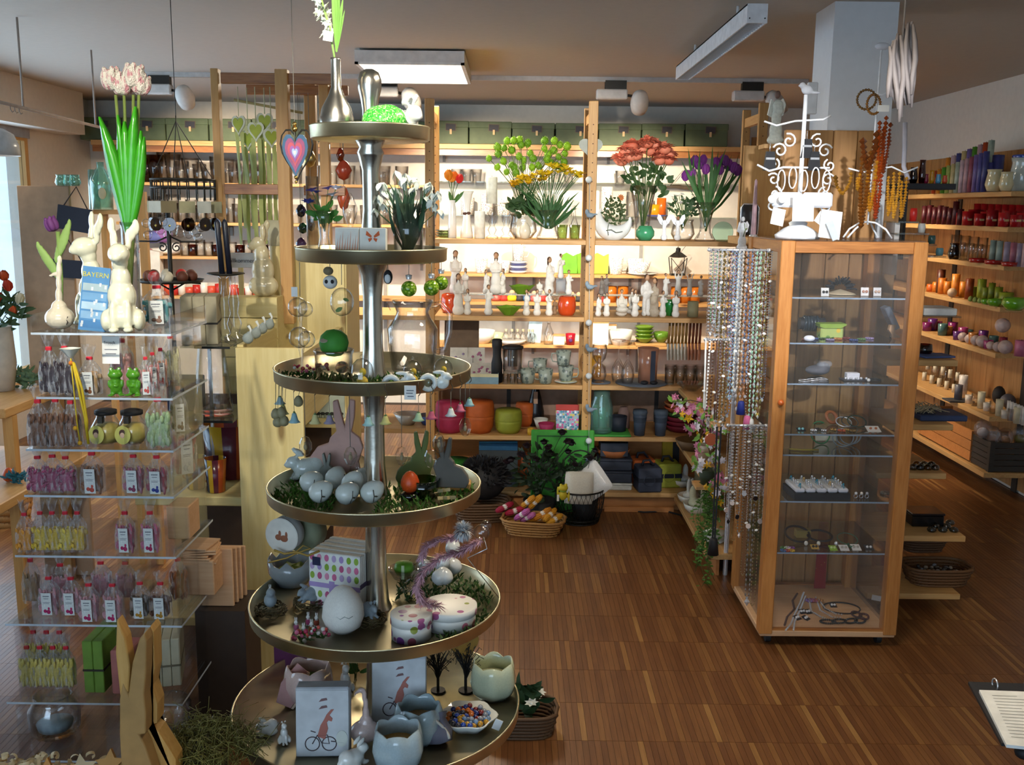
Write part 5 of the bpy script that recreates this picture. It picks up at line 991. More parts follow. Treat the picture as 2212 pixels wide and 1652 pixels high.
def beads(name,lab,px,py,z,seed):
 r2=random.Random(seed);t=thing(name,lab,'decoration',on(px,py,z))
 for i in range(12):
  p=Vector((r2.uniform(-.022,.022),r2.uniform(-.014,.014),r2.uniform(.006,.026)));obj('bead',kit('bead',lambda:MB().ball((0,0,0),1,8,6).mesh('bead')),('#c0325a','#d4574a','#e8e4da','#d86a8a')[i%4]+'/g',t,p,(0,0,0),r2.uniform(.003,.006))
 lf=MB()
 for i in range(10):lf.leaf((r2.uniform(-.01,.01),0,.003),(r2.uniform(-.035,.035),r2.uniform(-.025,.02),r2.uniform(.003,.015)),.01,(0,0,1),.1,2)
 obj('leaves',lf,'#4a6a2a',t)
beads('bead_wreath','little wreath of pink and white beads at the tray edge',655,812,T3,1);beads('bead_wreath','little wreath of crimson beads beside the striped egg',690,806,T3,2)
def bell_parts():
 m=MB().lathe([(0.,.62),(.16,.6),(.22,.4),(.3,.16),(.46,0.),(.43,0.),(.27,.17),(.18,.4),(0,.55)],16,wave=lambda r,z,a:(r*(1+(.06*math.cos(6*a)if z<.1 else 0)),z))
 return[('bell',m.mesh('bell'),'#a8c8c8',None),('cap',MB().ball((0,0,.66),(.1,.1,.08),8,6).mesh('cap'),'#5f7a4a',None),('string',MB().tube([(0,0,.7),(0,0,2.)],.02,4).mesh('string'),'#8f8a7a',None),('hook',MB().tube([(0,0,2.),(.12,0.,2.15),(.14,0,2.4),(0,0,2.62),(-.02,-.05,2.9),(0.,.1,3.1)],.035,5).mesh('hook'),'#4a3d28',None)]
bl=kit('bellk',bell_parts);z3r,r3=TR[2]
for nm,px,py,col in(('sky blue',636,912,'#8fb6bc'),('butter yellow',681,914,'#cfc68a'),('lilac',712,914,'#8f8496'),('aqua',796,918,'#a5cfca'),('lemon',833,915,'#c9c074'),('mint green',904,908,'#a8c49a'),('raspberry',932,904,'#c25a72'),('white',974,898,'#d8dcd6'),('rose pink',994,888,'#cc6a82'),('ice blue',1014,876,'#8fb8bc'),('powder blue',605,872,'#9fbcc0'),('straw yellow',612,894,'#c9c27c')):
 k=(px-W/2)/FPX;x=(A(px,SC.y,1.2)-SC).x;x=max(-r3*.999,min(r3*.999,x));yy=SC.y-math.sqrt(max(0,r3*r3-x*x))-.006
 zb=hz(px,py,yy);top=z3r+.03;h=(top-zb);
 put('bell_ornament','%s flower bell hanging from the rim of the third tray'%nm,'bell',bl,(A(px,yy,zb).x,yy,zb),0,(.03,.03,h/3.1),'bells on the third tray',{'bell':col})
put('price_tag','white price tag hanging on the rim of the third tray','price tag',[('card',MB().box(-.013,.013,-.001,.001,-.016,.016).mesh('card'),'paper',None),('lettering',MB().box(-.008,.008,-.0016,-.001,.004,.006).box(-.009,.006,-.0016,-.001,-.002,0.).box(-.006,.008,-.0016,-.001,-.009,-.007).mesh('lettering'),'#6a6f78',None)],A(886,2.153,hz(886,848,2.153)),0)
def speckled(lab,px,py,yy,h,group):
 spot_='quail'
 egg('quail_egg',lab,P(px,py,yy),h,'quail')
spotted('quail','#a39a74',['#4a4230','#5c523a','#6a6040'],300,.38,.5)
for i,(px,py)in enumerate(((596,905),(608,902),(600,922),(614,920),(645,878))):
 p=P(px,py,2.3);t=thing('quail_egg',ordinal(i)+' speckled quail egg of the bunch hanging beside the pine panel','egg',p);obj('shell',egg_me,'quail',t,(0,0,0),(0,0,0),.024);obj('string',MB().tube([(0,0,.024),(.002*i,.01,(TR[2][0]+.01)-p.z)],.0008,4),'#6a6248',t)
def hang(name,lab,px,ytop,parts,Y,col=None,sc=1.,cat='ornament'):
 p=P(px,ytop,Y);ps=[(n,m.mesh(n),c,None)for n,m,c in parts];top=TR[1][0]if Y>2.1 else p.z
 ps.append(('string',MB().tube([(0,0,0),(0,.004,max(.01,top+.002-p.z))],.0008,4).mesh('string'),'#8a8a80',None));return put(name,lab,cat,ps,p)
for i,(px,py)in enumerate(((883,592),(932,590),(953,580))):
 hang('glass_bauble',('green crackle glass bauble next to the pole','green crackle glass bauble above the pitcher handle','green crackle glass bauble at the edge of the second tray')[i],px,py,[('cap',MB().lathe([(0,0),(.008,-.002),(.006,-.012)],10),'silver'),('ball',MB().ball((0,0,-.034),.0185 if i<2 else .017,16,12),'bauble_green')],2.3+.03*(i==2))if 'bauble_green' in MATS or spotted('bauble_green','#6f9a1c',['#a8c83a','#4f7a14','#c8d86a'],160,.45,.08)else None
for i,(px,y0,n)in enumerate(((648,640,3),(650,720,0))):
 if n:hang('glass_chain','hanging chain of clear blown glass bubbles beside the pine panel',px,y0,[('glass_ball',MB().ball((-.006,0,-.025),.023,14,10),'glass'),('glass_ball',MB().ball((.01,.006,-.03),.018,14,10),'glass'),('glass_ball',MB().ball((-.004,0,-.095),.025,14,10),'glass'),('glass_ball',MB().ball((.012,.004,-.1),.02,14,10),'glass'),('spindle',MB().lathe([(0,0),(.006,-.05),(.003,-.06),(.007,-.12),(.004,-.14),(.002,-.16),(0,-.17)],10),'glass'),('tag',MB().at((-.008,-.02,.012)).box(-.007,.007,-.001,.001,-.011,.011),'paper')],2.26)
hang('glass_ball','clear glass ball with painted leaves hanging under the second tray',738,615,[('ball',MB().ball((0,0,-.04),(.028,.028,.034),16,12),'glass'),('leaf_paint',MB().leaf((-.01,-.027,-.06),(.006,-.027,-.05),.01,(0,-1,0)).leaf((.008,-.026,-.03),(.02,-.02,-.036),.008,(0,-1,0)),'#6f8a4a')],2.3)
put('panda_ornament','little panda and owl faces hanging under the second tray','ornament',[('panda',MB().ball((0,0,-.01),(.017,.012,.016),12,8).mesh('panda'),'#e2e0d8',None),('owl',MB().ball((-.004,0,.016),(.012,.01,.01),10,8).mesh('owl'),'#8a7a5a',None),('eye_patch',MB().ball((-.007,-.012,-.008),(.004,.002,.005),6,4).ball((.007,-.012,-.008),(.004,.002,.005),6,4).mesh('eye_patch'),'#222022',0),('string',MB().tube([(0,0,.02),(0,0,.05)],.0008,4).mesh('string'),'#8a8a80',None)],P(713,600,2.3),sc=1.)
put('penguin_ornament','tiny black and white penguin ornament beside the pole','ornament',[('body',MB().ball((0,0,0),(.011,.009,.017),10,8).mesh('body'),'#1b1b1e',None),('belly',MB().ball((0,-.004,-.003),(.008,.007,.012),10,8).mesh('belly'),'#e2e2de',None),('string',MB().tube([(0,0,.016),(0,0,.04)],.0008,4).mesh('string'),'#8a8a80',None)],P(838,598,2.32))
p=P(636,262,2.62);t=thing('heart_spinner','metal wind spinner with nested painted hearts','wind spinner',p);s=mpp(2.62,1.85)
def heart(w,h,n=24):
 return[(w*.5*math.sin(a)**3,h*(13*math.cos(a)-5*math.cos(2*a)-2*math.cos(3*a)-math.cos(4*a))/29.)for a in[2*PI*i/n for i in range(n)]]
for i,(w,h,c)in enumerate(((56,96,'#2e4f6a'),(44,76,'#8a3a5a'),(32,54,'#b0404a'),(22,36,'#8a4a8a'),(13,22,'#9aa8c8'),(6,10,'#e2d8c0'))):
 obj('heart_plate',MB().prism([(x*s,(z-66)*s)for x,z in heart(w,h)],-.0012-.0012*i,.0012-.0012*i),c+'/g',t)
obj('wire_frame',MB().tube([(x*s*1.1+.003,.004,(z-62)*s)for x,z in heart(62,112)],.0016,5,closed=True).tube([(x*s*.9,.02,(z-62)*s)for x,z in heart(80,110)],.0014,5,closed=True),'black_iron',t)
[obj('bead',MB().ball((0,0,q*s),r_,8,6),'gold',t)for q,r_ in((-6,.006),(-16,.008),(-118,.005),(-128,.004))];obj('string',MB().tube([(0,0,-124*s),(0,0,0),(0,0,CEIL-p.z)],.0009,4),'#7a756a',t)
moss('artificial_grass','green decorative grass on the fourth tray',SC.x,SC.y,.25,T4,1500,.018,'#4f7a28',2,lambda p:inside(3,.05)(p)and(p.x<SC.x-.08 or(p.x>SC.x+.02 and p.y<SC.y+.05)))
spotted('painted_egg','#d6dbd2',['#7a8a5a','#8a6a7a','#3a3430','#7f8f62'],70,.2,.15)
for i,(px,py,rz,ry)in enumerate(((650,1072,.4,1.2),(672,1098,.2,1.),(716,1072,1.2,.9),(748,1085,.3,.6),(770,1068,.9,1.1),(730,1102,.6,1.1),(785,1100,.2,.9))):
 p=on(px,py,T4);put('porcelain_egg',('porcelain egg with painted twigs nearest the tray edge','porcelain egg with painted twigs in front of the grass','porcelain egg behind the front pair','porcelain egg in the middle of the egg group','porcelain egg nearest the pole','porcelain egg lying foremost with a bow','porcelain egg lying foremost beside the pole')[i],'egg',[('shell',egg_me,'painted_egg',None),('twig',MB().tube([(.3,-.38,.3),(.1,-.475,.5),(-.15,-.46,.65)],.02,4).leaf((.1,-.48,.5),(.22,-.46,.62),.08,(0,-1,0)).mesh('twig'),'#3c3a2c',None)],(p.x,p.y,T4+.026),rz,.054,'porcelain eggs on the fourth tray',ry=ry)
put('rabbit_figurine','white glazed rabbit crouching at the edge of the fourth tray','figurine',crouch_rabbit(),on(662,1040,T4)+Vector((0,.03,0)),-1.2,.095,mats={'body':'#cfd6cd/c'})
def flat_rabbit(outline,t,mat):return MB().prism(outline,-t/2,t/2)
RAB=[(.02,0),(.62,0),(.7,.06),(.62,.12),(.6,.22),(.66,.4),(.62,.52),(.52,.6),(.56,.78),(.57,.98),(.51,1.),(.46,.8),(.44,.66),(.4,.82),(.36,.99),(.3,.97),(.31,.76),(.34,.6),(.26,.52),(.24,.45),(.1,.4),(0.,.26),(-.04,.12)]
def felt(lab,px,py,z,hpx,col,Y=None,flip=1,rz=0,back=0.):
 p=on(px,py,z)+Vector((0,back,0));s=mpp(p.y,z)*hpx;pts=[((x-.32)*s*flip,zz*s)for x,zz in RAB];pts=pts if flip>0 else pts[::-1]
 me=MB().prism(pts,-.008,.008).mesh('felt');o=obj('rabbit_cutout',me,col,None,(p.x,p.y,z),(0,0,rz));md=o.modifiers.new('b','BEVEL');md.width=.003;md.segments=2
 return tag(o,lab,'figurine')
s=mpp(2.45,T4)
felt('tall pink bark rabbit with long ears on the fourth tray',722,1040,T4,176,'#c59a8c',back=.03);felt('small grey felt rabbit in front of the pink one',716,1040,T4,66,'#8a8d84',back=-.01,flip=-1);felt('olive green felt rabbit beside the pole',897,1045,T4,118,'#5f6b34',rz=.2);felt('dark grey felt rabbit on a wooden foot',974,1052,T4+.022,112,'#57534b',rz=-.1,flip=-1)
p=on(975,1056,T4);tag(obj('wooden_block',MB().rbox(-.05,.05,-.022,.022,0,.021,.003),'lime_wood',None,(p.x,p.y,T4)),'small wooden block under the dark grey rabbit','block')
p=on(905,1080,T4);s=mpp(p.y,T4)
L('green_cup','bright green glass cup on the fourth tray','cup',straight(40,30,36,2),'#5aa021/v',915,p.y+.03,T4)
egg('egg_candle','orange egg candle standing before the green cup',(on(886,1078,T4)).xyz+Vector((0,0,.018)),.054,'#d9521a/k',cat='candle')
L('gem_foot','faceted dark green glass under the orange egg candle','ornament',[(0,0),(20,2),(26,10),(16,17),(0,18)],'#0f5a34/v',886,on(886,1078,T4).y,T4,n=8)
for i,(px,py,rz)in enumerate(((945,1070,.5),(962,1085,.2))):p=on(px,py,T4);tag(obj('wooden_tulip',MB().at((0,0,.012),rx=1.3).prism([(-.02,0),(.02,0),(.022,.03),(.008,.02),(0,.034),(-.008,.02),(-.022,.03)],-.004,.004),'#b5a578',None,p,(0,0,rz)),('pale wooden tulip lying by the green cup','pale wooden tulip lying by the tray rim')[i],'ornament')
egg('glass_egg','clear glass egg with yellow down behind the porcelain eggs',on(775,1040,T4)+Vector((0,.02,.004)),.062,'glass');
moss('straw_tuft','tuft of yellow green straw behind the eggs',*on(778,1046,T4).xy,.05,T4,420,.03,'#9a9a2e',9,inside(3,.04))
for i,(px,py)in enumerate(((660,963),(757,985),(868,985),(948,958),(1005,922),(930,990))):
 p=P(px,py,2.28 if i!=4 else 2.36);top=TR[2][0]
 put('crystal_drop',('faceted glass egg hanging in front of the pine panel','faceted glass egg hanging before the pink rabbit','faceted glass egg beside the olive rabbit','faceted glass egg hanging over the dark grey rabbit','faceted glass egg hanging beside the orange bowl','faceted glass bird hanging beside the dark grey rabbit')[i],'ornament',[('glass',MB().lathe([(0,-.024),(.009,-.02),(.0155,-.006),(.0155,.006),(.009,.02),(0,.024)],8,smooth=False).mesh('glass'),'glass',None),('figure',MB().ball((0,0,-.003),(.005,.004,.008),8,6).ball((0,0,.007),(.003,.003,.003),6,5).mesh('figure'),'#9a8a6a',None),('string',MB().tube([(0,0,.024),(0,0,top-p.z+0.)],.0008,4).mesh('string'),'#6a6a60',None)],p,.3*i)
moss('artificial_grass','dark green grass lying along the back of the fifth tray',SC.x,SC.y,.3,T5,2200,.02,'#3a5a24',3,lambda p:inside(4,.05)(p)and(p.x>SC.x+.17 or(p.x>SC.x+.04 and p.y>SC.y+.02)))
p=on(735,1325,T5);s=mpp(p.y,T5);t=thing('napkin_stack','thick stack of napkins printed with rows of coloured eggs','napkins',(p.x+0.,p.y+.075,T5),rx=0.,rz=-.32);w,h=62*s,128*s;nm_=MB()
for k in range(14):nm_.rbox(-w,w,-.055+k*.009,-.055+k*.009+.0084,0,h-.001*(k%3),.002)
obj('napkin',nm_,'#e4e2da',t)
for r_i in range(6):
 for c_i in range(7):
  if r_i==3:continue
  x=-w+.01+c_i*(2*w-.02)/6;zz=h-.014-r_i*.0245
  obj('egg_print',kit('eprint',lambda:MB().at(rx=PI/2).cyl(1,-.02,.02,14).mesh('egg_print')),('#c0567e','#86ab34','#b9a0c4','#d98aa4','#8fb040','#a88fc0','#d06a90')[(c_i*3+r_i*2)%7],t,(x,-.0555,zz),(0,0,0),(.0062,.03,.0092))
obj('ribbon_print',MB().box(-w,w,-.0562,-.055,h-.014-3*.0245-.006,h-.014-3*.0245+.006).box(-w*.2,w*0.,-.057,-.055,h-.11,h-.075),'#a88fc0',t)
obj('label',MB().box(-w+.012,-w+.034,-.0575,-.0555,h-.036,h-.014),'#1b1f44',t);obj('paper_band',MB().box(w-.0005,w+.0008,-.055,.07,h*.42,h*.5),'#4a3a5a',t)
egg('white_egg','large white egg standing in front of the napkin stack',on(742,1364,T5),.118,'bisque',cat='egg',extra=('crack_line',MB().tube([(.2+.09*k-.36,-.47+.02*abs(k-2),.5+.05*(k%2))for k in range(6)],.008,4).mesh('crack_line'),'#8f9690',None))
def nest():
 m=MB();r2=random.Random(3)
 for i in range(70):
  a=r2.uniform(0,2*PI);R0=r2.uniform(.6,1.);zz=r2.uniform(.05,.5);m.tube([(R0*math.cos(a+q*.5)*(1+.05*q),R0*math.sin(a+q*.5),zz+.1*math.sin(q*3))for q in(-1,-.3,.3,1)],.035,3)
 return[('straw',m.mesh('straw'),'#5a4a26',None)]
for i,(px,py,nm)in enumerate(((585,1325,'grey chick at the tray edge'),(668,1310,'grey rabbit beside the napkin stack'),(800,1345,'grey rabbit beside the white egg'))):
 p=on(px,py,T5);put('nest','brown twig nest with the '+nm,'nest',kit('nest',nest),(p.x,p.y,T5),i,.042)
 put('nest_figurine',nm[:1].upper()*0+'small '+nm+' sitting in a twig nest','figurine',crouch_rabbit()if i else kit('chick',lambda:[('body',blob('chick',[((0,0,.4),(.36,.42,.4)),((0,-.2,.9),(.26,.28,.26)),((0,-.48,.88),(.07,.12,.06))],.05,2),'#8f989c',None)]),(p.x,p.y,T5+.018),(.4,-.7,.6)[i],(.045,.055,.052)[i],mats={'body':'#8b959a'})
def mini_rabbit():return[('body',blob('mini',[((0,0,.3),(.2,.18,.3)),((0,-.02,.72),(.17,.17,.16)),((-.07,0,1.),(.05,.04,.2)),((.07,0,1.),(.05,.04,.2)),((-.1,-.1,.05),(.09,.14,.07)),((.1,-.1,.05),(.09,.14,.07))],.04,2),'#e8e6e0',None),('jacket',MB().lathe([(.2,.1),(.23,.3),(.19,.55)],10).mesh('jacket'),'#c05a7a',None)]
for i,(px,py,c,nm)in enumerate(((640,1362,'#c0648a','pink'),(656,1374,'#6a8a3a','green'),(666,1350,'#b84a7a','magenta'),(673,1366,'#c87a3a','orange'),(684,1352,'#b0503a','rust red'),(570,1295,'#c08a2a','yellow'))):
 put('mini_rabbit','tiny standing rabbit in a %s jacket%s'%(nm,' on the tray rim' if i==5 else ' among the flower tufts'),'figurine',kit('mini',mini_rabbit),on(px,py,T5)if i<5 else on(px,py,T5)+Vector((.012,.02,0)),RND.uniform(-.5,.5),.03,'tiny rabbits',{'jacket':c})
beads('flower_tuft','tuft of green leaves with pink and orange beads before the tiny rabbits',655,1385,T5,5);beads('flower_tuft','leafy bead tuft between the tiny rabbits and the white egg',692,1380,T5,6)
spotted('tulip_print','#e6e3da',['#a85a8a','#b05a6a','#8a4a9a','#8f9a3a','#c06a80'],34,.36,.4)
def roundbox(lab,px,py,rpx,hpx):
 p=on(px,py,T5);s=mpp(p.y,T5);r,h=rpx*s,hpx*s
 put('round_box',lab,'box',[('carton',MB().lathe([(0,0),(r*.97,0),(r*.97,h*.75),(0,h*.75)],32).mesh('carton'),'tulip_print',None),('lid',MB().lathe([(r*.98,h*.62),(r*1.02,h*.62),(r*1.02,h*.98),(r*.98,h),(0,h)],32).mesh('lid'),'tulip_print',None)],(p.x,p.y+r*.6,T5))
roundbox('tulip printed round box at the front of the fifth tray',886,1386,45,56);roundbox('larger tulip printed round box behind the first',968,1362,60,46)
for i,(px,py)in enumerate(((918,1262),(945,1270),(938,1290),(975,1240),(968,1290),(990,1262))):
 p=on(px,py,T5);spotted('silver_egg','#dfe0dc',['#7a7a74','#8f8a80'],60,.25,.12)if 'silver_egg' not in MATS else None
 put('pearl_egg',ordinal(i)+' white egg with silver dots counted from the pole side','egg',[('shell',egg_me,'silver_egg',None)],(p.x,p.y+.02,T5+.03+.02*(i in(1,3))),i,.045,'silver dotted eggs',rx=.7)
p=on(872,1275,T5);s=mpp(p.y,T5)
L('candle_bowl','footed cut glass bowl with a green floating candle','candle',[(0,0),(16,0),(17,3),(5,8),(6,20),(24,30),(34,50),(33,52),(22,33),(0,24)],'glass',873,p.y,T5,extra=[('candle',MB().lathe([(0,32*s),(16*s,36*s),(22*s,50*s),(18*s,62*s),(0,66*s)],18),'#63a02a/k'),('ribbon',MB().box(-3*s,3*s,-23*s,-21*s,34*s,64*s),'#cfe0b0')])
p=on(632,1262,T5);s=mpp(p.y,T5)
put('eggshell_bowl','grey cracked eggshell bowl filled with straw','bowl',[('shell',MB().lathe([(0,0),(34*s,4*s),(50*s,30*s),(52*s,58*s),(49*s,58*s),(46*s,30*s),(0,8*s)],20,wave=lambda r,z,a:(r,z+(.012*math.sin(7*a)if z>.04 else 0))).mesh('shell'),'#8a8f90/c',None),('straw',MB().lathe([(0,.05),(.03,.052),(.045,.04)],14,wave=lambda r,z,a:(r,z+.006*math.sin(9*a))).mesh('straw'),'#7a8a2e',None)],(p.x,p.y,T5))
t=thing('feather_bird','clear glass bird with a long pink feather tail clipped to the fifth tray','ornament',P(1030,1160,2.22));o0=P(1030,1160,2.22);fe=MB();r2=random.Random(8)
def feather(pts,w,n):
 for i in range(n):
  q=r2.random();k=q*(len(pts)-1);a=pts[int(min(k,len(pts)-2))];b=pts[int(min(k,len(pts)-2))+1];c=a+(b-a)*(k-int(min(k,len(pts)-2)));d=Vector((r2.uniform(-1,1),r2.uniform(-1,1),r2.uniform(-1,1))).normalized()*w+(b-a).normalized()*w*.8;fe.leaf(c,c+d,.003,(r2.uniform(-1,1),0,1),.1,2)
ptsA=[P(x,y,2.22)-o0 for x,y in((1040,1165),(1000,1190),(950,1205),(915,1235),(900,1270),(912,1300),(945,1310))]
ptsB=[P(x,y,2.24)-o0 for x,y in((1000,1160),(955,1165),(920,1180),(910,1205))]
feather(ptsA,.016,900);feather(ptsB,.014,420)
obj('tail_feather',fe,'#cfa0aa',t)['kind']='stuff'
for i,(x,y,r,m_)in enumerate(((1040,1150,.02,'glass'),(1050,1135,.013,'glass'))):obj('glass_body',MB().ball(P(x,y,2.22)-o0,r,14,10),m_,t)
feb=MB();r2=random.Random(12)
for i in range(300):d=Vector((r2.uniform(-1,1),r2.uniform(-1,1),r2.uniform(-1,1))).normalized()*.028;c=P(1000,1148,2.22)-o0;feb.leaf(c+d*.2,c+d,.004,(0,.3,1),.2,2)
obj('down_tuft',feb,'#c9ccd0',t)['kind']='stuff'
obj('clip_wire',MB().tube([P(1045,1160,2.22)-o0,P(1052,1185,2.2)-o0,P(1010,1205,2.21)-o0,Vector((SC.x+.315,2.4,TR[4][0]+.032))-o0],.0012,5),'silver',t)
p=P(617,1152,2.3);t=thing('round_tin','round tin with a lace edge and a painted rabbit hanging beside the pine panel','tin',p,rz=-.3)
obj('tin',MB().at(rx=PI/2).lathe([(0,-.02),(.04,-.02),(.043,-.014),(.043,.02),(0,.02)],28),'#a9a8a2',t);obj('lace',MB().at((0,-0.,0),rx=PI/2).lathe([(0.,.0205),(.04,.0215),(.0445,.019)],28,wave=lambda r,z,a:(r*(1+(.03*math.sin(28*a)if r>.041 else 0)),z)),'#d5d0c4',t)
pm=MB()
for x,z_,a_,b_ in((-.008,-.004,.01,.008),(.008,-.006,.012,.009),(.014,.004,.004,.009),(-.004,.006,.004,.008)):pm.ball((x,-.0205,z_),(a_,.0012,b_),10,6)
obj('painting',pm,'#8a5236',t);obj('hanger',MB().tube([(0,0,.043),(.01,.06,.07)],.0012,4),'#6a6248',t)
p2=P(662,1150,2.36);put('round_tin','second round tin behind the lace edged one','tin',[('tin',MB().at(rx=PI/2).lathe([(0,-.03),(.042,-.03),(.043,.03),(0,.03)],24).mesh('tin'),'#7f8468',None),('hanger',MB().tube([(0,0,.042),(0,0,TR[3][0]-p2.z)],.0012,4).mesh('hanger'),'#6a6248',None)],p2,-.3)
tag(obj('raffia_bow',MB().tube([P(x,y,2.26)-P(640,1195,2.26)for x,y in((592,1188),(615,1196),(640,1192),(665,1200),(690,1190))],.003,4).tube([P(x,y,2.26)-P(640,1195,2.26)for x,y in((640,1192),(655,1178),(672,1184),(640,1195),(620,1205),(580,1215))],.002,4),'#a8863a',None,P(640,1195,2.26)),'golden raffia ribbon behind the fifth tray','ribbon')
p=P(733,1165,2.5);put('bottle_ornament','clear bottle with a dark base behind the napkin stack','bottle',[('glass',MB().lathe([(0,-0.),(.03,0.),(.028,.03),(.012,.06),(.012,.075)],18).mesh('glass'),'glass_amber',None),('filling',MB().lathe([(0,.002),(.027,.002),(.025,.022),(0,.024)],16).mesh('filling'),'#1d1a16',None)],(p.x,p.y,T5))
def tulip_cup():
 w=lambda r,z,a:(r*(1+.04*math.cos(6*a)),z+(.09*abs(math.cos(3*a))-.05 if z>.7 else 0))
 return[('cup',MB().lathe([(0,0),(.34,0),(.5,.18),(.56,.45),(.52,.72),(.47,.88),(.44,.88),(.49,.7),(.52,.45),(.45,.2),(0,.08)],36,wave=w).mesh('cup'),'#e0c0b8/c',None),('candle',MB().lathe([(0,.1),(.44,.2),(.46,.5),(.2,.52),(0,.52)],18).mesh('candle'),'#d89a4a/k',None),('wick',MB().tube([(0,0,.5),(0,0,.6)],.012,5).mesh('wick'),'#2a2018',1)]
for lab,px,py,hpx,c,cc,rz in(('pale pink tulip cup with a green egg inside',662,1525,84,'#d6b9ae/c','#5fa036/k',.3),('pale mint tulip cup at the far edge of the lowest tray',1064,1515,82,'#c2c8a8/c','#c9c8a0/k',.5),('ice blue tulip cup with an orange candle behind',902,1612,86,'#a9bcc0/c','#c8853a/k',.1),('ice blue tulip cup with an orange candle at the very front',857,1668,92,'#b4c4c8/c','#d8963c/k',.6)):
 p=on(px,py,T6);p=p if(p-SC).to_2d().length<.34 else SC+(p-SC).to_2d().normalized().to_3d()*.3
 put('tulip_cup',lab,'candle',kit('tcup',tulip_cup),(p.x,p.y+.03,T6),rz,hpx*mpp(p.y,T6)/.9,mats={'cup':c,'candle':cc})
def swan():return[('body',blob('swan',[((0,0,.2),(.26,.2,.2)),((.02,0,.36),(.12,.11,.14)),((.02,0,.52),(.06,.06,.16)),((.02,0,.68),(.045,.045,.15)),((0.,0,.84),(.042,.042,.13)),((-.05,0,.955),(.06,.04,.045)),((-.12,0,.925),(.04,.025,.03)),((-.16,0,.88),(.018,.018,.045))],.018,3),'#d9bfb6/c',None)]
p=on(786,1612,T6);put('goose_figurine','pale pink glazed goose with a long neck on the lowest tray','figurine',kit('swan',swan),(p.x,p.y+.02,T6),.2,128*mpp(p.y,T6))
for lab,px,py,hpx,rz,k,dy in(('white glazed rabbit crouching foremost on the lowest tray',758,1668,66,2.4,0,.02),('white glazed rabbit sitting up beside the pink cup',742,1505,78,.5,1,.03),('small white rabbit lying down near the tray rim',578,1588,44,-.9,0,.01),('small white rabbit sitting up near the tray rim',612,1608,56,.4,1,.01)):
 p=on(px,py,T6);put('rabbit_figurine',lab,'figurine',sit_rabbit('sitr','back')if k else crouch_rabbit(),(p.x,p.y+dy,T6),rz,hpx*mpp(p.y,T6)/(.9 if k else .95),mats={'body':'ceramic_white'})
def bike_pack(lab,px0,px1,ytop,ybot,tilt):
 p=on((px0+px1)/2,ybot,T6);s=mpp(p.y,T6);w=(px1-px0)/2*s;h=(ybot-ytop)*s*1.1;t=thing('napkin_box',lab,'napkins',(p.x,p.y+.03,T6),rx=tilt,rz=.05)
 obj('pack',MB().rbox(-w,w,0,.045,0,h,.003),'#b9bcc0',t);obj('front_sheet',MB().box(-w*.97,w*.97,-.0012,0,.004,h*.96),'#cdd0d2',t)
 rb=MB().prism([(x*.036-.012,z_*.075+.045)for x,z_ in((0.,.1),(.5,0.),(.7,.35),(.62,.55),(.75,.62),(.95,.58),(1.,.68),(.8,.78),(1.1,.98),(.9,.97),(.6,.8),(.45,.65),(.2,.45))],-.003,-.0012)
 obj('rabbit_print',rb,'#b06a5c',t)
 wh=MB()
 for cx in(-.024,.016):wh.tube([(cx+.017*math.cos(2*PI*i/18),-.002,.034+.017*math.sin(2*PI*i/18))for i in range(18)],.0013,4,closed=True)
 wh.tube([(-.024,-.002,.034),(-.012,-.002,.055),(.012,-.002,.055),(.016,-.002,.034),(-.002,-.002,.036),(-.012,-.002,.055)],.0013,4).tube([(-.028,-.002,.066),(-.016,-.002,.062)],.0013,4).tube([(.02,-.002,.04),(.05,-.002,.036)],.0013,4)
 obj('bicycle_print',wh,'#4a3e42',t);obj('egg_print',MB().at((.046,-.0012,.046)).prism([(.014*math.sin(a),.02*math.cos(a))for a in[2*PI*i/16 for i in range(16)]],-.002,0),'painted_egg',t)
 for q in range(2):obj('bow_print',MB().at((.004,-.0012,h*.72+q*.018)).prism([(-.012,-.004),(.008,0.),(.006,.005),(-.006,.003)],-.002,0),'#7a5a5a',t)
 return t
bike_pack('napkin box printed with a cycling rabbit at the front of the lowest tray',634,750,1508,1650,-.1);bike_pack('napkin box printed with a cycling rabbit standing further back',800,918,1440,1572,-.12)
p=on(1010,1580,T6);s=mpp(p.y,T6)
put('shell_dish','white fluted dish holding glass marbles','dish',[('dish',MB().lathe([(0,0.),(40*s,2*s),(62*s,26*s),(60*s,28*s),(38*s,5*s),(0,4*s)],36,wave=lambda r,z,a:(r*(1+.07*math.cos(6*a)),z)).mesh('dish'),'#dcdcd4/c',None),('tag',MB().at((.075,-.03,.02),ry=.4).box(-.01,.01,-.001,.001,-.014,.014).mesh('tag'),'paper',None)],(p.x,p.y+.03,T6))
mm=kit('marble',lambda:MB().ball((0,0,0),1,10,8).mesh('marble'));r2=random.Random(3);mc=['#1a2a6a','#2a4aa0','#8a8f98','#c8661a','#b5851e','#7a1c1c','#3a3a44','#6a8ab0'];kk=0
for i in range(64):
 a=i*2.39996;q=.055*math.sqrt(i/64.);tag(obj('marble',mm,mc[i%8]+'/c',None,(p.x+q*math.cos(a),p.y+.03+q*math.sin(a),T6+.016+r2.uniform(0,.012)-.004*(q/.055<0)),(0,0,0),.0075),'%s glass marble in the white fluted dish'%'navy,blue,clear grey,orange,amber,dark red,black,pale blue'.split(',')[i%8],'marble','marbles in the fluted dish')
p=on(985,1480,T6);
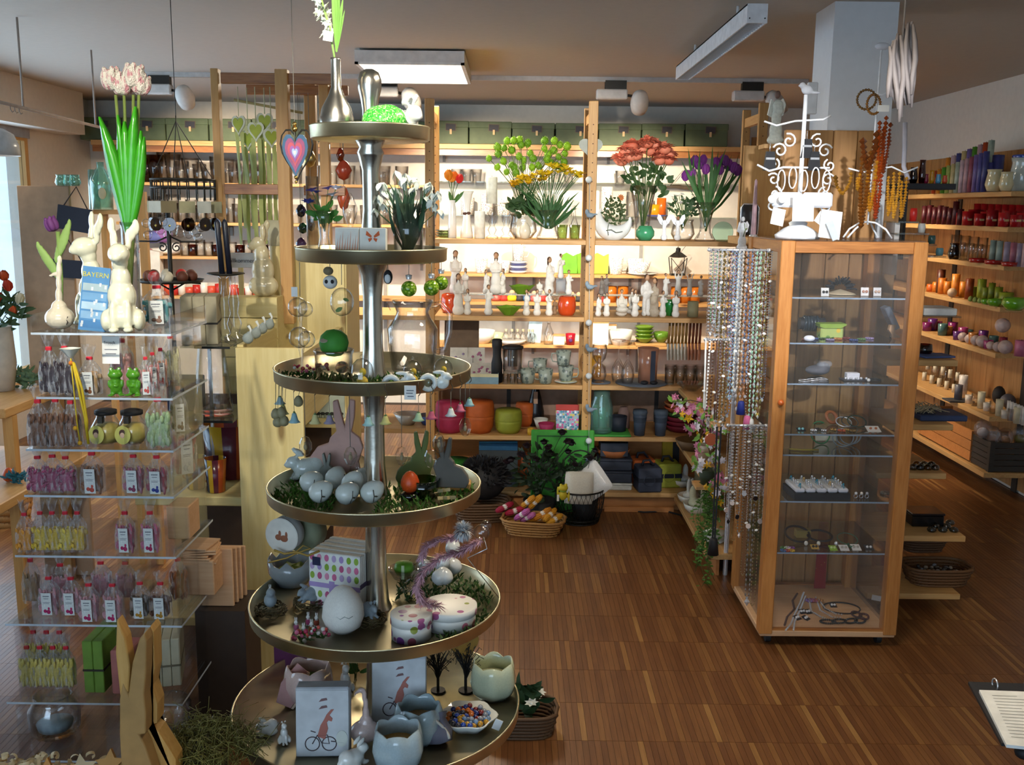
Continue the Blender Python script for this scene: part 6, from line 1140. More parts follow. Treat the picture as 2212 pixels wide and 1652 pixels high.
for i,px in enumerate((945,1005)):
 p=on(px,1500,T6);t=thing('twig_tree',('black wire tree with curled twigs nearer the pole','black wire tree with curled twigs nearer the mint cup')[i],'ornament',(p.x,p.y+.02,T6));tm=MB();r2=random.Random(30+i)
 for k in range(46):
  a=r2.uniform(0,2*PI);zt=r2.uniform(.08,.13);rr=r2.uniform(.012,.045);tm.tube([(0,0,.03),(rr*.3*math.cos(a),rr*.3*math.sin(a),zt*.7),(rr*math.cos(a),rr*math.sin(a),zt),(rr*1.15*math.cos(a+.3),rr*1.15*math.sin(a+.3),zt-.012)],.0012,3)
 obj('twigs',tm,'#14110e',t);obj('stem',MB().cyl(.004,0,.05,8),'#14110e',t);obj('foot',MB().cyl(.02,0,.004,14),'#14110e',t)
tp=on(1000,1440,T6);tag(obj('metal_plate',MB().prism([(x*.09,z_*.1)for x,z_ in heart(1.,1.)],-.003,.003),'gold',None,(tp.x,tp.y+.03,T6+.055),(-.5,0,.1)),'golden heart plate leaning at the back of the lowest tray','plate')
p=on(640,1460,T6);tag(obj('gift_box',MB().rbox(-.07,.07,-.04,.04,0,.1,.003),'#5a1d4a',None,(p.x,p.y+.08,T6),(0,0,-.1)),'dark magenta box at the back of the lowest tray','box')
p=on(600,1540,T6);put('wooden_bird','pink flat wooden bird leaning against the tulip cup','ornament',[('board',MB().at(ry=.5).prism([(-.02,0),(.02,0),(.032,.05),(.02,.1),(-.012,.11),(-.03,.05)],-.004,.004).mesh('board'),'#b98a86',None),('edge',MB().at(ry=.5).prism([(.022,0),(.028,0.),(.04,.05),(.028,.1),(.02,.1),(.032,.05)],-.005,.005).mesh('edge'),'#c9b098',None)],(p.x+.01,p.y+.02,T6+.012),.3,rx=-.3)
p=on(920,1635,T6);put('lace_bag','small grey organza bag with a lace trim at the front rim','bag',[('bag',MB().at(rx=-.5).lathe([(0,0),(.03,.005),(.034,.03),(.022,.06),(.028,.075)],14,wave=lambda r,z,a:(r*(1+.1*math.cos(5*a)),z)).mesh('bag'),'#6a6a7a',None),('trim',MB().at(rx=-.5).tube([(.03*math.cos(a)*.9-.01,-.03,.01+.06*i/10)for i,a in enumerate([.2*k for k in range(11)])],.004,4).mesh('trim'),'#cfc8bc',None)],(p.x+.03,p.y+.05,T6+.004),.4)
p=on(765,1480,T6);bouquet('silk_flowers','small yellow and green silk flowers before the lowest pole',768,p.y+.03,T6,[(-20,80),(-4,60),(12,70),(-14,100)],'star',14,['#b8a024','#d8d4c0'],(0,0),2,leaves=rand_leaves(24,0,50,24,40,24,44,.4),lmat='#3f6a2c',leafw=10,depth=14)
# ================================================================ acrylic candy tower by the window side
TF=2.7;TZ=[1.349,1.168,1.018,.883,.703,.493,.247,.06]
TLX=[-1.332,-1.33,-1.37,-1.385,-1.425,-1.47,-1.485,-1.485];TRX=[-.945,-.95,-.955,-.96,-.962,-.955,-.965,-.965];TB=[3.02,3.02,3.03,3.04,3.05,3.06,3.08,3.1]
tw=thing('acrylic_tower','tall clear acrylic display tower filled with bags of sweets','display stand',(0,0,0));g=.004
for i,z in enumerate(TZ):
 sh=obj('shelf',MB().rbox(TLX[i],TRX[i],TF,TB[i],z-g*1.5,z,.001),'acrylic',tw);obj('edge',MB().box(TLX[i],TRX[i],TF-.001,TF,z-g*1.5,z).box(TRX[i],TRX[i]+.001,TF,TB[i],z-g*1.5,z),'#c3ced8/g',sh)  # pale edge strips are painted highlights along the acrylic
 if i<7:
  z2_=TZ[i+1];a,b=max(TLX[i],TLX[i+1])+.01,min(TRX[i],TRX[i+1])-.012
  for x in(a,b,a+(b-a)*.62):obj('panel' if x!=a+(b-a)*.62 else 'divider',MB().box(x-g/2,x+g/2,TF+.03,TB[i]-.01,z2_,z-g*1.5),'acrylic',tw)
  obj('back_pane',MB().box(a,b,TB[i]-.008,TB[i]-.004,z2_,z-g*1.5),'acrylic',tw)
for x in(TLX[0],TRX[0]-g):obj('lip',MB().box(x,x+g,TF,TB[0],TZ[0],TZ[0]+.05),'acrylic',tw)
obj('foot',MB().box(TLX[7]+.02,TRX[7]-.02,TF+.02,TB[7]-.02,0,.02),'acrylic',tw)
def filling(shape,seed):
 r2=random.Random(seed);m=MB()
 for i in range(46 if shape!='slab' else 20):
  x,y,z=r2.uniform(-.4,.4),r2.uniform(-.26,.26),r2.uniform(.07,.62);e=.1
  if shape=='ball':m.ball((x,y,z),e*r2.uniform(.85,1.1),7,5)
  elif shape=='ring':m.at((x,y,z),rx=r2.uniform(0,3),rz=r2.uniform(0,3)).lathe([(.05,-.03),(.11,-.03),(.11,.03),(.05,.03),(.05,-.03)],8).at()
  elif shape=='bean':m.at((x,y,z),rx=r2.uniform(0,3),rz=r2.uniform(0,3)).ball((0,0,0),(e*.75,e*.6,e*1.15),7,5).at()
  else:m.at((x*.9,y*.9,z*.9),rx=r2.uniform(-.6,.6),rz=r2.uniform(0,3)).rbox(-.16,.16,-.09,.09,-.05,.05,.02).at()
 m.rbox(-.36,.36,-.22,.22,.04,.56,.06);return m.mesh('candy')
def bag_film():
 m=MB();rings=[]
 for k,(zz,wx,wy)in enumerate(((0,.47,.32),(.06,.5,.34),(.45,.5,.33),(.66,.45,.27),(.82,.28,.14),(.93,.13,.07),(.97,.1,.06),(1.05,.2,.05),(1.28,.34,.04))):
  for i in range(16):
   a=2*PI*i/16;cr=1+.07*math.sin(5*a+k*1.7);ca,sa=math.cos(a),math.sin(a);p=.5
   rings.append((wx*cr*math.copysign(abs(ca)**p,ca),wy*cr*math.copysign(abs(sa)**p,sa),zz+(.05*math.sin(3*a)if k==8 else 0)))
 fs=[(k*16+i,k*16+(i+1)%16,k*16+16+(i+1)%16,k*16+16+i)for k in range(8)for i in range(16)]
 return m.add(rings,fs,True).mesh('film')
fm=kit('film',bag_film);clip_me=kit('clip',lambda:MB().rbox(-.14,.14,-.08,.08,.9,.99,.02).mesh('clip'));card_me=kit('card',lambda:MB().at((0,-.4,0.),rx=.06).box(-.24,.24,-.006,.006,.02,.62).mesh('card'))
cprint=kit('cprint',lambda:MB().at((0,-.41,0.),rx=.06).ball((-.08,-.004,.13),(.085,.008,.05),8,5).ball((.08,-.004,.11),(.1,.008,.06),8,5).ball((.1,-.004,.2),(.05,.008,.04),8,5).mesh('picture'))
ctext=kit('ctext',lambda:MB().at((0,-.41,0.),rx=.06).box(-.15,.15,-.003,.003,.52,.545).box(-.12,.12,-.003,.003,.46,.475).box(-.17,.17,-.003,.003,.36,.37).box(-.16,.14,-.003,.003,.33,.34).mesh('lettering'))
def bag(lab,px,py,z,w,h,col,shape='ball',card=None,Y=None,rz=0,group=None,clipc='#c8142a',film_='cellophane'):
 """w, h: bag width and filled height in pixels; py: pixel row of its foot"""
 p=Z(px,py,z);yy=min(max(p.y,TF+.035),TB[0]-.05)if Y is None else Y;p=A(px,yy,z+.0006);s=mpp(yy,z);sw=w*s*1.1;sh=h*s/.6
 t=thing('candy_bag',lab,'sweets',p,rz,group);t.scale=(sw,sw*.9,sh)
 obj('candy',kit('cd_'+shape,lambda:filling(shape,len(shape))),col,t)['kind']='stuff'
 obj('film',fm,film_,t);obj('clip',clip_me,clipc,t)
 if card:
  c=obj('card',card_me,'#d9dcd8',t);obj('picture',cprint,card,c);obj('lettering',ctext,'#70757c',c)
 return t
z=TZ[1]
bag('bag of dark berry sweets at the window end of the upper shelf',112,850,z,40,62,'#2a1a24/k','bean');bag('bag of dark berry sweets beside the yellow ribbon',146,852,z,40,64,'#2a1820/k','bean')
bag('bag of amber pieces with a round cookie card',198,852,z,42,50,'#b08a58/k','slab','#7a4a2a');bag('tall bag of pink sweets behind the green frogs',268,846,z,44,66,'#c88a80/k','ball',Y=2.84)
for i,(px,py,c)in enumerate(((318,845,'#c2807a/k'),(333,840,'#c87a72/k'),(350,832,'#c98a6a/k'))):bag(ordinal(i)+' pink sweets bag with a slim card beside the frogs',px,py,z,28,50,c,'bean','#c0504a',Y=2.75+.07*i,rz=.3)
bag('bag of cream meringues at the back corner of the upper shelf',372,815,z,34,62,'#d9d3a0/k','bean',Y=2.96,rz=.4)
z=TZ[2]
bag('bag of brown nuts at the window end',88,965,z,42,62,'#7a5034/k','ball');bag('bag of brown nuts second from the window',126,966,z,40,64,'#80563a/k','ball');bag('bag of brown nuts behind the hanging ribbon',158,962,z,38,60,'#744a30/k','ball')
for i,(px,nm)in enumerate(((232,'nearer the nut bags'),(288,'nearer the green candy bag'))):
 s=mpp(2.8,z);r=32*s;t=thing('candy_jar','bulging clip-top sweet jar with a round label '+nm,'jar',A(px,2.79,z))
 obj('glass',MB().lathe([(0,0),(r*.7,0),(r,r*.5),(r,r*1.1),(r*.62,r*1.75),(r*.62,r*1.95)],24),'glass',t);obj('candy',MB().lathe([(0,r*.05),(r*.66,r*.06),(r*.93,r*.5),(r*.93,r*1.),(r*.6,r*1.3),(0,r*1.35)],14,wave=lambda a_,b_,c_:(a_*(1+.05*math.sin(9*c_+b_*200)),b_)),'#c9b45a/k',t)
 obj('lid',MB().lathe([(0,r*1.95),(r*.72,r*1.95),(r*.72,r*2.2),(r*.4,r*2.3),(0,r*2.3)],20),'#1f1d1c',t);obj('clamp',MB().box(-r*.16,r*.16,-r*1.02,-r*.6,r*1.5,r*1.95),'#2a2824',t)
 lb=obj('label',MB().at((-r*.3,-r*.96,r*.72),rx=PI/2-.1,rz=-.3).cyl(r*.62,-.001,.001,24),'#cdc86a',t);obj('portrait',MB().ball((-r*.3,-r*1.,r*.85),(r*.22,.002,r*.26),12,8),'#4a2c22',lb);obj('portrait',MB().ball((-r*.3,-r*1.03,r*.72),(r*.16,.002,r*.2),12,8),'#e0b89a',lb)
bag('bag of pale green candy balls',345,958,z,50,66,'#a9c08a/k','ball',Y=2.74,rz=.3);bag('bag of black liquorice with a tilted card',388,925,z,34,60,'#1e1a1a/k','slab','#5a3a34',Y=2.94,rz=.5)
z=TZ[3]
bag('bag of raspberry rings at the window end',86,1063,z,42,48,'#a8486a/k','ring');bag('bag of raspberry rings in the middle of three',118,1064,z,42,50,'#a04464/k','ring');bag('bag of raspberry rings third from the window',146,1064,z,40,48,'#a8506e/k','ring')
bag('bag of mixed brown sweets with a white card',203,1064,z,44,54,'#8a5a3a/k','bean','#c04a3a');bag('bag of pink sugared almonds with a green topped card',292,1062,z,42,50,'#b8707e/k','bean','#8a3a5a');bag('bag of red sweets with a blue flower card',342,1064,z,42,50,'#9a4a58/k','bean','#2a3a8a')
bag('bag of big pink sweets at the back corner',398,1035,z,48,74,'#b85a6c/k','ball','#d0d4d0',Y=2.95,rz=.7)
z=TZ[4]
bag('bag of orange jellies at the window end',58,1190,z,34,52,'#d8902a/k','slab')
for i,px in enumerate((92,118,146,172)):bag(ordinal(i)+' bag of yellow jelly slices after the orange one',px,1190,z,34,54,('#d8b63a/k','#d4b034/k','#dcc04a/k','#d2ac38/k')[i],'slab',group='yellow jelly bags',film_='cellophane')
bag('bag of pink hearts with a card nearest the divider',274,1190,z,38,54,'#b05a70/k','bean','#b0205a');bag('bag of pink hearts with a card nearest the wooden box',328,1190,z,38,54,'#b8607a/k','bean','#a81a52')
def ply_box(lab,px,Y,zz,w,h,d,rz=0,lean=0):s=mpp(Y,zz);return tag(obj('wood_box',MB().at(ry=lean).rbox(-w*s/2,w*s/2,-d/2,d/2,0,h*s,.003),'thin_ply',None,A(px,Y,zz+.0006),(0,0,rz)),lab,'box')
ply_box('thin plywood box beside the pink heart bags',398,2.9,z,48,72,.1)
z=TZ[5]
bag('bag of striped sticks at the window end of the pink row',72,1330,z,34,60,'#9a7a52/k','bean',Y=2.86);
for i,(px,py,Y)in enumerate(((110,1326,2.78),(158,1325,2.78),(196,1343,2.735),(247,1343,2.735),(135,1310,2.88),(222,1310,2.9),(275,1315,2.9))):
 bag(ordinal(i)+' bag of pale pink sweets%s in the pink row'%(' with a magenta candy card' if i<4 else ' standing behind'),px,py,z,40,50,'#c48a92/k','bean','#b01a5c' if i<4 else None,Y=Y,group='pink row bags')
bag('bag of dark sweets with a honey card beside the rabbit ears',306,1326,z,38,48,'#4a3a24/k','slab','#b08020',Y=2.76);bag('bag of dark sweets with a honey card nearest the plywood stack',350,1328,z,40,48,'#52301c/k','slab','#b08020',Y=2.76);bag('bag of amber drops behind the honey cards',388,1310,z,36,56,'#8a4a1c/k','ball',Y=2.9,rz=.4)
z=TZ[6]
for i,px in enumerate((64,92,120,148)):bag(ordinal(i)+' bag of pale yellow drops from the window on the lowest shelf',px,1506,z,34,56,'#d2bf62/k','ball',Y=2.8,group='pale yellow bags');
for i,px in enumerate((78,106,134)):bag(ordinal(i)+' bag of pale yellow drops standing in the rear row',px,1490,z,34,56,'#cdb95a/k','ball',Y=2.9,group='pale yellow bags behind')
def napkins(lab,px,Y,zz,w,h,n,c,band,rz=0,dz=.022):
 s=mpp(Y,zz);W_,H_=w*s,h*s;t=thing('napkin_pack',lab,'napkins',A(px,Y,zz+.0006),rz)
 for k in range(n):nb_=obj('pack',MB().rbox(-W_/2+k*W_/n+.0006,-W_/2+(k+1)*W_/n-.0006,0,.16,0,H_,.002),c,t)
 obj('band',MB().box(-W_/2-.0008,W_/2+.0008,-.0012,.161,H_*.42,H_*.46),band,t);return t
napkins('pair of leaf green napkin packs with a dark band',205,2.76,z,44,118,2,'#6f9436','#2c2a1c');napkins('row of cream patterned napkin packs behind the rabbit ears',352,2.8,z,78,108,4,'#b9b49a','#6a6450',.25)
tag(obj('soap_bar',MB().rbox(-.03,.03,-.05,.05,0,.14,.004),'#b5706a',None,A(278,2.8,z+.001)),'pink flowered box between the napkin packs','box')
for i in range(7):tag(obj('wood_card',MB().rbox(-.05,.05,-.055,.055,0,.006,.001),'thin_ply',None,A(432+RND.uniform(-8,8),2.98,TZ[5]+.1+i*.008),(0,0,RND.uniform(-.2,.2))),ordinal(i)+' thin plywood sheet from the bottom of the loose stack','wood sheet','loose plywood sheets')
ply_box('plywood box carrying the loose sheets',438,2.98,TZ[5],74,78,.11);
for i in range(4):ply_box(('largest plywood panel leaning against the tower','second plywood panel leaning against the tower','third plywood panel leaning against the tower','outermost plywood panel leaning against the tower')[i],472+i*9,3.02+.03*i,.42,70,130-6*i,.012)
tag(obj('panel_rest',MB().box(-.06,.1,-.04,.14,0.,.419),'#3a2c22',None,A(480,3.02,0)),'dark plinth under the leaning plywood panels','plinth')
L('swing_jar','ribbed clear swing-top jar on the lowest tier of the tower','jar',[(0,0),(46,0),(50,10),(52,50),(40,70),(36,78),(40,84),(38,86),(34,78),(38,68),(48,50),(46,8),(0,6)],'glass',120,2.86,TZ[7]+.006,n=40,wave=lambda r,z_,a:(r*(1+.025*math.cos(20*a)),z_),extra=[('pebbles',MB().lathe([(0,.012),(.05,.012),(.055,.03),(0,.034)],16),'#8fa8b4')])
L('swing_jar','second clear jar on the lowest tier behind the wooden rabbit','jar',[(0,0),(38,0),(42,10),(42,60),(34,72),(33,72),(40,58),(38,8),(0,6)],'glass',372,2.88,TZ[7]+.006)
def frog():return[('body',blob('frog',[((0,0,.3),(.22,.18,.26)),((0,-.03,.52),(.17,.15,.16)),((0,-.06,.74),(.25,.2,.17)),((-.13,-.06,.92),(.08,.08,.08)),((.13,-.06,.92),(.08,.08,.08)),((-.12,-.03,.12),(.08,.08,.13)),((.12,-.03,.12),(.08,.08,.13)),((-.18,-.14,.03),(.12,.15,.035)),((.18,-.14,.03),(.12,.15,.035)),((-.22,-.06,.42),(.05,.06,.14)),((.22,-.06,.42),(.05,.06,.14)),((0,-.18,.36),(.1,.05,.05))],.03,2),'#4f8f22/g',None),('eye',MB().ball((-.13,-.125,.94),.035,8,6).ball((.13,-.125,.94),.035,8,6).mesh('eye'),'#e8e8d8',None)]
for i,px in enumerate((252,292)):put('frog_figurine',('green standing frog nearer the cookie card','green standing frog nearer the pink bags')[i],'figurine',kit('frog',frog),A(px,2.735,TZ[1]+.0006),(.3,-.2)[i],62*mpp(2.74),'green frogs')
t=thing('sign_card','white handwritten price card standing behind the frogs','price card',A(240,2.8,TZ[1]+.1));obj('card',MB().at(rx=-.1).box(-.025,.025,-.001,.001,-.02,.06),'paper',t)
text('lettering','Frosch',.012,'#3a3a40',t,(-0.,-.006,.038));obj('ruled_line',MB().at(rx=-.1).box(-.018,.018,-.0018,-.001,.02,.022).box(-.015,.015,-.0018,-.001,.008,.01),'#6a6a72',t);obj('stick',MB().tube([(0,0,-.099),(0,0,-.018)],.0016,5),'silver',t)
p=P(152,762,2.675);t=thing('ribbon_charm','white flower with long yellow ribbons and wooden beads hanging down the tower','decoration',p);s=mpp(2.68)
obj('flower',MB().lathe([(0,-12*s),(6*s,-8*s),(14*s,4*s),(20*s,10*s)],12,wave=lambda r,z_,a:(r*(1+.12*math.sin(4*a)),z_)),'#d8dcd2',t)
for i,pts in enumerate((((0,-12),(2,-80),(4,-150),(8,-200)),((4,-20),(14,-90),(22,-140),(26,-200)),((6,-22),(20,-80),(26,-150),(24,-175)))):obj('ribbon',MB().tube([(x*s,0,zz*s)for x,zz in pts],(1.6,3.2,3.)[i]*s,4),'#d2b41e',t)
for i,(x,zz)in enumerate(((0,-22),(0,-165),(8,-198))):obj('bead',MB().ball((x*s,-.001,zz*s),5*s,10,8),'#d87a1e' if i==0 else '#d8a01e',t)
z=TZ[0]+.0006
put('rabbit_figurine','large white porcelain rabbit sitting on top of the tower','figurine',kit('bigr',lambda:[('body',blob('rabbit',[((0,0,.13),(.145,.15,.14)),((0,-.01,.3),(.125,.12,.16)),((0,-.015,.46),(.085,.085,.12)),((0,-.03,.6),(.07,.07,.08)),((0,-.06,.68),(.095,.11,.09)),((-.01,-.14,.655),(.05,.05,.045)),((-.045,.02,.8),(.034,.028,.1),-.15,0),((-.06,.03,.92),(.034,.024,.08),-.1,0),((.075,.03,.8),(.03,.028,.1),0,0),((.14,.05,.91),(.034,.024,.075),0,0),((.11,.04,.86),(.03,.025,.07)),((-.065,-.11,.14),(.038,.045,.14)),((.055,-.11,.14),(.038,.045,.14)),((-.065,-.15,.02),(.045,.06,.028)),((.055,-.15,.02),(.045,.06,.028)),((.135,-.02,.09),(.055,.11,.1)),((-.135,-.02,.09),(.055,.11,.1))],.013,2),'ceramic_cream',None)]),A(268,2.77,z),.25,242*mpp(2.77,z))
put('rabbit_figurine','second white porcelain rabbit looking away behind the large one','figurine',KITS['bigr'],A(208,2.93,z),-.9,240*mpp(2.93,z))
put('goose_figurine','cream glazed goose with an upstretched neck at the window edge','figurine',kit('goose2',lambda:[('body',blob('goose',[((0,0,.16),(.19,.17,.155)),((0,0,.3),(.1,.09,.1)),((.01,0,.45),(.045,.045,.12)),((.02,0,.62),(.036,.036,.12)),((.035,0,.8),(.034,.034,.12)),((.05,0,.93),(.03,.028,.06)),((-.02,0,.74),(.05,.025,.028)),((-.075,0,.72),(.03,.018,.02))],.013,2),'#d9cdb4/c',None),('painted_line',MB().tube([(.12,-.12,.08),(.135,-.115,.12),(.12,-.12,.15),(.14,-.11,.19)],.006,4).mesh('painted_line'),'#3a3028',None)]),A(131,2.76,z),.1,162*mpp(2.76,z))
p=A(198,2.745,z);s=mpp(2.745,z);t=thing('flyer','blue and white travel flyer with yellow lettering leaning on the tower top','flyer',p,rz=.05,rx=-.12,ry=.1)
obj('paper',MB().box(-29*s,29*s,0,.003,0,138*s),'#4a84b4',t);pr=MB();r2=random.Random(2)
text('headline','BAYERN',.0195,'#c9bf4a',t,(-.001,-.001,116*s))
for k in range(5):obj('picture',MB().box(-26*s,26*s,-.0008,0,(6+k*20)*s,(22+k*20)*s),('#3f78aa','#7fa8c8','#a8c4d4','#6a9ac0','#9fb4b8')[k],t)
for k in range(14):pr.at((r2.uniform(-24,24)*s,-.001,r2.uniform(8,100)*s)).box(-.003,.003,-.0006,0,-.004,.006)
obj('photo_detail',pr,'#cfd6d8',t)['kind']='stuff'
obj('side_sheet',MB().at((29*s,.001,0)).box(0,10*s,.004,.006,0,134*s),'#d9dde0',t)
bag('bag of turquoise sweets with a white card on the tower top',342,692,z,56,50,'#4f9a9c/k','slab','#8a6a5a',Y=2.93,rz=.2)
vb=A(290,2.98,z);s=mpp(2.98,1.6);t=thing('giant_tulip_bunch','bunch of giant cream and pink cloth tulips with broad green leaves','flowers',vb)
tm_=kit('bigtulip',lambda:blob('flower_head',[((.3*math.cos(a),.3*math.sin(a),.62),(.3,.3,.56))for a in[2*PI*i/5 for i in range(5)]]+[((0,0,.35),(.42,.42,.34))]+[((.36*math.cos(a)+.02,.36*math.sin(a),1.12),(.14,.14,.18))for a in[2*PI*i/5+.3 for i in range(5)]],.045,1))
m_,nt_,out_=newmat('cloth_tulip');b_=bsdf(nt_,out_,.75);v_=coords(nt_,(3,3,1));nt_.links.new(ramp(nt_,noise(nt_,v_,2.2,3),[(.3,'#ece5d2'),(.48,'#e8dccb'),(.6,'#d08f92')]),b_.inputs['Base Color']);nt_.links.new(bump(nt_,noise(nt_,coords(nt_,(2,2,2)),6,3),.6,.05),b_.inputs['Normal']);MATS['cloth_tulip']=m_
for px,py,sc,ry in((246,196,38,-.25),(288,194,42,.12),(266,207,38,0.),(302,205,35,.3)):obj('flower_head',tm_,'cloth_tulip',t,P(px,py,2.98+(.03 if px==268 else 0))-vb,(0,ry,RND.uniform(0,3)),sc*s)
for x0,x1 in((262,250),(272,268),(282,288),(290,300)):obj('stem',MB().tube([P(282,640,2.98)-vb,P(x0+4,400,2.98)-vb,P(x1,205,2.98)-vb],.0045,7),'#6f7f3c',t)
for x1,y1,xm,ym,w in((214,252,248,350,32),(292,230,275,340,34),(268,262,268,360,36),(304,282,298,370,26),(311,295,303,380,22),(254,248,262,340,22)):
 lf=MB();a,b,c=P(278,520,2.97)-vb,P(xm,ym,2.965)-vb,P(x1,y1,2.96)-vb;vsl=[];fsl=[]
 for k in range(9):
  q=k/8;pt_=a*(1-q)**2+b*2*q*(1-q)+c*q*q;hw_=w*s*.5*(math.sin(PI*min(1,.1+q*.88))**.9)+.001
  vsl+=[tuple(pt_+Vector((-hw_,.006,0))),tuple(pt_+Vector((0,-.006,0))),tuple(pt_+Vector((hw_,.006,0)))]
 for k in range(8):fsl+=[(k*3,k*3+1,k*3+4,k*3+3),(k*3+1,k*3+2,k*3+5,k*3+4)]
 lo=obj('leaf',lf.add(vsl,fsl,True),'#3c9a1e/g',t);sm_=lo.modifiers.new('t','SOLIDIFY');sm_.thickness=.002
L('vase','slim clear glass vase holding the giant tulips','vase',[(0,0),(16,0),(17,200),(19,212),(18,212),(15,196),(14,6),(0,6)],'glass',290,2.98,z)
vb=A(132,2.92,z);t=thing('felt_tulip','violet cloth tulip with two pale green leaves behind the goose','flower',vb);s=mpp(2.92)
obj('stem',MB().tube([(0,0,0),P(132,600,2.92)-vb,P(125,500,2.92)-vb],.006,7),'#7d9a4c',t);obj('flower_head',tm_,'#5f2a64',t,P(118,500,2.92)-vb,(0,-.35,0),25*s)
for x0,y0,x1,y1 in((122,560,150,482),(128,600,82,530)):obj('leaf',blob('leaf',[(tuple((P(x0,y0,2.92)-vb).lerp(P(x1,y1,2.92)-vb,q)),((.004+.012*math.sin(PI*(.1+.85*q))),.006,.014))for q in[k/8 for k in range(9)]],.004,3),'#8aa858',t)
fb=P(345,1690,2.02);s=mpp(2.02,.5);t=thing('wooden_rabbit','tall carved wooden rabbit with upright ears in front of the tower','figurine',(fb.x,2.02,fb.z))
def wr(pts,t0,t1,mat,nm):
 o=obj(nm,MB().prism([((x-345)*s,(1690-y)*s)for x,y in pts],t0,t1),mat,t);md=o.modifiers.new('b','BEVEL');md.width=.006;md.segments=3;return o
wr([(275,1690),(276,1560),(281,1480),(290,1440),(300,1470),(312,1400),(330,1345),(341,1332),(345,1350),(340,1420),(333,1470),(335,1515),(332,1560),(318,1562),(330,1590),(345,1650),(352,1690)],-.03,.012,'#a8824c','front_board')
wr([(281,1480),(277,1380),(284,1302),(300,1345),(306,1410),(298,1480),(291,1490)],-.028,.01,'lime_wood','ear')
wr([(333,1470),(338,1420),(341,1340),(340,1332),(347,1345),(345,1430),(336,1470),(346,1510),(343,1555),(325,1560),(345,1575),(380,1640),(378,1690),(345,1690),(330,1600),(318,1562),(334,1550)],.008,.055,'lime_wood','carved_back')
bx=P(250,1640,2.02);zt=fb.z-.001
tag(obj('low_crate',MB().rbox(-.42,.2,-.2,.08,0,max(.05,zt),.006),'lime_wood',None,(fb.x-.1,2.02,0)),'low wooden crate carrying the wooden rabbit','crate')
for i,(px,py,rz,c)in enumerate(((95,1640,.2,'#c98a3a'),(165,1625,.5,'#cbb48c'),(215,1640,.1,'#b5833e'))):
 p=P(px,py+6,1.98);tag(obj('wooden_star',MB().prism([((.034 if k%2==0 else .017)*math.cos(2*PI*k/10+PI/2),.034+(.034 if k%2==0 else .017)*math.sin(2*PI*k/10+PI/2))for k in range(10)],-.008,.008),c,None,(p.x,p.y+.02*i,zt+.005),(-.5,0,rz)),('honey coloured wooden star on the low crate','pale wooden star on the low crate','brown wooden star beside the carved rabbit')[i],'ornament')
m=MB();r2=random.Random(14)
for i in range(240):x,y=r2.uniform(-.4,.02),r2.uniform(-.14,.07);m.at((x,y,r2.uniform(.003,.03)),rz=r2.uniform(0,6),rx=r2.uniform(0,3)).lathe([(.01,-.004),(.01,.004)],7,0,PI*1.4)
tag(obj('wood_shavings',m,'#d9c49a',None,(fb.x-.1,2.02,zt+.002)),'curly pale wood shavings strewn on the low crate','shavings',kind='stuff')
m=MB();r2=random.Random(15)
for i in range(700):
 a=r2.uniform(0,2*PI);q=math.sqrt(r2.random())*.12;p0=Vector((q*math.cos(a),q*math.sin(a)*.8,r2.uniform(0,.08)*(1-q/.13)));d=Vector((r2.uniform(-1,1),r2.uniform(-1,1),r2.uniform(-.4,1)))*.055;m.tube([p0,p0+d*.5+Vector((r2.uniform(-.02,.02),0,.02)),p0+d],.0009,3)
gp_=Z(440,1640,.42);tag(obj('sisal_grass',m,'#7d7636',None,(gp_.x,gp_.y+.03,.422)),'heap of yellow green sisal grass beside the stand','grass',kind='stuff')
tag(obj('grass_plinth',MB().rbox(-.13,.03,-.05,.12,0,.42,.004),'#3a2c22',None,(gp_.x-.02,gp_.y+.03,0)),'dark low plinth under the sisal grass','plinth')
# ================================================================ glass jewellery cabinet
VF,VB=3.66,4.18;VX0,VX1=A(1641,VF,.1).x,A(1938,VF,.1).x;VT=hz(1840,521,VF);pw=.052
SZ=[1.385,1.212,1.055,.857,.775,.588,.378]
vt=thing('glass_cabinet','tall pine and glass jewellery cabinet on castors','cabinet',(0,0,0));X0,X1=VX0,VX1
for x in(X0,X1-pw):
 for y in(VF,VB-pw):obj('post',MB().rbox(x,x+pw,y,y+pw,.055,VT-.001,.003),'larch_z',vt)
for y in(VF+.004,VB-pw+.008):obj('top_rail',MB().rbox(X0+pw,X1-pw,y,y+.04,VT-.045,VT-.002,.002),'larch',vt)
for x in(X0+.006,X1-.046):obj('side_rail',MB().rbox(x,x+.04,VF+pw,VB-pw,VT-.045,VT-.002,.002),'larch_y',vt)
obj('base',MB().rbox(X0+.004,X1-.004,VF+.004,VB-.004,.045,.07,.003),'thin_ply',vt);obj('base_rail',MB().box(X0+pw,X1-pw,VF+.006,VF+.03,.05,.0745),'larch',vt)
obj('base_rail',MB().box(X0+pw,X1-pw,VB-.03,VB-.006,.05,.0745),'larch',vt)
for x in(X0+.05,X1-.05):
 for y in(VF+.06,VB-.06):obj('castor',MB().at((x,y,.022),ry=PI/2).cyl(.022,-.01,.01,14),'#1b1b1c',vt)
door=obj('door',MB().box(X0+pw-.004,X1-pw+.004,VF+.018,VF+.0215,.075,VT-.046),'pane',vt)
obj('knob',MB().at((X0+.028,VF-.012,hz(1698,868,VF)),rx=PI/2).lathe([(0,.012),(.01,.01),(.012,.002),(.006,-.006),(.005,-.013)],14),'#c9622a/g',door)
for x in(X0+.024,X1-.028):obj('side_pane',MB().box(x,x+.0035,VF+pw,VB-pw,.075,VT-.046),'pane',vt)
obj('top_pane',MB().box(X0+.006,X1-.006,VF+.01,VB-.01,VT-.002,VT+.003),'pane',vt)
for z in SZ:obj('shelf',MB().box(X0+.03,X1-.032,VF+.05,VB-.06,z-.006,z),'shelf_glass',vt)
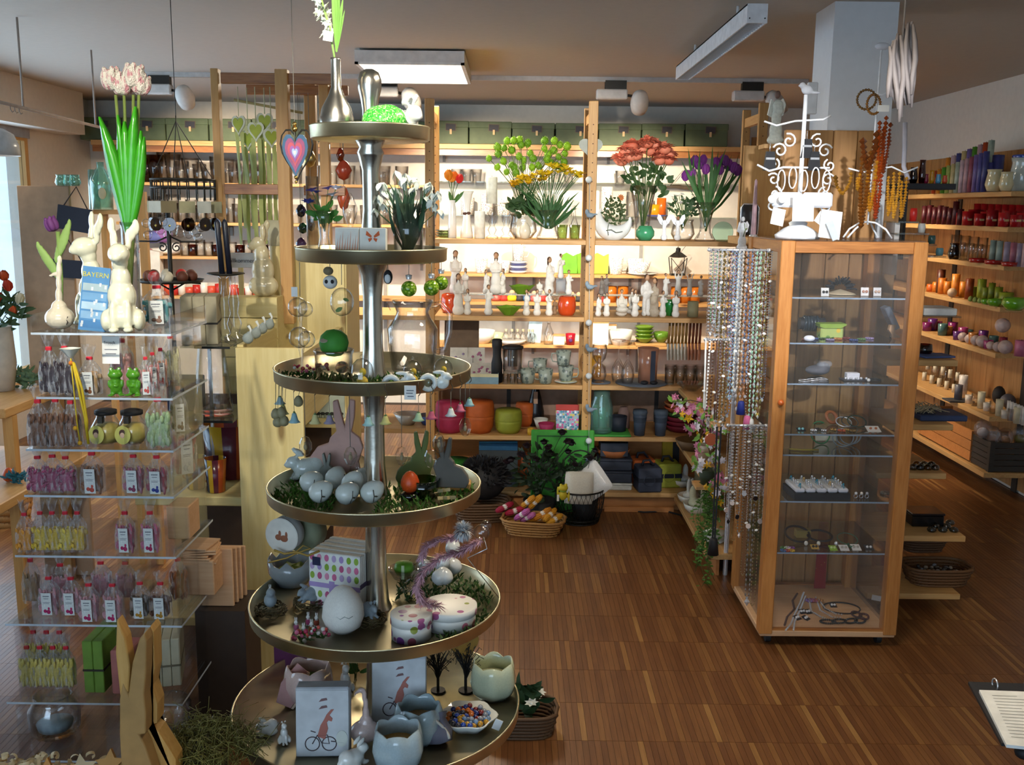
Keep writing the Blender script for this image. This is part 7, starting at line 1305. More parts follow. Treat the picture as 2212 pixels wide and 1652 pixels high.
for z in SZ:obj('shelf_edge',MB().box(X0+.03,X1-.032,VF+.0485,VF+.05,z-.006,z),'#8fa0b0/g',vt)
def cpos(px,k,Y):z=.0705 if k==7 else SZ[k]+.0005;return A(px,Y,z)
def earcard(lab,px,k,Y,c,dots,w=.03,h=.032,flat=False,rz=0.):
 t=thing('earring_card',lab,'jewellery',cpos(px,k,Y),rz=rz,rx=-1.25 if flat else-.15);obj('card',MB().box(-w/2,w/2,0,.0015,0,h),c,t)
 for i,d in enumerate((-1,1)):obj('earring',MB().ball((d*w*.2,-.0025,h*.5),.0055,10,8),dots,t)
def ring(lab,px,k,Y,R,r,mat,tilt=0.,name='bracelet',rz=0.,cat='bracelet',sq=1.):
 return tag(obj(name,MB().tube([(R*math.cos(2*PI*i/26),R*sq*math.sin(2*PI*i/26),0)for i in range(26)],r,6,closed=True),mat,None,cpos(px,k,Y)+Vector((0,0,r+R*sq*abs(math.sin(tilt)))),(tilt,0,rz)),lab,cat)
def beadring(lab,px,k,Y,R,r,mat,tilt=0.,rz=0.,n=None,sq=1.,name='bracelet',cat='bracelet'):
 m=MB();n=n or int(2*PI*R/(1.9*r))
 for i in range(n):a=2*PI*i/n;m.ball((R*math.cos(a),R*sq*math.sin(a),0),r,6,5)
 return tag(obj(name,m,mat,None,cpos(px,k,Y)+Vector((0,0,r+R*sq*abs(math.sin(tilt)))),(tilt,0,rz)),lab,cat)
t=thing('fascinator','dark fringed bracelet bundle on a pale stand','jewellery',cpos(1815,0,3.86));r2=random.Random(2);m=MB()
for i in range(70):a,b=r2.uniform(0,PI),r2.uniform(-.6,.6);R_=r2.uniform(.03,.048);p=Vector((R_*math.cos(a)*1.2,R_*math.sin(b),.02+R_*math.sin(a)));m.tube([p*.6+Vector((0,0,.01)),p,p*1.12+Vector((0,0.,-.006))],.003,4)
obj('fringe',m,'#1d1f26',t);obj('stand',MB().lathe([(0,0),(.06,.001),(.05,.006),(0,.02)],20),'#b9a98a',t)
earcard('black earrings on a white card before the fringed bracelet',1782,0,3.76,'#d2d0ca','#141416/g');earcard('rose earrings on a white card on the top glass shelf',1868,0,3.8,'#e0dcd6','#c08a72/g');earcard('pale earrings on the outermost card of the top glass shelf',1895,0,3.8,'#cfccc8','#c8a890/g')
tag(obj('silver_pouch',MB().at(ry=-.5).rbox(-.012,.012,-.03,.03,0,.1,.003),'#9a9aa4/g',None,cpos(1932,1,3.95)+Vector((0,0,.03))),'slanted grey foil pouch leaning in the corner','pouch')
m=MB()
for i in range(5):m.at((.012*i-.03,0,.05),ry=PI/2).lathe([(.026,-.006),(.032,-.004),(.032,.004),(.026,.006),(.026,-.006)],18)
t=thing('bangle_roll','dark patterned bangles on a jewellery roll behind the pine post','bracelet',cpos(1752,1,3.92));obj('roll',MB().at((0,0,.05),ry=PI/2).cyl(.024,-.05,.05,14),'#15151a',t);obj('bangle',m,'#243038/g',t)
spotted('bird_fabric','#a8b864',['#d8b83a','#5f8a3a','#e0e0b0','#3a5a2c'],45,.4,.6)
t=thing('fabric_case','green and yellow fabric jewellery case','case',cpos(1792,1,3.86));obj('case',MB().rbox(-.045,.045,-.03,.03,0,.045,.006),'bird_fabric',t);obj('lid',MB().at((0,0,.046),ry=0.).prism([(-.05,0.),(-.03,-.004),(.03,-.004),(.052,.008),(.052,.014),(-.052,.012)],-.034,.034),'#8aa83a',t)
for i in range(9):beadring(ordinal(i)+' small coloured bead string from the pine post beside the fabric case',1742+i*17,1,3.78+.03*(i%3),.014,.0035,('#7a3a3a/g','#3a4a7a/g','#5a7a4a/g','#8a7aa0/g','#b0703a/g')[i%5],cat='bead string',name='bead_string')
tag(obj('white_stone',MB().ball((0,0,0.),(.022,.016,.012),12,8),'#e0e2ea',None,cpos(1748,1,3.745)+Vector((0,0,.012))),'smooth white stone near the pine post','stone')
tag(obj('wood_figure',MB().prism([(0,0),(.03,0),(.03,.008),(.014,.012),(.006,.03),(.012,.05),(-.01,.05),(-.014,.03),(-.004,.014)],-.01,.01),'thin_ply',None,cpos(1925,1,3.9)),'small pale wooden figure at the far side','ornament')
t=thing('grey_pouch','grey knitted pouch in clear wrap','pouch',cpos(1765,2,3.9));obj('pouch',blob('pouch',[((0,0,.022),(.05,.035,.02)),((.02,0,.034),(.03,.03,.02))],.006,2),'#5c5c62',t);obj('wrap',MB().rbox(-.01,.05,-.03,.03,.035,.062,.008),'cellophane',t)
for i,px in enumerate((1738,1755,1775)):ring(('fine silver ring chain beside the pine post','silver chain coil in the middle of the third shelf','silver chain coil with a red bead')[i],px,2,3.76+.02*i,.022,.0022,'silver')
t=thing('silver_set','tray of silver trinkets and little white boxes','jewellery',cpos(1842,2,3.8));obj('tray',MB().rbox(-.045,.05,-.03,.03,0,.004,.001),'#3a3a40',t);obj('white_block',MB().rbox(-.03,.02,-.02,.012,.004,.03,.002),'#dcdce0',t)
for i in range(5):obj('trinket',MB().ball((-.035+.02*i,-.022,.01),.006,8,6),'silver',t)
ring('dark bangle with a pearl at the far end of the third shelf',1890,2,3.8,.022,.003,'#2a2a2e/g');tag(obj('pearl',MB().ball((0,0,.007),.007,10,8),'#e2e0da/c',None,cpos(1876,2,3.76)),'white pearl before the dark bangle','pearl')
ring('wooden bangle leaning in the fourth shelf',1795,3,3.9,.024,.007,'#9c5a32/g',1.,rz=.4)
earcard('turquoise earrings on a black slanted card',1732,3,3.76,'#16181c','#8fd0d0/g',.034,.026,True);earcard('copper brooch on a large white card',1890,3,3.76,'#e4e2de','#b06a42/g',.052,.045,True)
for i,(px,c,r)in enumerate(((1758,'silver',.01),(1768,'#2a2a30/g',.012),(1780,'silver',.008),(1800,'gold',.01),(1818,'#b5502a/g',.012),(1830,'gold',.011),(1842,'#8a6a3a/g',.01))):beadring(ordinal(i)+' bead ring from the turquoise earrings on the fourth shelf',px,3,3.76+.02*(i%2),r,.004,c,name='bead_ring',cat='ring')
for i,(px,c,R_)in enumerate(((1822,'silver',.03),(1835,'#8a8f90/t',.032),(1850,'#1f3a2c/g',.036))):ring(('silver wire bangle on the fourth shelf','grey steel bangle on the fourth shelf','dark green cord bangle on the fourth shelf')[i],px,3,3.86,R_,.0025,c,.5)
ring('green cord bracelet leaning on a cream pad',1770,4,3.9,.045,.003,'#3a7a4a/g',1.2,rz=.3);tag(obj('display_pad',MB().at(rx=-.3).rbox(-.045,.045,-.003,.003,0,.07,.003),'#cfc6b0',None,cpos(1785,4,3.94)),'cream display pad behind the green cord','pad')
for i in range(3):ring(('grey leather cord bracelet foremost','grey leather cord bracelet in the middle','grey leather cord bracelet behind')[i],1820+i*8,4,3.86+.02*i,.04,.0028,'#7f8488/g',.9,rz=-.5)
tag(obj('cord',MB().tube([cpos(1705,4,3.78)+Vector((0,0,.004)),cpos(1730,4,3.76)+Vector((0,0,.006)),cpos(1768,4,3.77)+Vector((0,0,.004))],.004,6),'#a08a2a'),'yellow and black cord lying on the fifth shelf','cord')
tb=cpos(1762,5,3.8);t=thing('ring_tray','black ring tray with white cushions full of silver rings','tray',tb,.03,None,1.3);obj('tray',MB().prism([(-.085,0),(.085,0),(.085,.02),(-.085,.02)],-.06,.06),'#111116',t)
for c in range(5):
 cu=obj('cushion',MB().at((-.066+c*.033,0,.021)).rbox(-.015,.015,-.055,.055,0,.014,.004),'#d2d4da',t)
 for r_ in range(5):obj('finger_ring',kit('fring',lambda:MB().tube([(0,.008*math.cos(2*PI*i/12),.008*math.sin(2*PI*i/12))for i in range(12)],.0014,4,closed=True).ball((0,-.003,.009),.0035,6,5).mesh('finger_ring')),'silver' if(c+r_)%4 else('#2f8fa8/g','#c8a05a/g')[c%2],cu,(-.066+c*.033,-.044+r_*.022,.038))
for i,px in enumerate((1848,1860,1872)):t=thing('pearl_ring',('silver ring with a big white pearl','silver ring with a cream pearl','silver ring with a grey pearl')[i],'ring',cpos(px,5,3.76));obj('band',MB().at((0,0,.008),rx=PI/2).lathe([(.007,-.002),(.008,-.002),(.008,.002),(.007,.002)],14),'silver',t);obj('pearl',MB().ball((0,-.002,.02),.006,10,8),('#eceae6/c','#e0d8c8/c','#b0b0b4/c')[i],t)
beadring('metal charm cluster at the far side of the ring shelf',1912,5,3.82,.016,.005,'#8a8478/t')
tag(obj('gold_box',MB().rbox(-.03,.03,-.02,.02,0,.032,.002),'#a08a4a/g',None,cpos(1733,6,3.9)),'small golden gift box','box')
for i,(px,R_,sq,rz)in enumerate(((1722,.055,.8,.4),(1770,.05,.6,-.6))):ring(('thick black cord necklace around the golden box','thick black cord necklace with a silver bead')[i],px,6,3.86,R_,.0045,'#101014',.5,rz=rz,name='cord_necklace',cat='necklace',sq=sq)
for i,(px,c)in enumerate(((1741,'#d8d4c4/c'),(1768,'#d0ccbc/c'),(1806,'silver'))):tag(obj('pearl_drop',MB().ball((0,0,.01),(.008,.008,.01),10,8),c,None,cpos(px,6,3.79)),('pear shaped pearl drop','round pearl drop beside the golden cards','silver bead of the black cord')[i],'pearl')
ring('fine green wire bracelet at the far side',1830,6,3.84,.04,.002,'#3f6a50/g',.3)
for i in range(6):beadring(ordinal(i)+' rainbow bead ring from the pine post on the lowest glass shelf',1692+(i%3)*9,6,3.72+.03*(i//3),.01,.004,('#3a6aa0/g','#b0402a/g','#c8a02a/g','#4a8a3a/g','#d8d8d8/g','#7a3a8a/g')[i],name='bead_ring',cat='ring')
beadring('green stone bead string on the lowest glass shelf',1835,6,3.78,.016,.006,'#1f5a40/g',name='bead_string',cat='bead string')
earcard('lime earring card at the front edge',1802,6,3.735,'#8fb83a','#c8d88a/g',.03,.034,True);earcard('white earring card beside the lime one',1826,6,3.735,'#e2e0dc','#b0a89a/g',.036,.038,True);earcard('white earring card overlapping the first',1852,6,3.74,'#e6e4e0','#b0a89a/g',.036,.04,True);earcard('black card with two pearl hangers',1880,6,3.745,'#121214','#e2e0da/c',.034,.036,True)
earcard('ochre card with black and green stones',1762,6,3.75,'#c09a4a','#1a1a1c/g',.03,.03,True)
spotted('tie_silk','#8a1626',['#d0b060','#c8a850'],70,.14,.35)
tag(obj('tie',MB().at(rx=-.02).prism([(-.025,0),(.025,0),(.02,.3),(-.018,.3)],-.003,.003),'tie_silk',None,cpos(1770,7,4.1)+Vector((0,0,.005))),'dark red dotted tie hanging at the back of the cabinet','tie')
def strand(lab,pts,r,mat,cat='necklace'):
 m=MB();P3=[Z(x,y,.0705)for x,y in pts]
 for i in range(len(P3)-1):
  n=max(2,int((P3[i+1]-P3[i]).length/(1.9*r)))
  for k in range(n):c=P3[i].lerp(P3[i+1],k/n);m.octa((c.x,c.y,c.z+r),r)
 return tag(obj('bead_strand',m,mat),lab,cat)
strand('brown leather strand curling along the cabinet floor',[(1722,1285),(1712,1300),(1716,1318),(1700,1335),(1694,1355)],.006,'#4a2c20');strand('silver link strand beside the brown one',[(1736,1282),(1728,1305),(1718,1325),(1708,1350),(1696,1365)],.005,'silver');strand('second silver link strand',[(1740,1290),(1728,1320),(1716,1345),(1714,1365)],.005,'silver')
strand('grey pearl strand with black beads',[(1748,1295),(1752,1322),(1772,1334),(1792,1342)],.005,'#a8a4a0/c');strand('long grey pearl strand',[(1762,1292),(1772,1320),(1798,1335),(1820,1336)],.0045,'#b0acaa/c');strand('short grey pearl strand inside the long one',[(1768,1296),(1782,1316),(1806,1328),(1824,1330)],.0045,'#b8b4b0/c')
ring('thin black choker lying flat with a silver clasp',1818,7,3.89,.075,.003,'#0f0f12',0.,name='choker',cat='necklace',sq=.8)
for i,(px,Y,c)in enumerate(((1802,3.9,'#0f0f12'),(1737,3.83,'#101014'),(1750,3.83,'#101014'),(1728,3.77,'#2a1a16'),(1748,3.77,'#101014'))):earcard(('black earring card inside the choker','black earring card with white pearls','second black pearl earring card','brown earring card near the front','black earring card with one pearl')[i],px,7,Y,c,'#dedcd8/c',.028,.03,True,.2*i)
for i,(px,Y,c)in enumerate(((1788,3.745,'#14181a/g'),(1812,3.75,'#1c2422/g'),(1838,3.755,'#101416/g'),(1858,3.76,'#2a2c2e/g'),(1866,3.8,'#4a1f22/g'),(1850,3.82,'#3a1a1c/g'))):beadring(ordinal(i)+' dark beaded bracelet from the pine post at the front of the cabinet floor',px,7,Y,.03,.0045,c,sq=.6,rz=.3*i)
for i in range(3):beadring(('violet glass bead cluster beneath the tie','rose glass bead cluster beneath the tie','amber glass bead cluster beneath the tie')[i],1748+i*11,7,3.96,.012,.006,('#8a6aa0/g','#a85a72/g','#b07a4a/g')[i],name='bead_cluster',cat='bead string')
tag(obj('white_tag',MB().at(rx=-.2).box(-.02,.02,-.001,.001,0,.022),'paper',None,cpos(1892,7,3.98)+Vector((0,0,0.)),(0,.2,0)),'white tag standing at the back of the cabinet floor','tag')
def bar(lab,p0,p1,z):
 a,b=Vector(p0),Vector(p1);t=thing('chain_bar',lab,'jewellery rack',a);obj('bar',MB().tube([(0,0,0),b-a],.005,8),'silver',t)
 for q in(0,1):obj('end_ball',MB().ball((b-a)*q,.008,10,8),'silver',t)
 for k in range(9):obj('peg',MB().tube([(b-a)*(k+.5)/9,(b-a)*(k+.5)/9+Vector((0,-.02,.006))],.002,4),'silver',t)
 obj('bracket',MB().tube([(b-a)*.9,(b-a)*.9+Vector((0.,.05,0)),Vector((VX0-a.x,b.y-a.y+.05,0))],.004,6),'silver',t)
RY_=3.82
zA,zB,zC=hz(1600,540,RY_),hz(1560,733,RY_-.02),hz(1620,917,RY_-.03)
bar('upper silver bar with a dense row of necklaces',A(1532,RY_,zA),A(1662,RY_,zA),zA);bar('middle silver bar with short necklaces',A(1524,RY_-.03,zB),A(1575,RY_-.03,zB),zB);bar('lower silver bar with long necklaces',A(1572,RY_-.045,zC),A(1655,RY_-.045,zC),zC)
def chain_mesh(kind):
 def f():
  m=MB();n={'fine':110,'bead':46,'link':70,'cord':0}[kind]
  def pt(q):
   if q<.47:return(-.5,-q/.47*.96)
   if q>.53:return(.5,-(1-q)/.47*.96)
   a=(q-.47)/.06*PI;return(-.5*math.cos(a),-.96-.04*math.sin(a))
  if kind=='cord':
   for sg in(-.5,.5):m.add([(sg-.2,-.1,0),(sg+.2,-.1,0),(sg+.2,.1,0),(sg-.2,.1,0),(sg*.5-.2,-.1,-1),(sg*.5+.2,-.1,-1),(sg*.5+.2,.1,-1),(sg*.5-.2,.1,-1)],[(0,1,5,4),(1,2,6,5),(2,3,7,6),(3,0,4,7)])
  else:
   for i in range(n):x,z=pt((i+.5)/n);r={'fine':(.16,.16,.0065),'bead':(.34,.34,.018),'link':(.25,.25,.0125)}[kind];m.octa((x,0,z),r)
  return m.mesh('chain')
 return kit('ch_'+kind,f)
pend=kit('pend',lambda:MB().octa((0,0,-.5),(.35,.2,.6)).mesh('pendant'));disc_=kit('pdisc',lambda:MB().at((0,0,-.5),rx=PI/2).cyl(.5,-.08,.08,14).mesh('pendant'));tass=kit('tass',lambda:MB().lathe([(0,0),(.2,-.05),(.24,-.2),(.32,-1.),(0,-1.)],10).mesh('tassel'))
r2=random.Random(77)
def necklace(lab,px,z0,Y,ybot,kind,mat,pm=None,pmat='silver',w=.016,ps=.012,tag_=True):
 top=A(px,Y,z0);zb_=hz(px,ybot,Y);L_=z0-zb_;t=thing('necklace',lab,'necklace',top);t['group']='necklaces beside the glass cabinet'
 obj('chain',chain_mesh(kind),mat,t,(0,-.012,0),(0,0,0),(w,w,L_))
 if pm is not None:obj('pendant' if pm is not tass else 'tassel',pm,pmat,t,(0,-.013,-L_+.002),(0,0,r2.uniform(-.6,.6)),ps)
 if tag_:obj('price_tag',kit('ptag',lambda:MB().ball((0,0,0),(.008,.001,.005),8,4).mesh('price_tag')),'paper',t,(r2.uniform(-.01,.01),-.024,-L_*r2.uniform(.1,.8)),(0,r2.uniform(-.5,.5),0))
k=0
for row in range(2):
 for i in range(17):
  px=1537+i*7.6+row*3.5;c=['silver','#9ad0b0/g','silver','#c8b87a/t','#8fa0b8/g','silver','#b08aa0/g','#a8c8d8/g','silver','#c8a86a/t','#d0d0d4/t','#6a8ac0/g','silver','#d8d0c0/g','silver','#a87a5a/g','#7a4a34/g'][(i+row*5)%17]
  kd=('fine','bead','link','fine','bead')[(i*2+row)%5];yb=r2.uniform(690,740)if i<3 else(r2.uniform(840,905)if row else r2.uniform(720,860))
  pm=(None,pend,disc_,None,pend)[(i+row)%5];pc_='silver'
  if i==12 and row:pm,pc_=tass,'#d86a9a'
  if i==13 and row:pm,pc_=tass,'#e0ded8'
  if i==10 and row:pm,pc_=tass,'#1a2a7a'
  necklace('%s %s necklace from the flower garland on the upper bar, %s row'%(ordinal(i),{'fine':'fine chain','bead':'beaded','link':'link'}[kd],'rear' if not row else 'front'),px,zA,RY_+(.03 if not row else-.006),yb,kd,c,pm,pc_,ps=.055 if pm is tass else .013);k+=1
for i in range(6):necklace('%s short dark necklace from the garland on the middle bar'%ordinal(i),1528+i*8,zB,RY_-.03,(880,900,935,905,960,915)[i],('cord','bead','fine','cord','link','bead')[i],('#d8d8d4','#5a3a2a/g','silver','#4a2c20','silver','#c8b890/t')[i],disc_ if i==2 else pend,'#a85a3c/g' if i==2 else 'silver',ps=.05 if i==2 else .014)
for i in range(13):necklace('%s long silver necklace from the garland on the lower bar'%ordinal(i),1576+i*6.3,zC,RY_-.045+.012*(i%2),(1095,1120,1080,1165,1110,1150,1060,1240,1130,1290,1070,1305,1120)[i],('fine','link','bead','fine')[i%4],('silver','#b8b8bc/t','silver','#c8b48a/t')[i%4],(disc_,pend,disc_,None)[i%4],('silver','#1a1a1e/g','#d8c8c0/g')[i%3],ps=.02+.012*(i in(7,9,11)))
for i,(px,yb,c)in enumerate(((1552,1160,'#101014'),)):necklace('black tassel necklace hanging lowest beside the ivy',px,zC,RY_-.06,yb,'cord',c,tass,'#0f0f12',ps=.07,tag_=False)
zt=VT+.0036
def scroll(c,r,turns,a0,sg=1,y=0.):return[(c[0]+r*(1-.75*q)*math.cos(a0+sg*turns*2*PI*q),y,c[1]+r*(1-.75*q)*math.sin(a0+sg*turns*2*PI*q))for q in[i/14 for i in range(15)]]
b0=A(1722,3.8,zt);s=mpp(3.8,zt);t=thing('scroll_stand','white wrought iron jewellery stand with scrolls and a little bird','jewellery rack',b0)
sm=MB()
for sx in(-1,1):
 for(x,z_,r_,a)in((52,95,15,1.5),(58,125,14,.6),(60,155,14,2.),(48,185,16,.4),(30,205,16,1.2),(58,70,13,2.2)):sm.tube(scroll((sx*x*s,z_*s),r_*s,1.2,a if sx>0 else PI-a,sx),2.2*s,5)
sm.tube([(-60*s,0,95*s),(-30*s,-.01,90*s),(0,-.012,92*s),(30*s,-.01,90*s),(62*s,0,95*s)],2.4*s,5).tube([(-95*s,0,155*s),(-70*s,-.01,142*s),(-40*s,-.01,150*s),(0,0,150*s),(60*s,0,150*s)],2.4*s,5).tube([(-85*s,0,245*s),(-60*s,-.01,236*s),(-20*s,0,246*s),(40*s,0,250*s),(55*s,0,258*s)],2.2*s,5)
obj('scrollwork',sm,'white_iron',t);obj('column',MB().lathe([(0,0),(46*s,0),(48*s,8*s),(30*s,22*s),(18*s,28*s),(20*s,34*s),(5*s,42*s),(4*s,300*s)],24),'white_iron',t)
obj('bird',blob('bird',[((0,0,0),(.022,.014,.018)),((-.018,0,.016),(.012,.011,.012)),((.03,0,-.01),(.022,.007,.006)),((-.031,0,.014),(.006,.003,.003))],.004,2),'#dfe2ea',t,(2*s,0,310*s))
for i,(x0,x1)in enumerate(((-62,0),(2,66))):obj('basket',MB().rbox(x0*s,x1*s,-.035,-.01,66*s,98*s,.008),'#eceef4',t)
for i in range(5):obj('hoop_earring',MB().tube([(x_,-.03,z_)for x_,z_ in[((-46+i*24)*s+8*s*math.cos(2*PI*k_/14),(122+6*(i%2))*s+22*s*math.sin(2*PI*k_/14))for k_ in range(14)]],.0028,5,closed=True),'#f0f2f6',t)
for i,(px,py)in enumerate(((1662,345),(1758,345),(1742,318))):p=P(px,py,3.8);put('black_pouch',('black satin pouch hanging at the outer end of the scroll stand','black satin pouch hanging inside the scroll stand','small black pouch behind the scroll stand')[i],'pouch',[('pouch',MB().prism([(-.022,-.04),(.026,-.04),(.018,.03),(-.014,.03)],-.006,.006).mesh('pouch'),'#0f1016',None),('clasp',MB().box(-.016,.018,-.008,-.006,0.,.008).mesh('clasp'),'silver',None),('loop',MB().tube([(0,0,.03),(0,0,.06)],.0015,4).mesh('loop'),'silver',None)],p,.1)
def wcard(lab,px,py,w,h,Y,rz=0,ry=0,c='#f2f4f8'):p=P(px,py,Y);s_=mpp(Y,p.z);tag(obj('display_card',MB().at(rx=-.1,ry=ry).box(-w*s_/2,w*s_/2,-.001,.001,0,h*s_),c,None,p,(0,0,rz)),lab,'card')
wcard('large white card standing before the scroll stand',1734,478,46,56,3.72);wcard('square white card with a picture window leaning against the stand',1790,515,50,60,3.7,.2,.12);wcard('small pale card leaning on the picture card',1806,518,16,42,3.68,.1,-.4,'#b9c4d0');wcard('white tag card hanging at the outer side of the stand',1677,486,30,36,3.74,.2,.2);wcard('white flat earring card before the baskets',1768,484,26,26,3.71,.1,.6)
for i,px in enumerate((1668,1690)):p=P(px,430,3.74);tag(obj('white_rosette',MB().ball((0,0,0),(.016,.008,.016),12,8),'#f2f2f0',None,p),('white rosette brooch at the outer side','white rosette brooch next to the baskets')[i],'brooch')
b0=A(1872,3.92,zt);s=mpp(3.92,zt);t=thing('necklace_stand','tall white iron necklace stand with curved feet carrying amber strings','jewellery rack',b0)
for a in(-2.6,-.5,.9,2.5):obj('foot',MB().tube([(0,0,36*s),(.03*math.cos(a),.03*math.sin(a),34*s),(.07*math.cos(a),.07*math.sin(a),20*s),(.1*math.cos(a),.06*math.sin(a),.003)],.004,6),'white_iron',t)
obj('column',MB().tube([(0,0,30*s),(2*s,0,390*s)],.0035,6),'white_iron',t);am=MB()
am.tube([(-50*s,0,148*s),(-20*s,-.01,140*s),(10*s,0,146*s),(40*s,-.01,152*s),(70*s,0,140*s),(98*s,0,152*s)],.0035,6).tube([(-12*s,0,305*s),(10*s,0,300*s),(36*s,0,310*s)],.003,6)
obj('arm',am,'white_iron',t);obj('bird',MB().ball((4*s,0,398*s),(.03,.012,.014),10,8).leaf((20*s,0,398*s),(50*s,0,412*s),.018),'#c9ccd4',t)
def amber(lab,px,y0,y1,w,r,mat,Y=3.88):
 a=P(px,y0,Y);b=P(px,y1,Y);m=MB();L_=a.z-b.z;n=max(8,int(2*L_/(2.4*r)));rr=random.Random(px)
 for i in range(n):
  q=i/n;z_=-L_*(1-abs(1-2*q))**.85;x=1.7*w*(.5-q)*(.6+.4*math.sin(PI*q));m.octa((x,rr.uniform(-.003,.003),z_),r*rr.uniform(1.5,2.3))
 tag(obj('amber_necklace',m,mat,None,a),lab,'necklace','amber necklaces')
for lab,px,y0,y1,w,r,c in(('long dark amber string with a big pendant',1872,330,490,.03,.006,'#6a3c12/g'),('thick dark amber cluster string',1880,290,365,.05,.008,'#5a2c0e/g'),('reddish amber string on the inner arm',1908,255,390,.022,.005,'#8a3a12/g'),('golden amber string reaching low',1886,350,455,.03,.005,'#a8701c/g'),('brown amber string beside the reddish one',1916,270,370,.025,.005,'#6a2c10/g'),('short amber loop hanging at the front of the arm',1822,375,420,.06,.005,'#9a6a20/g'),('red coral amber string',1898,380,470,.02,.005,'#8a3618/g'),('honey amber string near the pillar edge',1938,375,472,.02,.004,'#b5822a/g'),('pale honey amber string at the outer end',1954,385,470,.018,.0045,'#a8741e/g'),('honey strand beside the pale one',1926,375,465,.02,.004,'#b07a24/g'),('drop amber earrings pair on the arm',1855,378,410,.008,.004,'#a87420/g')):amber(lab,px,y0,y1,w,r,c)
for i,(x,y,c)in enumerate(((1872,215,'#6a4a1c/g'),(1890,225,'#8a5a1e/g'))):p=P(x,y,3.88);m=MB();[m.ball((.036*math.cos(2*PI*k/22),.006*i,.036*math.sin(2*PI*k/22)),.0055,6,5)for k in range(22)];tag(obj('amber_bracelet',m,c,None,p,(0,0,.5*i)),('dark amber bead bracelet hanging on the top arm','golden brown bead bracelet behind it')[i],'bracelet')
tag(obj('barcode_label',MB().box(-.022,.022,-.001,.001,-.012,.012),'paper',None,P(1908,234,3.85)),'white paper label on the top of the amber strings','label')
t=thing('driftwood_bundle','bundle of weathered grey driftwood strips hanging in front of the pillar edge','wall decoration',P(1945,150,3.08));o0=P(1945,150,3.08);r2=random.Random(6)
for i in range(13):
 x0=1922+i*4.2;yt=95-i*4+r2.uniform(-8,8);yb_=250-abs(i-6)*8+r2.uniform(-10,14);pts=[P(x0+r2.uniform(-2,2)+(5*math.sin(q*5+i)if q else 0),yt+(yb_-yt)*q,3.08+.01*(i%3))-o0 for q in(0,.25,.5,.75,1)]
 obj('strip',MB().tube(pts,[.004,.008,.009,.008,.004],6),('#6f6764','#645c5a','#7a7270')[i%3],t)
obj('hanger',MB().tube([(0,0,.05),(0,0,CEIL-o0.z)],.003,5),'#6a625c',t)
tag(obj('pillar_switch',MB().rbox(-.022,.022,-.02,0,-.065,.065,.004),'#e2e4e6',None,P(1752,213,4.28)),'white switch box with a yellow window on the pillar','switch box')
tag(obj('rope',MB().tube([P(1955,265,4.),P(1954,320,3.98),P(1952,360,3.96),P(1962,388,3.94)],.009,7),'#b8b4bc'),'thick pale cord hanging beside the amber strings','cord')
s=mpp(4.35,1.6)
tb_=thing('corner_ledge','pine ledge beyond the necklaces carrying a mirror and a candle','shelf',(0,0,0));xa_,xb_=A(1590,4.7,1.5).x,A(1692,4.7,1.5).x;zl=hz(1640,512,4.66)
obj('board',MB().rbox(xa_,xb_,4.66,4.9,zl-.035,zl,.002),'pine',tb_);obj('post',MB().box(xa_+.05,xa_+.08,4.84,4.87,.732,zl-.035),'pine_z',tb_);obj('post',MB().box(xb_-.05,xb_-.02,4.84,4.87,.732,zl-.035),'pine_z',tb_);obj('back_panel',MB().box(xa_+.06,xb_+.06,4.905,4.92,zl-.4,hz(1640,315,4.92)),'pine_z',tb_)
p=A(1627,4.7,zl+.001);s=mpp(4.7,zl);put('taper_candle','tall dusky pink taper candle in a small foot','candle',[('wax',MB().lathe([(6*s,0),(5*s,60*s),(3*s,118*s),(0,122*s)],12).mesh('wax'),'#b08f96/k',None),('foot',MB().lathe([(0,-0.),(10*s,0),(9*s,3*s),(6*s,5*s),(0,5*s)],14).mesh('foot'),'silver',None)],p)
put('mirror','small silver framed mirror behind the taper candle','mirror',[('glass',MB().rbox(-18*s,18*s,-.004,.004,0,66*s,.003).mesh('glass'),'#4a4f54/t',None),('frame',MB().tube([(-19*s,0,.004),(19*s,0,.004),(20*s,0,60*s),(14*s,0,68*s),(-14*s,0,68*s),(-20*s,0,60*s)],.004,6,closed=True).mesh('frame'),'silver',None)],A(1618,4.86,zl+.005),rx=-.05)
def angel_big():return[('robe',blob('robe',[((0,0,.08),(.17,.13,.1)),((0,0,.25),(.13,.1,.2)),((0,0,.5),(.1,.08,.2)),((.02,0,.7),(.11,.08,.14)),((.05,-.06,.62),(.08,.05,.05))],.025,3),'#c9cbbd',None),('wings',MB().prism([(.06,.5),(.16,.55),(.2,.75),(.14,.86),(.04,.78)],.04,.08).prism([(-.16,.55),(-.06,.5),(-.04,.78),(-.1,.84)],.04,.08).mesh('wings'),'#d6d8cc',None),('head',MB().ball((0.,0,.92),(.055,.06,.075),10,8).mesh('head'),'#6a4f44',None)]
p=P(1674,312,4.62);h=hz(1674,195,4.62)-p.z;put('angel_figurine','pale stone angel with dark head standing beside the pillar','figurine',kit('angb',angel_big),p,.2,h)
tag(obj('angel_shelf',MB().box(-.06,.06,-.05,.06,-.02,-.001),'pine',None,p),'little board under the stone angel','shelf')
p=P(1602,540,4.45);h=hz(1602,474,4.45)-p.z;put('angel_figurine','white robed angel with a green twig above the necklaces','figurine',[(a,b,'#d9dce0',d)for a,b,c,d in kit('angb',angel_big)]+[('twig',MB().tube([(0,-.1,.4),(.05,-.12,.6),(.02,-.11,.8)],.01,4).leaf((.05,-.12,.6),(.12,-.12,.66),.05,(0,-1,0)).mesh('twig'),'#6a7a4a',None)],p,0,h*1.1)
tag(obj('angel_post',MB().cyl(.012,-p.z,-.0005,8),'silver',None,p),'slim metal post under the white robed angel','post')
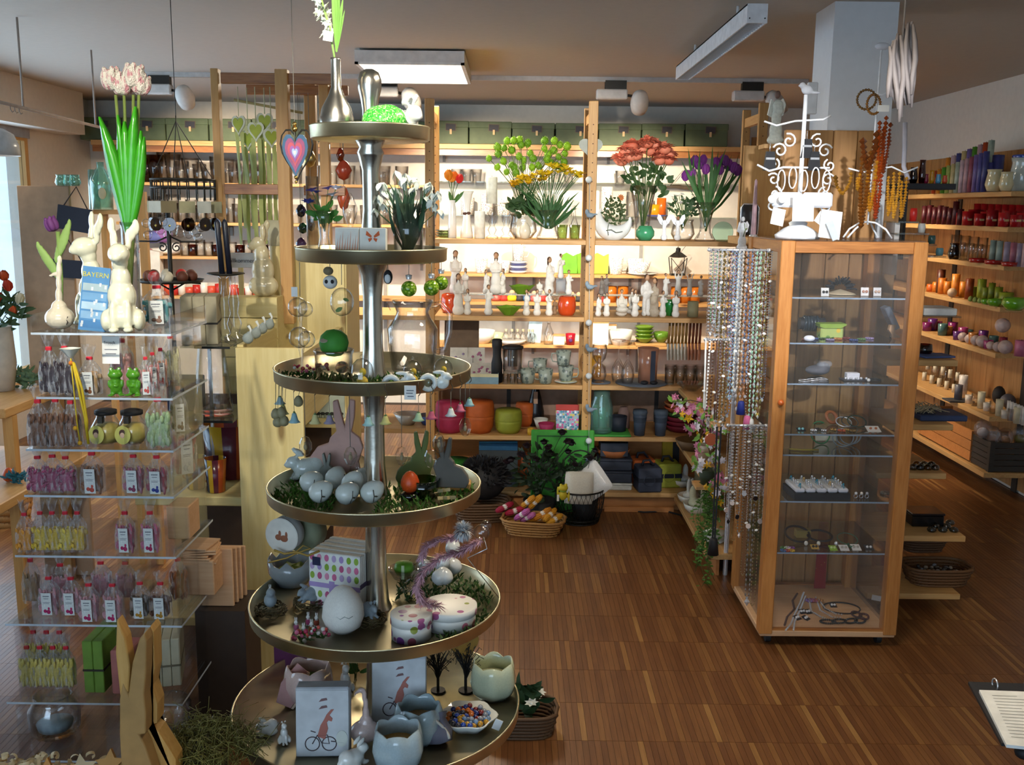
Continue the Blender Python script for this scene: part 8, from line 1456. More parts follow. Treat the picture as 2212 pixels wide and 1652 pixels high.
t=thing('felt_garland','hanging garland of felt balls and blue grey birds on the shelf post','garland',P(1274,380,5.38));o0=P(1274,380,5.38)
obj('string',MB().tube([(0,0,0.),P(1272,980,5.38)-o0],.0015,4),'#d0d0cc',t)
for y in(388,557,697,812,952):obj('felt_ball',MB().ball(P(1272,y,5.37)-o0,.018,12,8),'#d2d6d4',t)
for y in(465,620,755,885,1000):c=P(1275,y,5.37)-o0;obj('felt_bird',blob('felt_bird',[(tuple(c),(.022,.012,.014)),(tuple(c+Vector((-.018,0,.018))),(.011,.01,.016)),(tuple(c+Vector((.026,0,.006))),(.016,.006,.006))],.004,2),'#7d8f9c',t)
put('felt_heart','pale grey heart hung behind the shelf post','ornament',[('heart',MB().prism([(x*.13,z_*.11)for x,z_ in heart(1.,1.)],-.008,.008).mesh('heart'),'#aab4ae',None),('loop',MB().tube([(0,0,.03),(0,0,.09)],.0015,4).mesh('loop'),'#8a8a80',None)],P(1276,318,5.5))
# ================================================================ candle shelves in the corner
CZ=[1.833,1.63,1.41,1.168,.897,.516,.17];cu=thing('candle_shelf','pine corner shelving stacked with candles of every colour','shelf',(0,0,0))
for z in CZ:
 obj('board',MB().rbox(2.84,RX-.021,5.73,ALCY-.03,z-.03,z,.002),'pine_y',cu)
for yy in(5.9,7.,8.1):obj('upright',MB().box(RX-.02,RX-.0116,yy,yy+.06,0,2.),'#2a241e',cu)
for k in range(12):obj('back_board',MB().box(RX-.0115,RX-.002,5.74+k*.23,5.74+k*.23+.227,.02,2.1),'clad_z',cu)
obj('rear_post',MB().box(A(2057,8.5,2).x,A(2057,8.5,2).x-.05,ALCY-.06,ALCY-.01,0,hz(2057,255,8.5)),'pine_z',cu);obj('rear_board',MB().box(2.,RX-.02,ALCY-.022,ALCY-.008,1.,hz(2000,300,8.5)),'clad_z',cu)
def RS(px,d=0.):return min(7.4,2.95*2125/(px-1106)*.985+d)
def cand(lab,px,z,w,h,c,d=0.):
 Y=RS(px,d);s=mpp(Y,z);r,hh=w*s/2,h*s
 return put('candle',lab,'candle',[('wax',MB().lathe([(0,0),(r,0),(r,hh),(r*.8,hh),(0,hh-r*.2)],14).mesh('wax'),c,None),('wick',MB().cyl(.0015,hh-r*.2,hh+.006,4).mesh('wick'),'#2a2420',None)],A(px,Y,z+.0006))
cols=['#a8401c','#c07a2a','#4f8a2a','#9aa858','#b8a878','#9aa898','#b8a0a8','#b08f98','#8a4a5a','#6a5a92','#4a4a86','#3a3f78'];cn='rust,amber,leaf green,sage,sand,grey green,dusky,mauve,plum,violet,indigo,dark blue'.split(',')
for i in range(12):cand('%s pillar candle in the front rank of the top candle shelf'%cn[i],2018+i*9.6,CZ[0]+0.,13,48+i*3.4,cols[i]+'/k',0.)
for i in range(9):cand('%s pillar candle, taller, in the rear rank of the top candle shelf'%cn[(i+1)%12],2044+i*11,CZ[0],13,76+i*4.2,cols[(i*5+1)%12]+'/k',.18)
cand('thick dark blue pillar candle beside the cream jugs',2150,CZ[0],24,78,'#353a72/k',.16);cand('thick indigo pillar candle beside the plum ones',2130,CZ[0],22,62,'#45488a/k',.06)
for i,(px,h,r)in enumerate(((2145,46,18),(2172,40,15))):L('jug',('cream lantern jug with a wide mouth','smaller cream jug beside it')[i],'jug',vase_prof(h,r,.75),'#cfc39a/c',px,RS(px)-.05,CZ[0]+.001)
L('jug','blue rimmed earthenware pot at the frame edge of the top candle shelf','pot',vase_prof(70,26,.8),'#b8c0b8/c',2204,5.8,CZ[0]+.001,extra=[('rim',MB().lathe([(.055,.185),(.062,.2),(.055,.205)],18),'#2a4a9a/c')])
for i in range(8):cand('%s burgundy candle from the glass cabinet on the red shelf'%ordinal(i),1996+i*11,CZ[1],13,(38,40,36,40,38,36,50,34)[i],'#4a1018/k',0.)
for i in range(11):L('red_glass','%s red candle glass from the burgundy candles'%ordinal(i),'candle',straight(26+(i%3)*4,11,12),('#9a1018/g','#a8161c/g','#8a0e16/g')[i%3],2076+i*13,RS(2076+i*13,-.05 if i%2 else .05),CZ[1]+.001,n=12,extra=[('raffia_bow',MB().box(-.012,.012,-.036,-.032,.03,.042),'#c8b07a')])
for i in range(7):L('red_glass','%s red lantern glass in the rear rank of the red shelf'%ordinal(i),'candle',straight(46,10,11),'#8e1418/g',2112+i*15,RS(2112+i*15,.2),CZ[1]+.001,n=12)
for i in range(8):L('storage_glass','%s clear glass from the cabinet on the glass shelf'%ordinal(i),'glass',straight(36 if i%2 else 52,10,11),'glass',2062+i*9.5,RS(2062+i*9.5,.1*(i%2)),CZ[2]+.001,n=12)
L('glass_globe','smoky round glass globe on the glass shelf','vase',vase_prof(34,14,.6),'#8a6a58/v',2060,6.45,CZ[2]+.001)
for i,(px,c)in enumerate(((2142,'#7f8f86'),(2156,'#8a9a90'),(2172,'#8f8296'),(2186,'#9a5a6a'),(2200,'#8a7a8c'),(2212,'#b89a9a'))):cand('%s two-tone striped candle from the red bowls'%ordinal(i),px,CZ[2],13,50,c+'/k',-.04)
for i,px in enumerate((2112,2145,2182)):L('red_dish','%s flat red dish on the glass shelf'%ordinal(i),'dish',straight(9,17,19),'#a01a18/c',px,RS(px,-.1),CZ[2]+.001)
for i,(px,h,c)in enumerate(((2010,16,'#d8641a'),(2022,22,'#d87a1e'),(2034,34,'#d0721c'),(2046,28,'#c8741e'),(2062,48,'#d8842a'),(2080,34,'#cc7a22'),(2092,44,'#8a3c16'),(2030,50,'#5a2814'))):cand('%s orange candle from the glass cabinet'%ordinal(i),px,CZ[3],17,h,c+'/k',.05*(i%2))
for i,(px,h,w)in enumerate(((2098,26,26),(2118,46,18),(2140,42,14),(2155,36,16),(2172,28,30),(2128,30,16))):cand('%s lime green candle after the orange ones'%ordinal(i),px,CZ[3],w,h,('#7f8a22/k','#8a9426/k','#75801e/k')[i%3],.06)
for i,px in enumerate((2096,2106,2116)):egg('lime_egg','%s little white flowered lime egg'%ordinal(i),A(px,RS(px,-.16),CZ[3]+.001),.035,'#8f9c4a/k')
for i,(px,r)in enumerate(((2130,12),(2148,16),(2190,26))):L('green_bowl',('smallest glossy green bowl','middle glossy green bowl','large glossy green bowl at the frame edge')[i],'bowl',[(0,0),(r*.6,0),(r,r*.5),(r*.9,r),(r*.8,r),(r*.85,r*.5),(0,2)],'#5f9a1c/c',px,RS(px,-.14),CZ[3]+.001)
tag(obj('ball_candle',MB().ball((0,0,.03),.03,14,10),'#d8b08a/k',None,A(2056,6.38,CZ[3]+.001)),'pale ball candle among the orange ones','candle')
for i in range(14):px=2002+i*11;L('pink_votive','%s berry coloured votive from the cabinet'%ordinal(i),'votive',straight(18+(i*7)%14,9,10),('#7a1f5a','#5a2a6a','#9a3a6a','#4a6a66','#b0703a')[i%5]+'/g',px,RS(px,.12*(i%3)-.08),CZ[4]+.001,n=12)
for i,(px,r,dz)in enumerate(((2080,10,0),(2094,10,0.),(2108,11,0),(2122,13,0),(2140,9,0),(2156,11,0),(2172,15,0),(2166,16,.1))):s=mpp(RS(px),CZ[4]);tag(obj('ball_candle',MB().ball((0,0,0),r*s,12,8),('#b8a098','#c0a8a0','#a89490')[i%3]+'/k',None,A(px,RS(px,-.1 if not dz else .08),CZ[4]+.001+r*s+dz)),ordinal(i)+' rose grey ball candle from the votives','candle')
cand('plum candle under a ball candle',2166,CZ[4],16,26,'#7a1a34/k',.08);cand('rose candle at the frame edge',2204,CZ[4],26,34,'#b0607a/k',0.)
for i in range(10):px=1996+i*8;cand('%s small cream candle in the stacked trays'%ordinal(i),px,CZ[5]+(.09 if i%2 else 0),9,18,'#d8cbb0/k',.05)
for i in range(5):L('storage_glass','%s tall clear glass on the white candle shelf'%ordinal(i),'glass',straight(48,9),'glass',2018+i*9,RS(2018+i*9,.18),CZ[5]+.001,n=12)
cand('white pillar candle on the slate',2078,CZ[5],18,48,'#d8cec4/k',0.);cand('grey pillar candle on the slate',2069,CZ[5]+.012,16,32,'#5c5a62/k',-.2);s=mpp(6.3);tag(obj('slate_plate',MB().rbox(-.08,.08,-.06,.06,0,.01,.002),'#3c3c3e',None,A(2070,RS(2069,-.2),CZ[5]+.001)),'slate plate under the grey candle','plate')
for i in range(9):px=2092+i*13;L('glass_votive','%s pale votive or dropper from the slate'%ordinal(i),'votive',straight(18+(i%3)*9,7,8),('#d8cab8/k','glass','#cfc2a0/k')[i%3],px,RS(px,-.12),CZ[5]+.001,n=12)
for i in range(6):cand('%s ribbed white candle of the block at the frame edge'%ordinal(i),2176+i*6.5,CZ[5],7,40,'#d6d0c8/k',-.1)
tag(obj('grey_ball',MB().ball((0,0,.04),.045,14,10),'#5a5860',None,A(2176,6.,CZ[5]+.006)),'dark grey ball candle on the white shelf','candle');tag(obj('black_stone',MB().ball((0,0,.05),(.04,.04,.06),10,8),'#1a1818',None,A(2156,6.1,CZ[5]+.012)),'black stone candle beside the grey ball','candle')
t=thing('wooden_crate','reddish wooden crate tipped on the lowest board','crate',(2.965,6.43,CZ[6]+.002))
for k in range(3):obj('slat',MB().box(-.1,-.09,-.45,.35,.01+k*.065,.01+k*.065+.06),'plywood',t)
for y in(-.45,.34):obj('end',MB().box(-.09,.13,y,y+.012,0,.2),'plywood',t)
p=A(2165,5.86,CZ[6]+.002);t=thing('slatted_crate','dark slatted crate full of wrapped goods','crate',p)
for k in range(5):
 obj('slat',MB().box(-.13,.135,-.11,-.1,.004+k*.036,.036+k*.036),'dark_slat',t);obj('slat',MB().box(-.14,-.13,-.1,.12,.004+k*.036,.036+k*.036),'dark_slat',t)
for x in(-.142,.12):obj('corner_post',MB().box(x,x+.03,-.115,-.085,0,.185),'dark_slat',t)
obj('bottom',MB().box(-.13,.13,-.1,.12,0,.006),'dark_slat',t)
for i,(dx,dz,c)in enumerate(((-.08,.2,'#b06a2a'),(0.,.19,'#a8703a'),(.09,.2,'#8a7a34'),(-.14,.24,'#b8a8a0'))):put('wrapped_bag',('cellophane bag with an orange filling in the dark crate','cellophane bag with a golden filling in the dark crate','cellophane bag with an olive filling in the dark crate','clear bag leaning out of the dark crate')[i],'bag',[('filling',MB().ball((0,0,0),(.035,.03,.03),10,8).mesh('filling'),c,None),('film',kit('film',bag_film),'cellophane',None)][:1]+[('film',MB().ball((0,0,.02),(.055,.045,.06),12,8).mesh('film'),'cellophane',None)],p+Vector((dx,0,dz-.02)),i)
p=A(2212,5.8,CZ[6]+.002);tag(obj('orange_carton',MB().rbox(0.,.06,-.04,.08,0,.14,.003),'#b5501c',None,p),'orange carton at the frame edge of the lowest board','carton')
QY0,QY1,QX0,QX1=4.02,4.36,PX1+.01,A(2080,4.02,.2).x
QZ=[hz(2040,1283,QY0),hz(2040,1158,QY0),hz(2000,1022,QY0),hz(2020,917,QY0),hz(2030,778,QY0)]
ps_=thing('pillar_shelf','narrow pine shelf beside the pillar with baskets and glass','shelf',(0,0,0))
for i,z in enumerate(QZ):obj('board',MB().rbox(VX1+.01 if i<9 else 0,(QX1,QX1,A(2045,QY0,z).x,A(2060,QY0,z).x,A(2070,QY0,z).x)[i],QY0,QY1,z-.025,z,.002),'pine',ps_)
for yy in(QY1-.03,):obj('upright',MB().box(VX1+.012,VX1+.042,yy,yy+.028,0,1.75),'pine_z',ps_)
obj('back_panel',MB().box(VX1+.012,VX1+.15,QY1,QY1+.012,0,1.75),'clad_z',ps_)
p=A(2020,4.17,QZ[0]+.001);put('wicker_basket','oval brown wicker basket with polished stones on the lowest pillar board','basket',wicker(30,6,1.,.62,.5,.2,'#6a4626',key='oval'),p,0,.145);r2=random.Random(4)
for i in range(40):a=i*2.4;q=math.sqrt(i/40);tag(obj('polished_stone',kit('stone',lambda:MB().ball((0,0,0),(1,.8,.6),8,6).mesh('stone')),('#4a4a52','#6a5a4a','#8a8a90','#3a342e','#a89a88')[i%5]+'/c',None,p+Vector((.1*q*math.cos(a),.06*q*math.sin(a),.042+.006*(i%3))),(r2.uniform(0,1),0,r2.uniform(0,3)),.012),'%s polished stone in the oval wicker basket'%'slate grey,brown,silvery,dark brown,beige'.split(',')[i%5],'stone','stones in the oval basket')
put('wicker_basket','smaller wicker basket with pale stones behind the oval one','basket',wicker(24,5,1.,.7,.5,.2,'#5c3c22',key='small'),A(1985,4.29,QZ[0]+.001)+Vector((0,0,.11)),0,.1)
t=thing('black_box','black glossy box with a printed lid on the second pillar board','box',A(1992,4.2,QZ[1]+.001));obj('box',MB().rbox(-.07,.07,-.06,.06,0,.05,.004),'#121113/g',t);obj('lid',MB().rbox(-.073,.073,-.063,.063,.05,.06,.003),'#1a1518/g',t)
for i in range(7):px=2012+i*8;L('paperweight','%s round glass paperweight from the black box'%ordinal(i),'paperweight',[(0,0),(8,0),(10,4),(7,9),(0,11)],'#9aa4a8/v',px,4.08+.05*(i%3),QZ[1]+.001,n=14)
for i in range(7):px=1972+i*8;L('glass_bead','%s shiny glass stone from the cabinet post on the third pillar board'%ordinal(i),'glass stone',[(0,0),(8,0),(9,5),(6,10),(0,12)],('#b0b4b8/v','#c8b060/v','#8a98a8/v')[i%3],px,4.08+.05*(i%2),QZ[2]+.001,n=14)
tag(obj('blue_tray',MB().rbox(-.1,.1,-.08,.08,0,.025,.004),'#2c3a5c',None,A(2022,4.16,QZ[3]+.001)),'blue tray with raffia on the fourth pillar board','tray');m=MB();r2=random.Random(3)
for i in range(40):p0=Vector((r2.uniform(-.08,.02),r2.uniform(-.05,.05),.026));m.tube([p0,p0+Vector((r2.uniform(-.04,.04),r2.uniform(-.03,.03),.03)),p0+Vector((r2.uniform(-.06,.06),r2.uniform(-.04,.04),.008))],.002,4)
tag(obj('raffia',m,'#b8a888',None,A(2008,4.16,QZ[3]+.001)),'pale raffia tangle in the blue tray','raffia',kind='stuff')
L('red_dish','red glass heart dish on the fifth pillar board','dish',[(0,0),(12,0),(17,10),(15,24),(14,24),(15,10),(0,4)],'#8a1418/v',1996,4.16,QZ[4]+.001);tag(obj('booklet',MB().rbox(-.07,.07,-.05,.05,0,.008,.001),'#4a5a8a',None,A(2016,4.12,QZ[4]+.001),(0,0,.2)),'blue booklet on the fifth pillar board','booklet')
p=A(2022,4.1,hz(2022,682,4.05));tag(obj('white_tray',MB().rbox(-.07,.066,-.05,.1,0,.03,.004),'#ece6dc',None,p),'white box tray on a glass ledge beside the cabinet','tray');tag(obj('glass_ledge',MB().box(-.12,.08,-.06,.2,-.007,-.001),'shelf_glass',None,p),'glass ledge under the white box tray','ledge')
st_z=[hz(1955,478,4.1),hz(1985,503,4.1),hz(2005,527,4.1),hz(2025,552,4.1)];t=thing('glass_steps','little glass staircase display beside the cabinet top','riser',(0,0,0))
for i,z in enumerate(st_z):xr=A((1986,2008,2024,2044)[i],4.05,z).x;obj('step',MB().box(VX1+.03,xr,4.05,4.2,z-.006,z),'shelf_glass',t)
obj('support',MB().box(VX1+.03,VX1+.05,4.08,4.18,st_z[3]-.08,st_z[0]-.006),'#b8b4ae',t)
for i,(px,c,h)in enumerate(((1972,'#c8261c/k',28),(1990,'#d8d4cc/c',20),(2012,'#2f4f4c/c',18),(2029,'#5f8f9a/c',16))):L('mini_candle',('bright red square candle on the top glass step','white porcelain bird on the second glass step','dark green glass pot on the third glass step','light blue heart cup on the lowest glass step')[i],'candle' if i==0 else 'ornament',[(0,0),(7,0),(8,h*.6),(7,h),(0,h)],c,px,4.11,st_z[i]+.0006,n=14)
zb_=hz(2000,396,4.3);tag(obj('dark_shelf',MB().rbox(A(1945,4.3,zb_).x,A(2066,4.3,zb_).x,4.3,4.45,zb_-.025,zb_,.002),'#2c2c30',None),'dark narrow shelf with little glass vases beside the pillar','shelf');obj('bracket',MB().box(A(1950,4.4,zb_).x,A(1956,4.4,zb_).x,4.36,4.44,1.5,zb_-.025),'#2c2c30',bpy.data.objects['pillar_shelf'])
for i,(px,h,c,r)in enumerate(((1990,50,'#b5521c/v',8),(2000,20,'#8a1a3a/g',5),(2012,28,'#c88a1a/g',6),(2026,20,'#5a9ac0/g',6),(2040,18,'#c8502a/g',6),(1972,34,'#8a1420/v',9))):L('mini_vase',('tall orange glass vase on the dark shelf','tiny crimson vase','tiny amber vase','tiny sky blue vase','tiny vermilion vase','ruby glass globe at the pillar edge')[i]+(' on the dark shelf' if 0<i<5 else ''),'vase',vase_prof(h,r,.7),c,px,4.36,zb_+.0006,n=14)
p=P(2190,1560,1.72);zq=p.z;t=thing('ring_binder','open ring binder with printed white pages at the frame corner','binder',(p.x,p.y,zq),rz=-.02)
c=[Z(x,y,zq)-Vector((p.x,p.y,zq))for x,y in((2112,1502),(2330,1508),(2360,1640),(2176,1622))]
def quad(nm,pts,z0,z1,mat):n=len(pts);obj(nm,MB().add([(q.x,q.y,z0)for q in pts]+[(q.x,q.y,z1)for q in pts],[tuple(range(n))[::-1],tuple(range(n,2*n))]+[(i,(i+1)%n,(i+1)%n+n,i+n)for i in range(n)],False),mat,t)
quad('page',[Vector((q.x,q.y,0))for q in c][::-1],.006,.012,'#efeee8')
cc=[Z(x,y,zq)-Vector((p.x,p.y,zq))for x,y in((2088,1478),(2340,1484),(2372,1634),(2166,1612))];quad('cover',cc[::-1],0.,.006,'#15151a')
for k in range(2):q=Z(2145+k*70,1490,zq)-Vector((p.x,p.y,zq));obj('ring',MB().at((q.x,q.y,.012),ry=PI/2).tube([(.012*math.cos(a),.012*math.sin(a),0)for a in[2*PI*i/14 for i in range(14)]],.0016,5,closed=True),'silver',t)
tx=MB()
for k in range(14):
 a=c[0].lerp(c[3],.1+.058*k);b_=c[1].lerp(c[2],.1+.058*k);q0,q1=a.lerp(b_,.1),a.lerp(b_,.5 if k%4 else .35);tx.add([(q0.x,q0.y,.0125),(q1.x,q1.y,.0125),(q1.x,q1.y-.002,.0125),(q0.x,q0.y-.002,.0125)],[(0,3,2,1)],False)
obj('lettering',tx,'#b0aea8',t)['kind']='stuff'
t=thing('reading_stand','black reading stand carrying the ring binder','stand',(p.x+.05,p.y-.01,0));obj('post',MB().cyl(.014,.02,zq-.03,12),'#141416',t);obj('foot',MB().cyl(.14,0,.02,20),'#141416',t);obj('head',MB().rbox(-.05,.06,-.05,.05,zq-.03,zq-.0006,.006),'#141416',t);obj('clamp_knob',MB().ball((-.06,-.06,zq-.02),(.022,.016,.014),12,8),'#101012',t)
q=Z(1140,1590,0.);put('wicker_basket','wicker basket on the floor beyond the lowest tray','basket',wicker(key='dark'),(A(1125,3.02,.1).x,3.02,.001),0,.12)
bouquet('daisy_plant','dark leaved plant with white daisies in the floor basket',1125,3.02,.06,[(22,34),(34,18),(40,48)],'daisy',16,'#dfe0d8',(0,0),1.5,'#28401f',leaves=rand_leaves(40,6,34,50,36,34,33,.3),lmat='#22401e',leafw=16,depth=40,cat='plant')
# ================================================================ window side
t=thing('pine_unit','pale pine unit with a tall plain end panel beside the metal stand','shelf',(0,0,0));PY=3.4;ux0,ux1=A(508,PY,1.2).x,A(652,PY,1.2).x;uz=hz(570,752,PY);uxl=-1.36
obj('end_panel',MB().rbox(ux0,ux1,PY,PY+.024,0,uz,.002),'pale_pine_z',t)
obj('side_board',MB().box(ux0,ux0+.022,PY+.024,4.22,uz-.16,uz+.008),'pale_pine_y',t);obj('side_board',MB().box(ux1-.022,ux1,PY+.024,4.22,uz-.28,uz-.02),'pale_pine_y',t)
ZB=[.2,hz(470,1070,PY+.05)]
for z in ZB:obj('board',MB().rbox(uxl,ux0-.001,PY+.03,PY+.5,z-.034,z,.003),'pale_pine',t)
obj('rear_panel',MB().box(uxl,ux1,PY+.5,PY+.52,0,.95),'#4a3626',t);obj('floor_board',MB().box(ux0,ux1,PY+.03,4.2,.42,.44),'pale_pine_y',t)
for i in range(4):
 p=A((536,553,567,582)[i],3.44+.14*i,uz+.009);put('bird_figurine','%s grey egg-shaped bird from the end panel on the pine edge'%ordinal(i),'figurine',kit('gbird',lambda:[('body',blob('gb',[((0,0,.36),(.36,.3,.36)),((.1,0,.62),(.2,.2,.2))],.05,2),'#8f9a98',None),('neck',MB().tube([(.1,0,.6),(.2,-.1,.9),(.05,-.1,1.2)],[.1,.07,.09],8).mesh('neck'),'#d8dcd8',None)]),p,.3,.055,'grey birds on the pine edge')
striped('crayon',['#b5651c','#8a1c1e','#1f2a44','#c8a02a','#5a1f34','#a84a1e'],.2,2.)
def smug(lab,px,Y,z,h,r,handle=True,nm='striped_mug'):s=mpp(Y,z);put(nm,lab,'mug',cup_parts('sm%d'%h,h*s,r*s*.78,r*s,handle),A(px,Y,z+.001),2.6,mats={'body':'crayon','handle':'#c07a1e/c'})
smug('striped mug with a white inside on the pine board',468,3.5,ZB[1],74,24);smug('big striped bowl behind the mug',500,3.72,ZB[1],118,58,False,'striped_bowl');smug('striped mug half hidden by the tower',424,3.54,ZB[1],70,24)
L('bowl','large blue enamel bowl on the lower pine board','bowl',[(0,0),(30,0),(46,30),(50,48),(48,48),(42,28),(0,6)],'#3a5674/c',500,3.62,ZB[0]+.03);bouquet('green_garland','dark green foliage lying in front of the blue bowl',490,3.5,ZB[0]+.001,[],'daisy',3,'#fff',leaves=rand_leaves(60,0,14,42,16,16,3,.2),lmat='#12381f',leafw=8,depth=20,cat='plant')
for i in range(3):L('plate','%s stacked plate under the dark garland'%ordinal(i),'plate',[(0,0),(30,0),(52,6),(51,7),(0,2)],'#9aa4b0/c',496,3.6,ZB[0]+.001+i*.009,group='stacked plates')if i else None
t=thing('glass_rack','glass shelf rack with black edged panes between tower and pine panel','display stand',(0,0,0));gz=[hz(470,749,3.36),hz(470,909,3.36)];gx0,gx1=A(392,3.36,1.1).x,ux0-.006
for z in gz:obj('pane',MB().box(gx0,gx1,3.36,3.66,z-.006,z),'shelf_glass',t);obj('edge',MB().box(gx0+.05,gx1,3.357,3.36,z-.007,z+.001),'#0f1210',t)
for x in(gx0+.01,gx1-.012):obj('upright',MB().box(x,x+.01,3.63,3.645,ZB[1]+.001,gz[0]-.006),'silver',t)
napkins('beige patterned napkin stack on the upper glass pane',432,3.4,gz[0],76,104,3,'#a89f84','#2c2820',.2);t=None
for i,px in enumerate((488,508)):
 L('candle_stick',('twisted clear glass candle stick with black candles','second clear glass candle stick beside it')[i],'candle holder',[(0,0),(22,0),(23,4),(10,12),(16,34),(8,56),(12,80),(6,110),(5,134),(12,140),(0,141)],'glass',px,3.5+.06*i,gz[0]+.001,n=16)
s=mpp(3.5);t=thing('candle_plate','black iron plate on the glass sticks carrying two tapers','candle holder',A(488,3.5,gz[0]+.001+141*s));obj('plate',MB().lathe([(0,0),(20*s,0),(40*s,4*s),(38*s,6*s),(0,3*s)],24),'black_iron',t)
for i,(dx,ry)in enumerate(((-8,-.06),(8,-.06))):put('taper_candle',('midnight blue taper candle nearer the tower','midnight blue taper candle nearer the cream rabbit')[i],'candle',[('wax',MB().lathe([(0,0),(6*s,0),(6*s,108*s),(3*s,114*s),(0,116*s)],12).mesh('wax'),'#161a28/k',None),('wick',MB().cyl(.001,114*s,119*s,4).mesh('wick'),'#2a2420',None)],A(488,3.5,gz[0]+.002+144*s)+Vector((dx*s,0,0)),0,1,'midnight tapers',ry=ry)
L('vase','large tapering clear glass vase on the lower glass pane','vase',[(0,0),(38,0),(42,6),(36,70),(28,140),(27,150),(26,150),(33,70),(38,8),(0,8)],'glass',462,3.48,gz[1]+.001,n=28)
tag(obj('blue_box',MB().rbox(-.055,.055,-.05,.05,0,.12,.003),'#14264f',None,A(404,3.56,gz[1]+.001)),'dark blue carton on the lower glass pane','carton')
for i,(px,Y,w)in enumerate(((518,4.02,56),(578,3.98,66))):
 s=mpp(Y,1.3);z0=uz-.2;h=hz(px,640,Y)-z0;t=thing('wood_crate',('pale wooden crate further from the stand','pale wooden crate under the cream rabbit')[i],'crate',A(px,Y,z0))
 for k in range(4):obj('slat',MB().rbox(-w*s/2,w*s/2,-.06,-.048,k*h/4+.002,(k+1)*h/4-.002,.001),'pale_pine',t)
 obj('box',MB().box(-w*s/2+.002,w*s/2-.002,-.048,.06,0,h),'pale_pine',t)
 tag(obj('crate_post',MB().box(-.05,.05,-.04,.04,.441-z0,-.001),'pale_pine_z',None,A(px,Y,z0)),('pine block under the further crate','pine block under the rabbit crate')[i],'block')
zc=hz(578,640,3.98)+.001;put('rabbit_figurine','tall cream porcelain rabbit with swept ears on the wooden crate','figurine',kit('prof_rabbit',lambda:[('body',blob('pr',[((0,0,.14),(.2,.15,.15)),((0,0,.34),(.15,.12,.2)),((-.01,0,.54),(.1,.09,.16)),((-.05,0,.7),(.1,.08,.09)),((-.13,0,.66),(.07,.06,.055)),((.03,.04,.84),(.045,.03,.13)),((.06,.04,.94),(.04,.028,.07)),((.02,-.04,.84),(.04,.03,.12))],.014,3),'#cdc09a/c',None)]),A(570,3.98,zc),0.,162*mpp(3.98,1.4))
t=thing('welcome_sign','white wooden board reading Willkommen behind the taper candles','sign',P(520,578,4.14));s=mpp(4.14,1.45);obj('board',MB().rbox(-32*s,30*s,-.006,.006,0,32*s,.002),'#cdd2d4',t);text('lettering','Willkommen',.024,'#3a3c40',t,(0,-.0068,.022));obj('stake',MB().box(-.01,.01,-.004,.004,-.34,0),'pale_pine_z',t)
L('lamp_cylinder','cream cylinder lantern behind the cream rabbit','lantern',straight(54,18),'#c9c4a4',598,4.14,hz(598,530,4.14));tag(obj('lantern_post',MB().cyl(.03,-hz(598,530,4.14)+.441,-.001,10),'pale_pine_z',None,A(598,4.14,hz(598,530,4.14))),'pine post under the cream cylinder lantern','post')
zp=hz(680,536,4.25);t=thing('pine_cabinet','plain pale pine cabinet behind the stand pole','cabinet',(0,0,0));xA,xB=A(612,4.25,1.4).x,A(748,4.25,1.4).x
obj('body',MB().rbox(xA,xB,4.25,4.6,.45,zp,.003),'pale_pine_z',t);obj('door',MB().rbox(xA+.006,xB-.006,4.236,4.249,.47,zp-.02,.002),'pale_pine_z',t)
t=thing('hanging_rack','pine hanging frame with cross beams near the ceiling','rack',(0,0,0));FRY=4.05;ft=hz(612,149,FRY);fx=[A(471,FRY,1.8).x,A(613,FRY,1.8).x,A(702,FRY+.3,1.8).x]
for x,y,w in((fx[0],FRY,.03),(fx[1],FRY,.05),(fx[1]+.02,FRY+.45,.05),(fx[2],FRY+.3,.04)):obj('post',MB().rbox(x-w/2,x+w/2,y,y+.045,(uz+.009,zp+.001,0.)[0 if(w==.05 and y==FRY)else 1 if y>FRY else 2],ft,.002),'pine_z',t)
for z0,xx0,xx1,y in((ft-.055,fx[0],fx[2],FRY+.02),(hz(540,420,FRY),fx[0],fx[1],FRY+.01),(ft-.055,fx[0],fx[2],FRY+.4),(hz(650,420,FRY),fx[1],fx[2],FRY+.278)):obj('beam',MB().rbox(xx0+.02,xx1-.02 if xx1!=fx[2]else xx1+.09,y,y+.02,z0,z0+.042,.002),'larch',t)
obj('rod',MB().tube([(fx[0]+.02,FRY+.2,ft-.1),(fx[1]+.02,FRY+.3,ft-.14)],.006,6),'#a89a6a',t)
for i,(px,yh)in enumerate(((516,268),(536,300),(553,282),(572,262),(586,296))):
 o0=P(px,yh,FRY+.08+.03*(i%2));t=thing('heart_ribbon','%s lime felt heart with long ribbons from the tower on the pine frame'%ordinal(i),'decoration',o0,rz=.2*(i-2));t['group']='heart ribbons'
 obj('rim',MB().prism([(x*.068,z_*.082)for x,z_ in heart(1,1)],-.004,.004),'#c9cebc',t);obj('heart',MB().prism([(x*.05,z_*.06)for x,z_ in heart(1,1)],-.007,.007),'#9aa83a',t)
 obj('string',MB().tube([(0,0,.03),(0,0,ft-.06-o0.z)],.002,4),'#b8bc98',t)
 for k,dx in enumerate((-.013,.011)):ln=(522-yh)*mpp(FRY)*(1-.14*k);obj('ribbon',MB().add([(dx-.009,0,-.03),(dx+.009,.004,-.03),(dx-.007,.012,-ln*.4),(dx+.011,.004,-ln*.4),(dx-.01,0,-ln*.75),(dx+.007,.008,-ln*.75),(dx-.008,.006,-ln),(dx+.009,0,-ln)],[(0,1,3,2),(2,3,5,4),(4,5,7,6)]),'#a8b06a',t)
